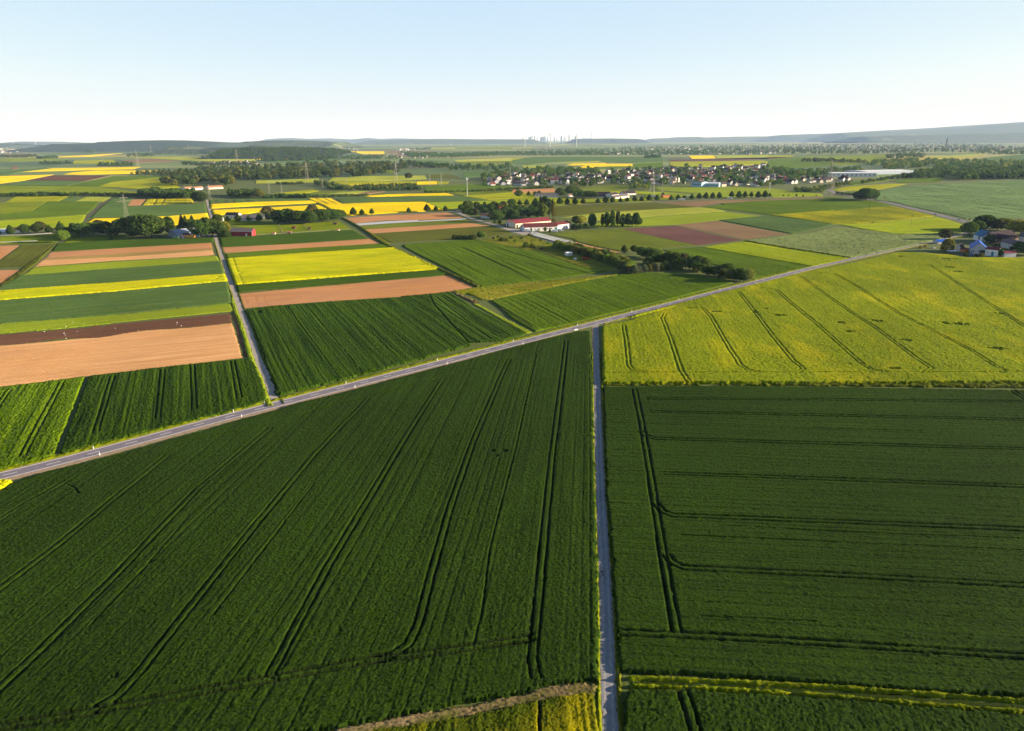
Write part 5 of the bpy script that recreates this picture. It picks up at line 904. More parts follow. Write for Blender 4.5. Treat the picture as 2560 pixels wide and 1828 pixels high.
hedge('second dark line of trees far left', 'A', (870, 340), (1190, 340), 26, 8, 18, 3, DK, 17)
hedge('row of dark trees at the far centre', 'B', (1400, 352), (1720, 350), 26, 10, 20, 6, DK, 18)
hedge('scattered trees at the far centre right', 'B', (1720, 375), (2275, 365), 36, 10, 22, 10, DK, 19)
hedge('bushes along the road curve below the warehouses', 'U', (1180, 500), (1640, 500), 40, 4, 9, 14, MX, 20)
hedge('tree row below the warehouses', 'D', (440, 690), (740, 640), 30, 4, 9, 6, MX, 21)
hedge('tree line curving up to the right-hand wood', 'D', (830, 640), (1250, 565), 44, 5, 9, 4, MX, 22)
hedge('dark verge bushes along the country road', 'D', (600, 725), (780, 745), 24, 3, 5, 2, DK, 23)
hedge('far dark hedge under the village on the hill', 'A', (1620, 332), (2275, 328), 50, 8, 16, 3, DK, 24)
for lab_, z_, a_, b_2, n_, sd_ in [('far tree belt at the left edge under the small village', 'A', (-20, 264), (330, 256), 34, 80), ('far tree belt below the left horizon field', 'A', (330, 276), (520, 268), 20, 81), ('tree belt at the far centre left of the tree row', 'B', (1290, 322), (1560, 338), 24, 82), ('tree belt on the pale slope below the skyline', 'C', (400, 142), (590, 137), 26, 83), ('dark copse line right of the skyline', 'C', (1170, 131), (1420, 128), 26, 84),
                              ('tree belt left of the skyline below the ridge', 'B', (1390, 196), (1560, 184), 24, 85), ('long tree belt at the foot of the right mountains', 'D', (0, 240), (1240, 232), 90, 86), ('tree belt above the distant town', 'D', (1250, 250), (2500, 262), 90, 87), ('tree belt under the left wooded hill', 'A', (600, 160), (1400, 168), 60, 88), ('tree belt across the far yellow field', 'B', (0, 298), (640, 288), 50, 89), ('tree line left of the country road to the town', 'C', (1180, 268), (1320, 262), 20, 90), ('bush line in the far green slope at right', 'D', (300, 440), (860, 455), 36, 91)]:
    hedge(lab_, z_, a_, b_2, n_, 10, 20, 2, DK, sd_)
wood('wood', items('D', [(1050, 400), (1180, 380), (1390, 380), (1400, 415), (1050, 420)], 70, 14, 20, 12, DK, 25), 'dark wood patch left of the far pale field at right', n=80)
wood('wood', items('D', [(850, 470), (1030, 440), (1360, 430), (2275, 460), (2650, 470), (2650, 520), (1500, 520), (1350, 500), (1200, 512), (1080, 520)], 420, 12, 19, 9, MX, 26), 'broad wood behind the warehouses at right', n=90)
wood('wood', items('D', [(1180, 600), (1350, 555), (1700, 535), (2275, 520), (2650, 520), (2650, 600), (2275, 596), (1700, 612), (1640, 585)], 420, 11, 19, 7, DK, 27), 'long dark wood above the pale green field at right', n=100)
wood('wood', items('C', [(0, 215), (600, 205), (1000, 180), (1600, 165), (2275, 158), (2275, 238), (1550, 240), (1330, 244), (1000, 246), (400, 250), (0, 248)], 900, 12, 22, 12, ['dark'], 28), 'far belt of dark trees along the horizon town', n=60)
wood('wood', items('D', [(0, 300), (300, 285), (1200, 300), (1500, 270), (2275, 320), (2650, 330), (2650, 390), (2000, 385), (1800, 365), (1500, 360), (1000, 376), (500, 378), (0, 378)], 1100, 13, 24, 12, DK, 29), 'dark trees all through the distant town at right', n=60)
wood('wood', items('B', [(1280, 225), (1650, 240), (2275, 225), (2275, 245), (1700, 268), (1400, 272)], 360, 14, 22, 14, ['dark'], 30), 'far dark wood left of the skyline', n=60)
wood('wood', items('B', [(620, 250), (850, 262), (1250, 262), (1280, 280), (800, 285)], 110, 12, 20, 12, DK, 31), 'trees around the far red-roofed village', n=60)
wood('wood', items('A', [(0, 260), (330, 252), (330, 262), (0, 268)], 30, 8, 14, 14, DK, 32)+items('A', [(1130, 250), (1370, 245), (1370, 258), (1130, 260)], 30, 14, 26, 12, DK, 33)+items('A', [(760, 215), (840, 213), (840, 224), (760, 224)], 14, 20, 30, 14, DK, 34)+items('A', [(1260, 205), (1500, 208), (1480, 216), (1260, 214)], 24, 14, 22, 14, DK, 35)+items('A', [(340, 270), (520, 265), (520, 275), (340, 278)], 16, 10, 14, 10, DK, 36), 'scattered dark clumps far left on the plain', n=60)
wood('wood', items('A', [(1680, 238), (1960, 232), (1950, 242), (1700, 244)], 40, 12, 18, 12, DK, 37), 'dark trees at the foot of the wooded hill', n=60)
# trees of the village, each on its own
VT = []
for z, poly, n, h0, h1, sd_ in [('S', [(0, 175), (500, 170), (900, 165), (1000, 230), (0, 240)], 0, 10, 17, 50), ('S', [(180, 330), (900, 260), (1200, 200), (1700, 200), (2275, 220), (2275, 300), (1700, 300), (900, 310), (200, 430)], 60, 9, 17, 51), ('S', [(1150, 400), (1600, 380), (2100, 400), (2275, 440), (2100, 490), (1800, 480), (1200, 460)], 26, 8, 14, 52),
                                ('T', [(0, 180), (700, 200), (1000, 170), (1300, 200), (2275, 200), (2275, 330), (1500, 330), (700, 350), (0, 350)], 46, 9, 18, 53), ('T', [(530, 480), (850, 470), (880, 540), (560, 520)], 14, 8, 13, 54), ('U', [(0, 160), (600, 180), (1250, 200), (1800, 210), (2275, 180), (2275, 210), (1750, 230), (1400, 270), (700, 290), (0, 320)], 92, 10, 19, 55), ('U', [(560, 380), (950, 370), (980, 420), (600, 430)], 16, 7, 12, 56)]:
    r = random.Random(sd_)
    for g in scatter(z, poly, n, 10, sd_): VT.append((g, r.uniform(h0, h1), z))
S_LAB = {'S': ('dark tree among the shaded western houses of the village', 'trees of the western village'), 'T': ('dark tree among the red roofs in the middle of the village', 'trees of the middle village'), 'U': ('dark tree behind the white gables of the eastern village', 'trees of the eastern village')}
extra = []
for z, poly, n in [('S', [(180, 330), (900, 250), (1700, 190), (2275, 200), (2275, 420), (1200, 460), (600, 470), (200, 470)], 64), ('S', [(180, 270), (900, 170), (1700, 160), (2275, 170), (2275, 240), (900, 280)], 90), ('T', [(-50, 160), (700, 150), (1300, 130), (2275, 140), (2275, 440), (1000, 465), (-50, 450)], 80), ('U', [(0, 120), (800, 120), (1300, 170), (1800, 190), (1800, 330), (600, 400), (0, 430)], 80), ('U', [(900, 200), (1800, 170), (2300, 160), (2300, 190), (1700, 260), (900, 290)], 60)]:
    extra += [(g.x, g.y, random.uniform(9, 17), random.uniform(.9, 1.2), random.choice(['dark', 'dark', 'mid'])) for g in scatter(z, poly, n, 9, n+500)]
VT.sort(key=lambda t: -t[1]/t[0].y)
NK = 300-sum(1 for o in bpy.data.objects if o.get('category') == 'tree')-2
wood('village_trees', [(g.x, g.y, h, random.uniform(.9, 1.15), random.choice(['dark', 'dark', 'mid', 'olive'])) for g, h, z in VT[NK:]]+extra, 'remaining small trees between the village houses, too many to count', n=140, ls=.085)
for g, h, z in VT[:NK]:
    lf = random.choice(['dark', 'dark', 'mid', 'mid', 'olive', 'dark'])
    a, b_ = S_LAB[z]
    if lf != 'dark': a = a.replace('dark tree', 'green tree' if lf == 'mid' else 'olive tree')
    far_tree(g, h, random.choice(['oak', 'round', 'round', 'tall', 'lime']), lf, a, b_)
for (x, y, h, l, lab) in [(1840, 470, 75, 'gold', 'golden-leaved tree at the southern edge of the western village'), (1940, 465, 70, 'gold', 'second golden-leaved tree at the southern village edge')]:
    g = G('S', (x, y)); far_tree(g, top_z('S', (x, y), h), 'oak', l, lab, None)

# ------------------------------------------------------------------ hills
def hill(name, sil, Y, depth, mat, rough=6, nseg=90, front=.45, trees=0):
    """a ridge: silhouette points (zoom px of the skyline) at distance Y"""
    S = [at_dist(*((s[0], s[1:]), Y)[0], Y) if False else at_dist(s[0], s[1:], Y) for s in sil]
    xs_ = np.array([s.x for s in S]); zs = np.array([s.z for s in S]); X = np.linspace(xs_[0], xs_[-1], nseg); Zt = np.interp(X, xs_, zs)
    prof = [(-front, 0), (-front*.8, .22), (-front*.55, .5), (-front*.3, .78), (-front*.12, .95), (0, 1.0), (.2, .9), (.45, .5), (.6, 0)]
    r = np.random.default_rng(int(Y)); V = []
    for i, x in enumerate(X):
        ed = min(1, i/6, (nseg-1-i)/6)
        for d, k in prof: V.append((x+r.normal(0, 10), Y+d*depth, -2+max(0, (Zt[i])*k*(.25+.75*ed))+(r.normal(0, rough) if 0 < k < .99 else 0)*min(1, k+.2)*.6))
    if trees:
        pd = [q[0]*depth for q in prof]; pk = [q[1] for q in prof]; rr = random.Random(3); it = []
        for _ in range(trees): it.append((rr.uniform(X[4], X[-5]), Y+rr.uniform(-.42, .25)*depth, rr.uniform(13, 20), rr.uniform(.9, 1.3), rr.choice(DK)))
        wood('wood', it, 'dark wood covering the low hill at left', n=60, zoff=lambda x, y: float(np.interp(x, xs_, zs)*np.interp(y-Y, pd, pk)-6))
    m = len(prof); Q = [(i*m+j, (i+1)*m+j, (i+1)*m+j+1, i*m+j+1) for i in range(nseg-1) for j in range(m-1)]
    tag(link(name, np_mesh(name, np.array(V), np.array(Q)), mat), None, None, None, 'structure')
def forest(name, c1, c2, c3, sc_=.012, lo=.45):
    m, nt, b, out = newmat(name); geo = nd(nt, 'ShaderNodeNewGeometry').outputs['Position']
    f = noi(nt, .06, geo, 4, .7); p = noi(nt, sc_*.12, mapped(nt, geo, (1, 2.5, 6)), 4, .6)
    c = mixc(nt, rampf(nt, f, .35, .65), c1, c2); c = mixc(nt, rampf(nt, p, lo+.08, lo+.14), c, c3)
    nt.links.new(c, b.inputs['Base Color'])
    bp = nd(nt, 'ShaderNodeBump'); bp.inputs['Strength'].default_value = 1; bp.inputs['Distance'].default_value = 8; nt.links.new(f, bp.inputs['Height']); nt.links.new(bp.outputs[0], b.inputs['Normal'])
    return m
FOR = forest('forest_hill_hazed', (.026, .048, .034), (.040, .064, .045), (.035, .056, .04))  # forest green tinted blue, distance haze mixed into the colour
MTN = forest('mountain_forest_hazed', (.045, .075, .070), (.060, .092, .085), (.055, .085, .075))  # lighter blue-green: extra haze painted into the forest colour
FORM = forest('forest_and_fields', (.045, .068, .032), (.065, .09, .04), (.17, .20, .08), .012, .52)
hill('wooded_hill', [('A', 430, 152), ('A', 560, 141), ('A', 900, 129), ('A', 1100, 114), ('A', 1450, 107), ('A', 1650, 109), ('A', 1800, 116), ('A', 2000, 130), ('A', 2130, 136)], 8600, 2600, FOR)
hill('wooded_hill', [('A', 2100, 134), ('A', 2200, 120), ('B', 0, 116), ('B', 250, 108), ('B', 500, 112), ('B', 700, 122), ('B', 800, 132)], 9800, 2400, FORM)
hill('wooded_hill', [('A', 1450, 160), ('A', 1600, 168), ('A', 1900, 172), ('A', 2200, 165), ('B', 0, 150), ('B', 200, 158), ('B', 420, 166)], 6300, 900, FORM, 1.5)
hill('wooded_hill', [('A', 1930, 208), ('A', 2000, 196), ('A', 2150, 188), ('B', 0, 186), ('B', 250, 182), ('B', 500, 184), ('B', 650, 194), ('B', 780, 212), ('B', 880, 226)], 4700, 900, FOR, 2, trees=900)
hill('far_ridge', [('B', 900, 118), ('B', 1100, 110), ('B', 1350, 104), ('B', 1600, 96), ('B', 1900, 99), ('B', 2275, 100), ('C', 300, 103)], 20000, 3500, FORM)
hill('far_ridge', [('C', 500, 104), ('C', 600, 96), ('C', 900, 93), ('C', 1100, 97), ('C', 1200, 104)], 20000, 2500, FOR)
hill('far_ridge', [('C', 1150, 98), ('C', 1400, 88), ('C', 1460, 82), ('C', 1650, 78), ('C', 1720, 84), ('C', 2000, 77), ('C', 2275, 74), ('D', 200, 210), ('D', 560, 205)], 26000, 4500, FORM)
hill('far_ridge', [('A', -200, 135), ('A', 0, 138), ('A', 100, 148), ('A', 200, 152)], 12000, 2500, FOR)
hill('far_ridge', [('A', 100, 128), ('A', 200, 120), ('A', 450, 122), ('A', 600, 130)], 21000, 4000, FOR)
hill('far_ridge', [('B', 0, 104), ('B', 200, 92), ('B', 320, 88), ('B', 450, 97), ('B', 650, 92), ('B', 850, 101), ('B', 1000, 88), ('B', 1100, 97), ('B', 1250, 92), ('B', 1500, 98), ('B', 1700, 104)], 30000, 5000, FOR)
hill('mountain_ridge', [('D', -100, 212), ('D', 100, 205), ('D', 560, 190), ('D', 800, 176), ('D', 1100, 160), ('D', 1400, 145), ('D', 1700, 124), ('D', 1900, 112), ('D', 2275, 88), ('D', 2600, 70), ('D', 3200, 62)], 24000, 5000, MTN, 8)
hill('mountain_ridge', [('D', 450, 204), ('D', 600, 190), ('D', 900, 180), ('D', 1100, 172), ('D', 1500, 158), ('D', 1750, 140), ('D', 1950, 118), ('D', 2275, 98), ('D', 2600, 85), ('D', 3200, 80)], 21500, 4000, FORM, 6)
hill('far_ridge', [('D', 700, 222), ('D', 1100, 208), ('D', 1500, 202), ('D', 1900, 190), ('D', 2275, 182), ('D', 2700, 180)], 16000, 2500, FORM, 4)

# ------------------------------------------------------------------ buildings
WHT = plain('white_render', (.78, .76, .72), .85, .05, .4); CREAM = plain('cream_render', (.74, .62, .46), .85, .06, .4); LAV = plain('grey_render', (.52, .50, .50), .85, .08, .4)
REDW = plain('red_boards', (.30, .035, .04), .7, .12, .8); ORW = plain('orange_boards', (.60, .22, .07), .7, .1)
R_RED = plain('red_roof', (.20, .035, .05), .75, .12, .5); R_RB = plain('red_brown_roof', (.13, .035, .036), .75, .15, .5); R_DK = plain('dark_roof', (.055, .042, .045), .7, .15, .5); R_GR = plain('grey_roof', (.15, .13, .14), .7, .15, .5)
R_TC = plain('terracotta_roof', (.42, .20, .12), .8, .15, .5); R_OR = plain('orange_roof', (.55, .09, .035), .8, .1, .5); R_BL = plain('blue_roof', (.012, .095, .46), .5, .1, .5); R_TL = plain('blue_green_roof', (.025, .15, .30), .5, .1, .5); R_ST = plain('steel_roof', (.30, .34, .40), .5, .1, .5); R_WH = plain('white_roof', (.72, .73, .75), .6, .06, .3); R_PU = plain('plum_roof_shaded', (.034, .018, .028), .7, .15, .5)  # plum roof colour darkened to stand in for missing tree shade
GLS = plain('dark_glass', (.03, .04, .055), .25, .1, 1, spec=.6); DOORM = plain('dark_door', (.05, .05, .06), .6); TEAL = plain('teal_paint', (.03, .22, .30), .6); TRIM = plain('white_trim', (.8, .8, .8), .6)
def gable(mb, L, Dp, e, rs, along_x, mi=0):
    """closed wall body with gables"""
    x0, x1, y0, y1 = 0, L, 0, Dp
    if along_x:
        ym = Dp/2
        mb.face([(0, 0, -.3), (L, 0, -.3), (L, 0, e), (0, 0, e)], mi); mb.face([(L, Dp, -.3), (0, Dp, -.3), (0, Dp, e), (L, Dp, e)], mi)
        mb.face([(0, Dp, -.3), (0, 0, -.3), (0, 0, e), (0, ym, e+rs), (0, Dp, e)], mi); mb.face([(L, 0, -.3), (L, Dp, -.3), (L, Dp, e), (L, ym, e+rs), (L, 0, e)], mi)
    else:
        xm = L/2
        mb.face([(0, 0, -.3), (L, 0, -.3), (L, 0, e), (xm, 0, e+rs), (0, 0, e)], mi); mb.face([(L, Dp, -.3), (0, Dp, -.3), (0, Dp, e), (xm, Dp, e+rs), (L, Dp, e)], mi)
        mb.face([(0, Dp, -.3), (0, 0, -.3), (0, 0, e), (0, Dp, e)], mi); mb.face([(L, 0, -.3), (L, Dp, -.3), (L, Dp, e), (L, 0, e)], mi)
def roof_mb(mb, L, Dp, e, rs, along_x, mi=0, ov=.45, th=.22):
    if along_x: pts = lambda u, s: (u, s)
    half = (Dp if along_x else L)/2; ln = L if along_x else Dp
    sl = rs/half; a0, a1 = -ov, ln+ov
    for sgn in (0, 1):
        lo = (-ov) if sgn == 0 else 2*half+ov; zlo = e-sl*ov+.05; hi = half; zhi = e+rs+.05
        q = [(a0, lo, zlo), (a1, lo, zlo), (a1, hi, zhi), (a0, hi, zhi)]
        q = [(p if along_x else (p[1], p[0], p[2])) for p in q]; t = [(p[0], p[1], p[2]+th) for p in q]
        mb.face(t, mi); mb.face(q[::-1], mi)
        for i in range(4): j = (i+1) % 4; mb.face([q[i], q[j], t[j], t[i]], mi)
def house(name, z, p0, p1, depth, eave_px, rise, wall, roof, label, cat='building', front='eave', win=None, doors=(), chimney=False, group=None, wrows=1, trim=False):
    a = G(z, p0); b = G(z, p1); L = math.hypot(b.x-a.x, b.y-a.y); ang = math.atan2(b.y-a.y, b.x-a.x)
    e_ = top_z(z, ((p0[0]+p1[0])/2, (p0[1]+p1[1])/2), eave_px)
    root = empty(name, (a.x, a.y, 0), ang); ax = front == 'eave'
    mb = MB(); gable(mb, L, depth, e_, rise, ax); mb.build('wall', wall, root)
    mb = MB(); roof_mb(mb, L, depth, e_, rise, ax); rf = mb.build('roof', roof, root)
    if chimney:
        mb = MB(); mb.box(L*.6, L*.6+.8, depth*.5-.4, depth*.5+.4, e_+rise-.6, e_+rise+1.1); mb.build('chimney', R_RB, rf)
    if trim:
        mb = MB(); mb.box(-.05, .2, -.08, .05, 0, e_); mb.box(L-.2, L+.05, -.08, .05, 0, e_); mb.box(-.3, L+.3, -.5, -.42, e_-.15, e_+.12); mb.build('corner_trim', TRIM, root)
    if win:
        n, w_, h_ = win
        for rr in range(wrows):
            for i in range(n):
                x = L*(i+.5)/n; zc = e_*(.55 if wrows == 1 else (.28, .72)[rr])
                mb = MB(); mb.box(x-w_/2, x+w_/2, -.06, .05, zc-h_/2, zc+h_/2); wi = mb.build('window', TRIM, root)
                mb = MB(); mb.box(x-w_/2+.1, x+w_/2-.1, -.09, -.05, zc-h_/2+.1, zc+h_/2-.1); mb.build('pane', GLS, wi)
    for (f0, f1, hh, dm) in doors:
        mb = MB(); mb.box(L*f0, L*f1, -.10, .05, 0, e_*hh); mb.build('door', dm, root)
    return tag(root, label, cat, group)
house('barn', 'P', (1338, 690), (1752, 690), 11, 92, 2.8, REDW, R_GR, 'red wooden barn with grey roof beside the horse meadow', 'barn', doors=[(.42, .52, .7, R_RED), (.70, .76, .55, TRIM)], trim=True)
house('farmhouse', 'P', (1240, 352), (1475, 358), 10, 68, 3.0, WHT, R_DK, 'two-storey white farmhouse with dark brown roof', 'house', win=(5, 1.3, 1.4), wrows=2, chimney=True)
house('long_building', 'P', (1512, 400), (1846, 394), 11, 54, 3.4, WHT, R_GR, 'long white building with grey roof right of the white farmhouse', win=(6, 1.6, 1.1))
house('annex', 'P', (1132, 418), (1182, 418), 5, 62, .5, WHT, R_WH, 'small pale annex left of the white farmhouse', 'shed', doors=[(.3, .7, .6, DOORM)])
house('low_building', 'P', (1935, 346), (2208, 340), 9, 36, 1.5, WHT, R_GR, 'low white building half hidden behind brownish tree', win=(6, 1.2, 1.0))
house('machine_shed', 'P', (322, 702), (720, 655), 17, 66, 3.2, plain('blue_grey_panels', (.42, .50, .62), .6), R_ST, 'blue-grey machine shed with open front among the dark trees', 'shed', doors=[(.28, .62, .85, DOORM), (.64, .98, .85, DOORM)])  # dark door panels stand in for the shaded open bays
house('long_hall', 'Q', (1065, 532), (1655, 478), 15, 68, 3.4, CREAM, R_RED, 'long cream hall with red roof in the middle of the farm', 'hall', win=(9, 2.0, 1.2), doors=[(.02, .07, .7, DOORM)])
house('stable_hall', 'Q', (905, 500), (975, 508), 38, 50, 3.0, WHT, R_RED, 'red-roofed stable with white gable and dark arched gate', 'hall', front='gable', doors=[(.25, .75, .9, DOORM)])
house('farm_building', 'Q', (1215, 602), (1765, 582), 12, 76, 3.6, WHT, R_RB, 'long white farm building with red-brown roof nearest the polytunnel', win=(8, 1.6, 1.3), doors=[(.93, .985, .75, TEAL)])
house('residential_block', 'Q', (1772, 578), (1985, 548), 11, 92, 2.6, WHT, R_RB, 'two-storey white block at the right end of the farm', 'house', win=(5, 1.5, 1.4), wrows=2, doors=[(.05, .15, .4, TEAL)])
house('cottage', 'Q', (482, 372), (668, 378), 11, 42, 3.0, WHT, R_TC, 'white cottage with pale terracotta roof beside the farm lane', 'house', win=(4, 1.2, 1.2), chimney=True)
house('orange_roofed_house', 'Q', (800, 262), (882, 258), 9, 46, 4.2, WHT, R_OR, 'house with bright orange roof deep in the farm grove', 'house', win=(2, 1.2, 1.2))
house('hut', 'G', (1484, 570), (1531, 566), 4, 26, .5, WHT, R_WH, 'white site hut in the shaded meadow behind the hedge', 'hut', win=(1, 1.5, .9))
house('water_tank', 'G', (1548, 606), (1566, 606), 2.2, 13, .3, WHT, R_WH, 'small white water container near the red farm machine', 'container')
# polytunnel
a = G('Q', (1395, 652)); b_ = G('Q', (1962, 803)); Lt = math.hypot(b_.x-a.x, b_.y-a.y); ang = math.atan2(b_.y-a.y, b_.x-a.x)
root = empty('polytunnel', (a.x, a.y, 0), ang); mb = MB(); WT, HT = 3.8, 3.0; ns = 40
arc = [(WT*math.cos(math.pi*k/12), HT*math.sin(math.pi*k/12)**.8) for k in range(13)]
for i in range(ns):
    x0, x1 = Lt*i/ns, Lt*(i+1)/ns; s0, s1 = (1+.012*(i % 2)), (1+.012*((i+1) % 2))
    for k in range(12):
        (y0, z0), (y1, z1) = arc[k], arc[k+1]; mb.face([(x0, y0*s0, z0*s0), (x1, y0*s1, z0*s1), (x1, y1*s1, z1*s1), (x0, y1*s0, z1*s0)])
FILM, fnt, fb, fout = newmat('white_film'); fb.inputs['Base Color'].default_value = (.93, .93, .93, 1)
ft = nd(fnt, 'ShaderNodeBsdfTranslucent'); ft.inputs['Color'].default_value = (.96, .96, .96, 1); fm = nd(fnt, 'ShaderNodeMixShader'); fm.inputs[0].default_value = .68
fnt.links.new(fb.outputs[0], fm.inputs[1]); fnt.links.new(ft.outputs[0], fm.inputs[2]); fnt.links.new(fm.outputs[0], fout.inputs[0]); mb.build('cover', FILM, root)
mb = MB(); mb.face([(Lt-.3, y, z) for y, z in arc]); mb.face([(.3, y, z) for y, z in arc[::-1]]); mb.build('end_wall', plain('film_end', (.55, .53, .50), .6), root)
mb = MB()
for k in range(12): mb.bar((Lt, arc[k][0], arc[k][1]), (Lt, arc[k+1][0], arc[k+1][1]), .12)
mb.build('end_hoop', TRIM, root); tag(root, 'long white plastic polytunnel below the farm buildings', 'polytunnel')
# white crop covers on the red soil
mb = MB()
for pts in ([(885, 850), (1150, 830), (1440, 818), (1455, 832), (1150, 850), (910, 868)], [(1445, 826), (1700, 812), (1860, 804), (1870, 813), (1700, 822), (1455, 834)]):
    for k in range(5):
        t0, t1 = k/5+.02, (k+1)/5-.02; n = len(pts)//2; up = pts[:n]; lo = pts[n:][::-1]
        P = lambda i, t: G('B', (up[i][0]*(1-t)+lo[i][0]*t, up[i][1]*(1-t)+lo[i][1]*t), .12)
        for i in range(n-1): mb.face([P(i, t1), P(i+1, t1), P(i+1, t0), P(i, t0)])
tag(mb.build('crop_cover', plain('fleece', (.62, .62, .66), .8)), 'white fleece strips laid over the red soil', 'crop cover')
# right-hand farm
house('blue_roofed_house', 'L', (1320, 958), (1610, 975), 26, 102, 5.0, LAV, R_BL, 'gabled house with vivid blue roof facing the yellow-green rapeseed', 'house', front='gable', win=(3, 1.3, 1.5), doors=[(.02, .10, .5, TEAL), (.56, .86, .75, DOORM)])
house('blue_shed', 'L', (745, 782), (905, 775), 7, 38, 1.6, LAV, R_BL, 'low shed with blue roof beside the main road', 'shed')
house('white_shed', 'L', (1575, 990), (1795, 1012), 9, 118, 1.8, WHT, R_RED, 'white shed with red roof and teal door beside the blue-roofed house', 'shed', doors=[(.50, .70, .7, TEAL)], win=(3, 1.1, .9))
house('garage', 'L', (1925, 1022), (2128, 1018), 9, 78, 1.2, WHT, R_RED, 'low white garage with red roof at the right end of the farm', 'garage')
house('teal_roofed_house', 'L', (1520, 748), (1745, 752), 20, 95, 5.0, WHT, R_TL, 'house with blue-green roof and white facade under the tall trees', 'house', front='gable', win=(5, 1.1, 1.3), wrows=2)
house('dark_barn', 'L', (1765, 770), (2165, 730), 18, 72, 6.0, plain('brown_boards', (.14, .09, .08), .8), R_PU, 'large barn with dark plum roof behind the farmyard', 'barn', doors=[(.2, .35, .8, DOORM)])
house('grey_house', 'L', (1850, 838), (2095, 890), 12, 92, 3.0, LAV, plain('brown_grey_roof', (.20, .15, .15), .8), 'grey house with brownish roof in front of the dark barn', 'house', win=(4, 1.2, 1.2))
house('tall_grey_house', 'L', (2165, 800), (2380, 815), 12, 150, 3.5, LAV, R_GR, 'tall grey house at the right edge of the photo', 'house', win=(3, 1.2, 1.4), wrows=2)
house('white_cottage', 'L', (1055, 912), (1135, 920), 9, 72, 3.0, WHT, R_DK, 'white gable wall half hidden behind the yellowish tree', 'house', front='gable')
house('orange_shed', 'L', (1138, 928), (1212, 938), 6, 58, 1.0, ORW, R_RB, 'orange shed left of the blue-roofed house', 'shed')
a = G('L', (945, 965)); b_ = G('L', (1110, 965)); Lt = b_.x-a.x
root = empty('carport', (a.x, a.y, 0)); mb = MB(); mb.box(0, Lt, 0, 6, 2.5, 2.75); mb.build('roof', R_WH, root)
for x in (.2, Lt-.2):
    for y in (.2, 5.8): mb = MB(); mb.bar((x, y, 0), (x, y, 2.5), .12); mb.build('post', DOORM, root)
tag(root, 'white flat carport roof before the orange shed', 'carport')
# sheds along the avenue
house('long_shed', 'S', (1130, 672), (1532, 668), 14, 40, 3, WHT, R_GR, 'long white shed with pale grey roof left of the clipped clump', 'shed', win=(7, 2.2, 1.6))
house('dark_roofed_hall', 'T', (-140, 668), (205, 662), 22, 18, 7, WHT, R_PU, 'hall with large dark plum roof behind the avenue', 'hall')
house('white_barn', 'T', (208, 668), (338, 650), 14, 44, 3, WHT, R_DK, 'white barn right of the dark-roofed hall', 'barn')
house('white_farmhouse', 'T', (415, 628), (640, 618), 12, 30, 4, WHT, R_DK, 'white farmhouse with dark roof behind the avenue barns', 'house', win=(5, 1.5, 1.4))
house('storage_barn', 'T', (275, 702), (520, 668), 12, 36, 3, CREAM, R_GR, 'cream storage barn right behind the avenue trees', 'barn')
house('orange_barn', 'T', (1122, 676), (1245, 672), 9, 38, 1, ORW, R_TC, 'orange-brown shed between two avenue trees', 'shed')
house('small_white_shed', 'S', (1735, 658), (1815, 655), 8, 30, 1.5, WHT, R_TC, 'small white shed right of the broad dark tree', 'shed')
house('greenhouse', 'A', (-25, 952), (72, 946), 12, 26, 2.5, plain('pale_glass', (.45, .52, .56), .3), R_WH, 'pale greenhouse at the left edge behind the paddock', 'greenhouse')
house('brown_roofed_cottage', 'A', (140, 932), (192, 926), 8, 24, 2.5, WHT, R_TC, 'cottage with brown roof between trees at the left edge', 'house')
house('terracotta_farm', 'A', (1856, 546), (1985, 540), 15, 15, 3.5, CREAM, R_TC, 'farm with broad terracotta roof at the foot of the wood', 'farm')
house('terracotta_house', 'A', (1655, 556), (1722, 550), 12, 16, 3, WHT, R_TC, 'white house with brown roof left of the terracotta farm', 'house')
house('low_white_stable', 'A', (1740, 552), (1815, 545), 12, 14, 3, WHT, R_TC, 'low white stable beside the terracotta farm', 'stable')
house('warehouse', 'D', (565, 578), (962, 578), 60, 34, 1.5, WHT, R_WH, 'white warehouse right of the village houses', 'warehouse', win=(10, 6, 3))
house('warehouse', 'D', (878, 558), (1292, 548), 90, 26, 1.5, plain('blue_grey_panels', (.42, .50, .62), .6), R_WH, 'wide warehouse with white roof before the right-hand wood', 'warehouse')
house('school', 'T', (1620, 478), (1800, 488), 25, 84, 2, plain('pale_blue_panels', (.36, .56, .66), .6), R_GR, 'pale blue flat building at the village edge', 'building', win=(8, 3, 2))
house('sports_hall', 'T', (1800, 482), (2110, 488), 25, 66, 2, plain('pale_blue_panels', (.36, .56, .66), .6), R_WH, 'white-roofed sports hall at the village edge', 'building', win=(9, 3, 2))
for i, (x0, x1, y, h, m1, m2, lab) in enumerate([(1256, 1284, 292, 16, 'brown', R_DK, 'brown hay shelter at the upper right of the horse meadow'), (1282, 1304, 348, 14, 'terracotta', R_TC, 'terracotta field shelter on the horse meadow'), (712, 736, 378, 14, 'white', R_TC, 'small pale hut at the lower left of the horse meadow'), (888, 918, 328, 16, 'red', R_RED, 'reddish hut amid the horse meadow'), (842, 876, 370, 16, 'grey', R_TC, 'tiled shelter at the lower edge of the horse meadow'), (1032, 1052, 336, 16, 'dark', R_DK, 'dark shelter beside the meadow fence')]):
    house('field_shelter', 'F', (x0, y), (x1, y), 4, h*.7, .9, CREAM if m1 in ('white', 'terracotta') else plain('brown_boards', (.14, .09, .08), .8), m2, lab, 'shelter')

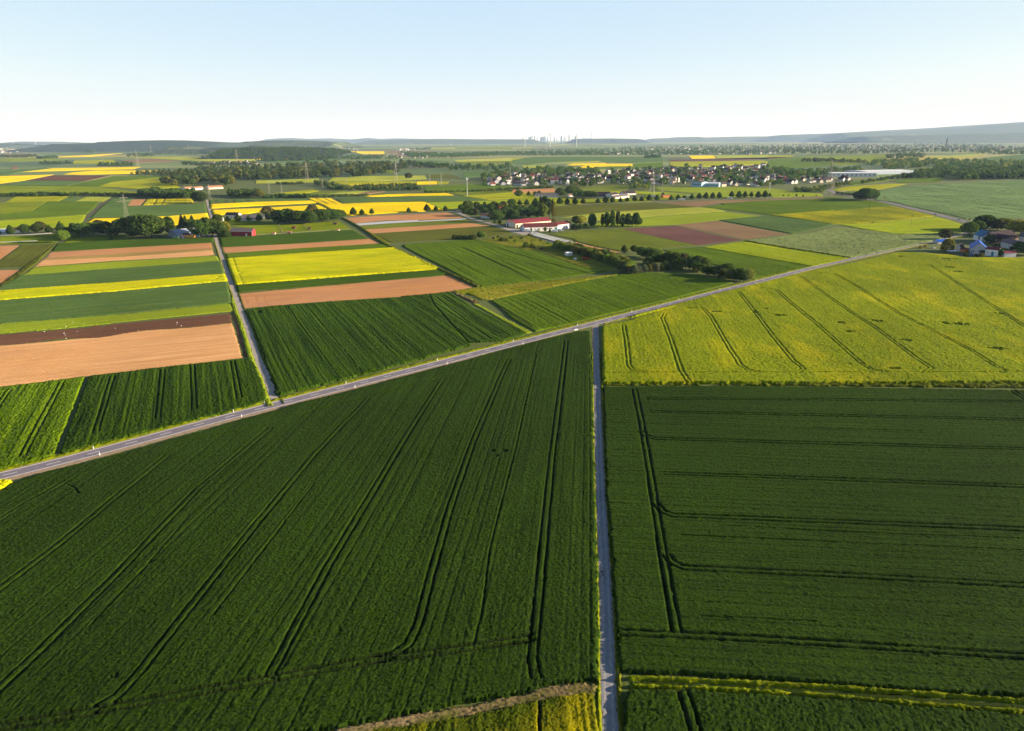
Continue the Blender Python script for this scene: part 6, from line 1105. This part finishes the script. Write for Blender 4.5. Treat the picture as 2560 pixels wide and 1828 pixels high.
# ------------------------------------------------------------------ village houses
walls = {'white': plain('village_white', (.66, .65, .62), .85), 'cream': plain('village_cream', (.60, .52, .40), .85), 'grey': plain('grey_white_render', (.62, .62, .64), .85)}; roofs = {'dark': R_DK, 'red': plain('tile_red_roof', (.20, .055, .04), .8), 'brown': R_PU, 'grey': R_GR, 'orange': R_TC}
_hm = {}
def house_mesh(wk, rk, v):
    k = (wk, rk, v)
    if k not in _hm:
        mb = MB(); L, Dp, e_, rs = [(11, 9, 4.6, 4.2), (14, 10, 5.2, 4.6), (10, 10, 5.6, 3.4), (18, 10, 5.0, 4.2)][v]
        gable(mb, L, Dp, e_, rs, True, 0); roof_mb(mb, L, Dp, e_, rs, True, 1)
        mb.v = [(x-L/2, y-Dp/2, z) for x, y, z in mb.v]
        for x in (-L*.28, L*.05, L*.3):
            for zz in (1.6, 3.9): mb.box(x-.6, x+.6, -Dp/2-.05, -Dp/2+.05, zz-.6, zz+.6, 2); mb.box(x-.6, x+.6, Dp/2-.05, Dp/2+.05, zz-.6, zz+.6, 2)
        mb.box(L*.2, L*.2+.8, -.4, .4, e_+rs-.8, e_+rs+.9, 1)
        me = mb.mesh('village_house'); [me.materials.append(m) for m in (walls[wk], roofs[rk], GLS)]; _hm[k] = me
    return _hm[k]
NH = [0]
def vill(z, poly, n, mind, seed, base_ang, rk, wk, where, group):
    r = random.Random(seed)
    for g in scatter(z, poly, n, mind, seed):
        NH[0] += 1; ro = r.choice(rk); wa = r.choice(wk)
        o = link('village_house', house_mesh(wa, ro, r.randrange(4)), (), None, g, base_ang+r.choice([0, math.pi/2])+r.gauss(0, .12)); s = r.uniform(.85, 1.1); o.scale = (s, s, s)
        tag(o, f'{wa} house with {ro} gabled roof {where}', 'house', group)
vill('S', [(210, 460), (240, 340), (900, 310), (1300, 300), (1600, 310), (2275, 330), (2275, 400), (1800, 450), (1400, 440), (600, 470)], 66, 15, 61, .3, ['dark', 'dark', 'dark', 'red', 'brown'], ['white', 'grey', 'white'], 'in the shaded western part of the village', 'houses of the western village')
vill('T', [(-50, 300), (500, 310), (700, 230), (1100, 170), (1600, 170), (2275, 130), (2275, 250), (1700, 260), (1600, 440), (1000, 465), (520, 440), (0, 350)], 100, 13, 62, -.2, ['dark', 'red', 'dark', 'brown', 'dark'], ['white', 'cream', 'white'], 'in the middle of the village', 'houses of the middle village')
vill('T', [(1600, 340), (2275, 330), (2275, 400), (1700, 390)], 20, 15, 63, .2, ['red', 'red', 'orange'], ['white', 'cream'], 'above the pale blue hall', 'red-roofed houses above the hall')
vill('U', [(0, 420), (0, 300), (700, 280), (1450, 268), (1750, 310), (2150, 310), (2050, 335), (1650, 365), (980, 378), (850, 340), (600, 350), (550, 415)], 82, 14, 64, .5, ['dark', 'dark', 'brown', 'brown', 'red'], ['white', 'white', 'cream'], 'at the sunny eastern end of the village', 'houses of the eastern village')
vill('B', [(850, 265), (1000, 245), (1280, 245), (1290, 225), (1560, 225), (1690, 270), (1400, 270)], 16, 24, 65, .3, ['red', 'red', 'dark'], ['white', 'cream'], 'in the far village left of the skyline', 'houses of the far village')
vill('A', [(-20, 200), (0, 180), (270, 180), (280, 210), (0, 226)], 14, 30, 66, .3, ['dark', 'red'], ['white', 'white', 'cream'], 'in the village at the far left horizon', 'houses of the far left village')
# the town on the horizon: one mass of houses
mbt = MB(); r = random.Random(9)
for z, poly, n in [('D', [(0, 375), (0, 275), (300, 252), (1200, 285), (1480, 245), (1650, 270), (2275, 300), (2275, 345), (1500, 345), (1000, 365), (500, 335)], 640), ('C', [(880, 245), (1000, 195), (1700, 160), (2275, 160), (2275, 240), (1600, 238)], 190), ('B', [(850, 265), (1000, 245), (1280, 245), (1290, 225), (1560, 225), (1690, 270), (1400, 270)], 50), ('A', [(-20, 200), (0, 180), (270, 180), (280, 210), (0, 226)], 40), ('T', [(0, 250), (700, 200), (1300, 160), (2275, 130), (2275, 330), (1000, 430), (0, 330)], 110), ('U', [(0, 110), (700, 110), (900, 300), (0, 330)], 60), ('S', [(400, 340), (900, 270), (2275, 300), (2275, 420), (600, 460)], 80), ('D', [(1300, 200), (1900, 180), (2000, 196), (1400, 208)], 60), ('B', [(150, 170), (560, 165), (950, 190), (900, 196), (500, 175), (200, 178)], 50), ('B', [(1280, 190), (1420, 180), (1430, 196), (1220, 202)], 26), ('B', [(100, 130), (500, 160), (480, 166), (90, 150)], 18), ('B', [(1300, 130), (1900, 120), (2200, 150), (1700, 150)], 40), ('A', [(1620, 328), (2275, 312), (2275, 328)], 22), ('R', [(520, 360), (800, 348), (800, 362), (540, 366)], 6)]:
    for g in scatter(z, poly, n, 14, 71+n):
        t = MB(); L, Dp = r.uniform(11, 20), r.uniform(9, 12); e_ = r.choice([5, 6, 8, 11]); gable(t, L, Dp, e_, 3.6, True, r.choice([0, 0, 2])); roof_mb(t, L, Dp, e_, 3.6, True, r.choice([1, 1, 3]))
        an = r.random()*3.14; ca, sa = math.cos(an), math.sin(an); k = len(mbt.v)
        mbt.v += [(g.x+x*ca-y*sa, g.y+x*sa+y*ca, zz) for x, y, zz in t.v]; mbt.f += [tuple(i+k for i in f) for f in t.f]; mbt.m += t.m
tag(mbt.build('distant_town', [plain('town_render', (.58, .57, .55), .85), R_DK, plain('town_cream', (.52, .45, .36), .85), R_RB]), 'white and red houses of the distant town, too many to count', 'town', None, 'stuff')
def block(z, x0, x1, y, hpx, Y, mat, name, label, cat, group=None, taper=1.0, dep=None):
    a = at_dist(z, (x0, y), Y); b = at_dist(z, (x1, y), Y); t = at_dist(z, (x0, y-hpx), Y); wd = b.x-a.x; d_ = dep or wd*.8; root = empty(name, ((a.x+b.x)/2, Y, 0)); h = t.z
    mb = MB(); mb.box(-wd/2, wd/2, -d_/2, d_/2, -2, h*.86); mb.build('tower', mat, root)
    mb = MB(); mb.box(-wd/2*.72*taper, wd/2*.72*taper, -d_/3, d_/3, h*.86, h); mb.build('top', mat, root)
    return tag(root, label, cat, group)
SKY = plain('tower_hazed', (.24, .30, .38), .4, .1, .02)  # tower colour drawn towards the sky, haze painted in
for i, (x0, x1, h) in enumerate([(175, 192, 30), (290, 312, 48), (314, 336, 62), (346, 362, 85), (393, 411, 68), (444, 456, 42), (500, 522, 48), (524, 545, 58), (548, 566, 54), (570, 596, 62), (618, 636, 40), (676, 688, 46), (742, 762, 42), (790, 802, 22), (862, 888, 72), (908, 916, 34), (933, 947, 66), (1004, 1022, 98), (1112, 1140, 62), (1258, 1270, 40), (1292, 1306, 34), (1372, 1388, 36)]):
    block('R', x0, x1, 200, h*.82, 27000, SKY, 'skyscraper', f'{ORD[i]} pale skyscraper from the left in the hazy skyline', 'skyscraper', 'skyline towers')
a = at_dist('R', (1412, 200), 27000); t = at_dist('R', (1412, 62), 27000); root = empty('television_tower', (a.x, 27000, 0)); h = t.z
mb = MB(); mb.bar((0, 0, 0), (0, 0, h*.72), 12, 0, 8, 10); mb.build('shaft', SKY, root); mb = MB(); mb.bar((0, 0, h*.72), (0, 0, h*.80), 32, 0, 26, 12); mb.build('pod', SKY, root); mb = MB(); mb.bar((0, 0, h*.8), (0, 0, h), 7, 0, 2, 8); mb.build('antenna', SKY, root)
tag(root, 'slender television tower at the right end of the skyline', 'tower')
g = G('D', (1580, 318)); gt = top_z('D', (1580, 318), 98); root = empty('church', (g.x, g.y, 0))
mb = MB(); mb.box(-5, 5, -5, 5, 0, gt*.62); mb.build('tower', plain('sandstone', (.22, .15, .13), .9), root); mb = MB()
for i in range(4): q = [(-5.4, -5.4), (5.4, -5.4), (5.4, 5.4), (-5.4, 5.4)]; mb.face([(*q[i], gt*.62), (*q[(i+1) % 4], gt*.62), (0, 0, gt)])
mb.build('spire', R_DK, root); mb = MB(); gable(mb, 34, 14, 14, 9, True); mb.build('nave', plain('sandstone', (.22, .15, .13), .9), root); tag(root, 'church with pointed dark spire in the distant town', 'church')
# ------------------------------------------------------------------ masts, pylons, turbines
STEEL = plain('galvanised_steel', (.36, .34, .29), .5, .1, .5, .2); MASTW = plain('mast_white', (.62, .63, .65), .5)
def lattice():
    mb = MB(); W = lambda z: .075*(1-z)**1.3+.011
    zs = [0, .10, .2, .3, .4, .49, .58, .66, .74, .82, .9, 1]
    for z0, z1 in zip(zs, zs[1:]):
        for sx in (-1, 1):
            for sy in (-1, 1): mb.bar((sx*W(z0), sy*W(z0), z0), (sx*W(z1), sy*W(z1), z1), .0023)
        for s in (-1, 1):
            for k in (-1, 1):
                mb.bar((-k*W(z0), s*W(z0), z0), (k*W(z1), s*W(z1), z1), .0014); mb.bar((s*W(z0), -k*W(z0), z0), (s*W(z1), k*W(z1), z1), .0014)
    return mb.mesh('pylon_mast')
def arm(z, hw):
    mb = MB()
    for s in (-1, 1):
        for y in (-.02, .02): mb.bar((0, y, z), (s*hw, 0, z+.005), .0021); mb.bar((0, y, z+.035), (s*hw, 0, z+.005), .0018)
        for k in (.3, .6, .9): mb.bar((s*hw*k, 0, z), (s*hw*k, 0, z-.03), .003)
    return mb.mesh('pylon_arm')
LM = lattice(); LM.materials.append(STEEL); AM = [arm(.58, .26), arm(.72, .31), arm(.86, .18)]; [m.materials.append(STEEL) for m in AM]
def pylon(z, x, y, hpx, label, arms=3, rot=0):
    g = G(z, (x, y)); h = top_z(z, (x, y), hpx); e = empty('power_pylon', g, rot); e.scale = (h, h, h)
    link('mast', LM, (), e)
    for m in AM[-arms:]: link('crossarm', m, (), e)
    tag(e, label, 'pylon', 'lattice power pylons')
for args in [('A', 1128, 806, 215, 'tallest lattice pylon standing in the left blue-green field', 2, .9), ('A', 1868, 638, 140, 'lattice pylon beside the lane at the far hedge', 2, .4), ('B', 455, 470, 175, 'pylon with three arms before the mixed wood', 3), ('B', 1245, 480, 190, 'pylon with three arms right of the mixed wood', 3), ('B', 2255, 528, 195, 'pylon at the left end of the village', 3), ('C', 78, 552, 112, 'smaller pylon beside the brown field left of the village', 2),
             ('C', 1243, 610, 265, 'tall three-armed pylon before the middle of the village', 3), ('C', 1330, 600, 135, 'short pylon right of the tall three-armed one', 1), ('D', 532, 752, 325, 'tallest pylon at the right beside the country road curve', 3), ('D', 570, 752, 165, 'short pylon beside the tallest right-hand pylon', 1), ('A', 2108, 318, 130, 'pale pylon before the wooded hill at left', 3), ('A', 1228, 352, 155, 'pale pylon far left over the yellow field', 2),
             ('A', 1345, 225, 75, 'tiny pylon far left near the horizon', 2), ('A', 1680, 215, 68, 'tiny pylon below the wooded hill', 2), ('A', 1622, 310, 62, 'small pale pylon over the far straw fields', 1), ('A', 920, 308, 50, 'tiny pylon over the far left fields', 1), ('B', 595, 552, 105, 'slim pylon in the scrub between straw fields', 1), ('B', 805, 548, 100, 'slim pylon beside the row of far bushes', 1), ('B', 1648, 520, 120, 'slim pylon over the far yellow patch', 1), ('B', 1545, 520, 110, 'slim pylon left of the far yellow patch', 1), ('B', 120, 588, 110, 'slim pylon at the left end of the yellow-green strip', 1), ('B', 230, 585, 100, 'slim pylon over the yellow-green strip', 1), ('R', 525, 480, 140, 'thin pylon before the far dark tree belt', 2)]:
    pylon(*args)
def mast(z, x, y, hpx, label):
    g = G(z, (x, y)); h = top_z(z, (x, y), hpx); root = empty('radio_mast', g)
    mb = MB(); mb.bar((0, 0, 0), (0, 0, h), .5, 0, .32, 10); mb.build('pole', MASTW, root)
    for k in range(3): an = k*2.094; mb = MB(); mb.box(-.5, .5, -.3, .3, h*.90, h*1.02); o = mb.build('antenna', MASTW, root, (1.5*math.cos(an), 1.5*math.sin(an), 0), an)
    mb = MB(); mb.bar((0, 0, h*.95), (0, 0, h*.97), 1.9, 0, 1.9, 12); mb.build('platform', MASTW, root); tag(root, label, 'mast')
mast('B', 1878, 606, 160, 'white mobile phone mast rising between far fields'); mast('U', 780, 500, 135, 'white mobile phone mast before the eastern village'); mast('B', 22, 240, 48, 'thin white mast before the wooded hill')
def pole(z, x, y, hpx, label):
    g = G(z, (x, y)); h = top_z(z, (x, y), hpx); root = empty('power_pole', g); w_ = plain('pole_wood', (.12, .09, .07), .9)
    mb = MB(); mb.bar((0, 0, 0), (0, 0, h), .2, 0, .14, 8); mb.build('post', w_, root); mb = MB(); mb.box(-1, 1, -.08, .08, h*.92, h*.95); mb.build('crossbar', w_, root); tag(root, label, 'power pole')
pole('L', 262, 455, 200, 'wooden power pole in the vivid yellow-green field'); pole('D', 895, 885, 60, 'wooden power pole in the yellowish green field'); pole('L', 1298, 660, 90, 'wooden power pole in the yard left of the teal-roofed house'); pole('L', 1020, 735, 60, 'wooden post at the main road before the farm')
for i, x in enumerate((1920, 1968, 2052, 2135)): pole('A', x, 610, 42, f'{ORD[i]} pale pole from the left in the small substation')
bm_ = MB(); bm_.face([(-.012, 0, 0), (.012, 0, 0), (.022, .01, .06), (.008, .004, .30), (0, 0, .42), (-.008, 0, .3), (-.012, 0, .06)]); bm_.v = [(x, y, z) for x, y, z in bm_.v]
b2 = MB(); L_ = 7
prof = [(.010, .004, 0), (.020, .006, .06), (.012, .004, .25), (.003, .002, .42)]
for (w0, d0, z0), (w1, d1, z1) in zip(prof, prof[1:]):
    q0 = [(-w0, -d0, z0), (w0, -d0, z0), (w0, d0, z0), (-w0, d0, z0)]; q1 = [(-w1, -d1, z1), (w1, -d1, z1), (w1, d1, z1), (-w1, d1, z1)]
    for i in range(4): j = (i+1) % 4; b2.face([q0[i], q0[j], q1[j], q1[i]])
BL = b2.mesh('turbine_blade'); BL.materials.append(MASTW)
tw = MB(); tw.bar((0, 0, 0), (0, 0, .985), .030, 0, .017, 12); TW = tw.mesh('turbine_tower'); TW.materials.append(MASTW)
nc = MB(); nc.box(-.018, .018, -.03, .06, .98, 1.015); NC = nc.mesh('turbine_nacelle'); NC.materials.append(MASTW)
def turbine(z, x, y, hpx, Y, rot, label, thin=1.0):
    a = at_dist(z, (x, y), Y); t = at_dist(z, (x, y-hpx), Y); h = t.z; e = empty('wind_turbine', (a.x, Y, 0)); e.scale = (h*thin, h*thin, h)
    link('tower', TW, (), e); link('nacelle', NC, (), e)
    for k in range(3):
        b = link('blade', BL, (), e); b.location = (0, -.045, 1.0); b.rotation_euler = (0, R(rot+120*k), 0)
    tag(e, label, 'wind turbine', 'wind turbines on the plain')
turbine('R', 230, 300, 128, 11000, 35, 'wind turbine at the left end of the skyline', 1.0); turbine('R', 676, 300, 178, 10500, 300, 'wind turbine before the middle of the skyline', 1.0); turbine('R', 1145, 295, 155, 10800, 0, 'wind turbine at the right end of the skyline', 1.0)
for i, x in enumerate((110, 315, 630)): turbine('A', x, 140, 42, 17000, 20+40*i, f'{ORD[i]} faint wind turbine from the left on the left horizon', 1.0)
# ------------------------------------------------------------------ roadside posts, fence, vehicles, birds
pm = MB(); pm.box(-.07, .07, -.06, .06, 0, .78); pm.face([(-.07, -.06, .90), (.07, -.06, .90), (.07, -.06, 1.05), (-.07, -.06, 1.0)]); pm.box(-.07, .07, -.06, .06, .90, 1.05); PM = pm.mesh('post_body'); PM.materials.append(TRIM)
pb = MB(); pb.box(-.075, .075, -.065, .065, .76, .92); PB = pb.mesh('post_band'); PB.materials.append(DOORM)
d1 = resample(RD, 1.0); g0 = G('X', (246, 1138)); k0 = min(range(len(d1)), key=lambda i: (d1[i][0]-g0.x)**2+(d1[i][1]-g0.y)**2); N1 = normals(d1); NP = 0
for s in range(k0 % 50, min(len(d1), 720), 50):
    for side in (-1, 1):
        p = (d1[s][0]+N1[s][0]*3.75*side, d1[s][1]+N1[s][1]*3.75*side); e = empty('delineator_post', (*p, 0), math.atan2(N1[s][1], N1[s][0])+1.57); e.scale = (1.4, 1.4, 1.1)
        link('body', PM, (), e); link('band', PB, (), e)
        q = NP//2; NP += 1
        tag(e, f'{ORD[q]} white roadside post along the {"far" if side > 0 else "near"} edge of the main road', 'road post', 'roadside posts')
for (z, x, y, lab) in [('K', 122, 507, 'white marker post at the right edge of the straight track'), ('J', 2155, 148, 'white post at the mouth of the straight track'), ('I', 2148, 552, 'grey sign post at the mouth of the pale lane')]:
    e = empty('marker_post', G(z, (x, y))); e.scale = (1.6, 1.6, 1.1); link('body', PM, (), e); link('band', PB, (), e); tag(e, lab, 'road post')
def fence(name, z, pts, n, label, mat, h=1.2, rails=2, r_=.07):
    W = [G(z, p) for p in pts]; P = []; tot = [0]
    for a, b in zip(W, W[1:]): tot.append(tot[-1]+(b-a).length)
    for i in range(n):
        d = tot[-1]*i/(n-1); k = max(j for j in range(len(W)-1) if tot[j] <= d+1e-6); P.append(W[k].lerp(W[k+1], (d-tot[k])/max(1e-6, tot[k+1]-tot[k])))
    root = empty(name, P[0]); o = P[0]; ps = MB(); ps.bar((0, 0, -.1), (0, 0, h), r_*1.6); pme = ps.mesh('fence_post'); pme.materials.append(mat)
    for p in P: link('post', pme, (), root, tuple(p-o))
    for q in range(rails):
        mb = MB()
        for a, b in zip(P, P[1:]): zz = Vector((0, 0, h*(.95-.45*q))); mb.bar(a-o+zz, b-o+zz, r_)
        mb.build('rail', mat, root)
    tag(root, label, 'fence')
FW = plain('fence_wood', (.34, .30, .25), .9)
fence('paddock_fence', 'E', [(0, 392), (260, 385), (460, 372)], 26, 'white rail fence behind the shaded paddock at left', TRIM)
fence('paddock_fence', 'E', [(-20, 455), (180, 447), (330, 440)], 18, 'pale fence along the front of the paddock at left', TRIM)
fence('meadow_fence', 'F', [(770, 296), (815, 372)], 8, 'short wooden fence crossing the horse meadow', FW)
fence('meadow_fence', 'F', [(985, 286), (1040, 340)], 8, 'wooden fence in the right half of the horse meadow', FW)
fence('meadow_fence', 'F', [(560, 386), (800, 374), (1200, 348), (1410, 336)], 30, 'wooden fence along the front of the horse meadow', FW)
def paintm(n, c): return plain(n, c, .35, .04, 1, 0, .5)
TYRE = plain('tyre', (.02, .02, .02), .9)
wh = MB(); wh.bar((0, -.13, 0), (0, .13, 0), .36, 0, .36, 12); WHM = wh.mesh('wheel'); WHM.materials.append(TYRE)
def wheel(root, x, y, r_): o = link('wheel', WHM, (), root, (x, y, r_)); s = r_/.36; o.scale = (s, 1.1*s, s)
def car(z, p, rz, mat, label, van=False, name='car', s=1.0, cat='car'):
    g = G(z, p); root = empty(name, (g.x, g.y, .1), rz); root.scale = (s, s, s); L, Wd = (4.3, 1.75) if not van else (5.4, 2.0); h1 = .85 if not van else 1.0; h2 = 1.45 if not van else 2.3
    mb = MB(); mb.box(-L/2, L/2, -Wd/2, Wd/2, .28, h1)
    if van: mb.box(-L/2, L*.22, -Wd/2+.02, Wd/2-.02, h1, h2)
    o = mb.build('body', mat, root); bv = o.modifiers.new('bevel', 'BEVEL'); bv.width = .12; bv.segments = 2
    mb = MB(); a0, a1, t0, t1 = (-L*.46, L*.22, -L*.34, L*.06) if not van else (L*.22, L*.36, L*.22, L*.27); zt = h2 if not van else h2*.92; w1 = Wd/2-.08; w2 = Wd/2-.25
    q = [(a0, -w1, h1), (a1, -w1, h1), (a1, w1, h1), (a0, w1, h1)]; t = [(t0, -w2, zt), (t1, -w2, zt), (t1, w2, zt), (t0, w2, zt)]; mb.face(t)
    for i in range(4): j = (i+1) % 4; mb.face([q[i], q[j], t[j], t[i]])
    mb.build('cabin', GLS if not van else mat, root)
    if not van: mb = MB(); mb.box(t0, t1, -w2, w2, zt, zt+.04); mb.build('roof', mat, root)
    for x in (-L*.31, L*.31):
        for y in (-Wd/2, Wd/2): wheel(root, x, y, .34)
    return tag(root, label, cat)
def trailer(z, p, rz, mat, label, L=6, h=1.5, name='farm_trailer', cat='trailer'):
    g = G(z, p); root = empty(name, (g.x, g.y, .05), rz); mb = MB(); w_ = 1.2
    q = [(-L/2, -w_, .9), (L/2, -w_, .9), (L/2, w_, .9), (-L/2, w_, .9)]; t = [(x*1.06, y*1.12, .9+h) for x, y, _ in q]
    mb.face(q[::-1]); ti = [(x*.95, y*.92, zz) for x, y, zz in t]
    for i in range(4): j = (i+1) % 4; mb.face([q[i], q[j], t[j], t[i]]); mb.face([t[i], t[j], ti[j], ti[i]])
    mb.face([(x, y, zz-.35) for x, y, zz in ti]); mb.build('bed', mat, root)
    mb = MB(); mb.box(L/2, L/2+1.6, -.08, .08, .6, .75); mb.build('drawbar', TYRE, root)
    for x in (-L*.25, L*.05):
        for y in (-1.05, 1.05): wheel(root, x, y, .5)
    return tag(root, label, cat)
def tractor(z, p, rz, mat, label):
    g = G(z, p); root = empty('tractor', (g.x, g.y, .05), rz); mb = MB(); mb.box(.1, 2.2, -.45, .45, .9, 1.6); mb.box(-1.3, .3, -.6, .6, .8, 1.4); o = mb.build('body', mat, root); bv = o.modifiers.new('bevel', 'BEVEL'); bv.width = .1; bv.segments = 2
    mb = MB(); mb.box(-1.2, .2, -.65, .65, 1.4, 2.6); c = mb.build('cab', GLS, root); mb = MB(); mb.box(-1.35, .3, -.75, .75, 2.6, 2.75); mb.build('roof', mat, c)
    for y in (-.85, .85): wheel(root, -.7, y, .85); wheel(root, 1.6, y, .5)
    return tag(root, label, 'tractor')
c_ = lambda k: {'white': paintm('white_paint', (.75, .75, .75)), 'blue': paintm('blue_paint', (.10, .20, .42)), 'red': paintm('red_paint', (.45, .03, .03)), 'orange': paintm('orange_paint', (.75, .30, .03)), 'green': paintm('green_paint', (.12, .25, .10)), 'silver': paintm('silver_paint', (.45, .47, .5)), 'salmon': paintm('salmon_paint', (.75, .36, .20)), 'sky': paintm('light_blue_paint', (.25, .45, .68))}[k]
car('L', (700, 265), -.62, c_('silver'), 'silver car driving on the country road, farther from the junction'); car('L', (1125, 358), -.62, c_('sky'), 'light blue car nearing the road junction trees')
trailer('P', (305, 742), .1, c_('green'), 'green farm trailer at the left end of the parked machinery', 6, 1.9); trailer('P', (585, 728), .05, c_('orange'), 'bright orange tipping trailer parked before the machine shed', 9, 2.4); trailer('P', (470, 720), .05, c_('salmon'), 'salmon coloured trailer left of the orange one', 7, 2.2); trailer('P', (705, 716), .05, c_('sky'), 'light blue trailer right of the orange one', 6, 2.4); tractor('P', (420, 745), .2, c_('blue'), 'blue tractor among the parked trailers')
car('Q', (1262, 602), .05, c_('white'), 'white van parked at the end of the white farm building', True, 'van', 1.5, 'van'); car('Q', (1335, 628), .6, c_('silver'), 'silver car parked at the head of the polytunnel'); car('Q', (1808, 592), .05, c_('white'), 'white caravan before the residential block', True, 'caravan', 1.2, 'caravan'); car('Q', (1718, 606), .05, c_('white'), 'white van before the conifer at the farm', True, 'van', 1.2, 'van'); car('Q', (1180, 575), .3, c_('sky'), 'light blue van at the corner of the farmyard', True, 'van', 1.2, 'van'); car('Q', (605, 388), .3, c_('white'), 'white car beside the terracotta cottage')
trailer('G', (1645, 604), .1, c_('red'), 'red farm machine parked in the shaded meadow', 6, 1.2, 'farm_machine', 'farm machine'); trailer('G', (1260, 512), .2, plain('brown_boards', (.14, .09, .08), .8), 'brown heap trailer at the edge of the overgrown meadow', 5, .7); trailer('U', (160, 620), .05, c_('white'), 'white box trailer under the right half of the avenue', 10, 2.6); trailer('T', (935, 664), .05, c_('white'), 'white trailer behind the avenue left of the orange shed', 12, 2.4); trailer('T', (1450, 718), .05, c_('white'), 'white truck body in the avenue gap', 12, 2.4); trailer('T', (1552, 676), .05, c_('white'), 'white container behind the avenue gap', 11, 3)
car('L', (1300, 985), .2, c_('blue'), 'dark blue car in the shaded farmyard'); car('L', (670, 868), .3, c_('silver'), 'silver car parked under the yellowish tree')
# birds on the soil and the track
bd = MB()
def sph(mb, c, rx, ry, rz_, n=8, m=5):
    k = len(mb.v); V = []
    for i in range(m+1):
        ph = math.pi*i/m
        for j in range(n): th = 2*math.pi*j/n; mb.v.append((c[0]+rx*math.sin(ph)*math.cos(th), c[1]+ry*math.sin(ph)*math.sin(th), c[2]+rz_*math.cos(ph)))
    for i in range(m):
        for j in range(n): mb.f.append((k+i*n+j, k+(i+1)*n+j, k+(i+1)*n+(j+1) % n, k+i*n+(j+1) % n)); mb.m.append(0)
sph(bd, (0, 0, .32), .26, .13, .13); sph(bd, (.22, 0, .52), .08, .07, .07); bd.bar((.15, 0, .36), (.22, 0, .52), .05, 0, .04, 6); bd.bar((.28, 0, .52), (.40, 0, .50), .02, 0, .005, 5); bd.bar((-.2, 0, .32), (-.42, 0, .28), .07, 0, .02, 5); bd.bar((.02, -.05, .25), (.02, -.05, 0), .015); bd.bar((.02, .05, .25), (.02, .05, 0), .015)
BWm = bd.mesh('white_bird'); BWm.materials.append(plain('white_feathers', (.8, .8, .78), .8)); BDm = BWm.copy(); BDm.materials.clear(); BDm.materials.append(plain('dark_feathers', (.02, .02, .025), .7))
where = {0: 'on the dark soil band', 1: 'on the light green strip', 2: 'on the tan soil'}
for i, (x, y, k) in enumerate([(395, 1248, 0), (570, 1262, 0), (580, 1278, 0), (588, 1308, 0), (652, 1170, 1), (745, 1185, 1), (688, 1247, 0), (1025, 1218, 0), (1228, 1241, 0), (1575, 1167, 0), (1572, 1184, 0), (1612, 1197, 0), (590, 1205, 1), (762, 633, 2)]):
    o = link('white_bird', BWm, (), None, G('E', (x, y))+Vector((0, 0, (.15, .45, .1)[k])), random.random()*6); s = .95; o.scale = (s, s, s); tag(o, f'small white bird {where[k]}, {ORD[i]} of the scattered flock', 'bird', 'white birds on the field')
for i, (x, y) in enumerate([(1632, 520), (1637, 538)]): o = link('dark_bird', BDm, (), None, G('N', (x, y))+Vector((0, 0, .06)), i*2); o.scale = (1.3,)*3; tag(o, f'{"farther" if i == 0 else "nearer"} of two dark birds on the straight track', 'bird', 'dark birds on the track')
g = G('J', (2078, 168)); root = empty('road_sign', g, .5); mb = MB(); mb.box(-1.1, 1.1, -.04, .04, .5, 1.2); mb.build('panel', TRIM, root); mb = MB(); mb.bar((-.8, .08, 0), (-.8, .08, 1.2), .05); mb.bar((.8, .08, 0), (.8, .08, 1.2), .05); mb.build('post', STEEL, root); tag(root, 'low white sign board by the road at the track mouth', 'road sign')
g = G('D', (1033, 775)); root = empty('warning_sign', (g.x, g.y, 0)); mb = MB(); mb.box(-1.4, 1.4, -.04, .04, 2.2, 4.2); mb.build('panel', paintm('orange_paint', (.75, .30, .03)), root); mb = MB(); mb.bar((0, .1, 0), (0, .1, 4.2), .08); mb.build('post', STEEL, root); tag(root, 'orange sign board beside the country road', 'road sign')
print('HOUSES', NH[0], 'FARTREES', NT[0])
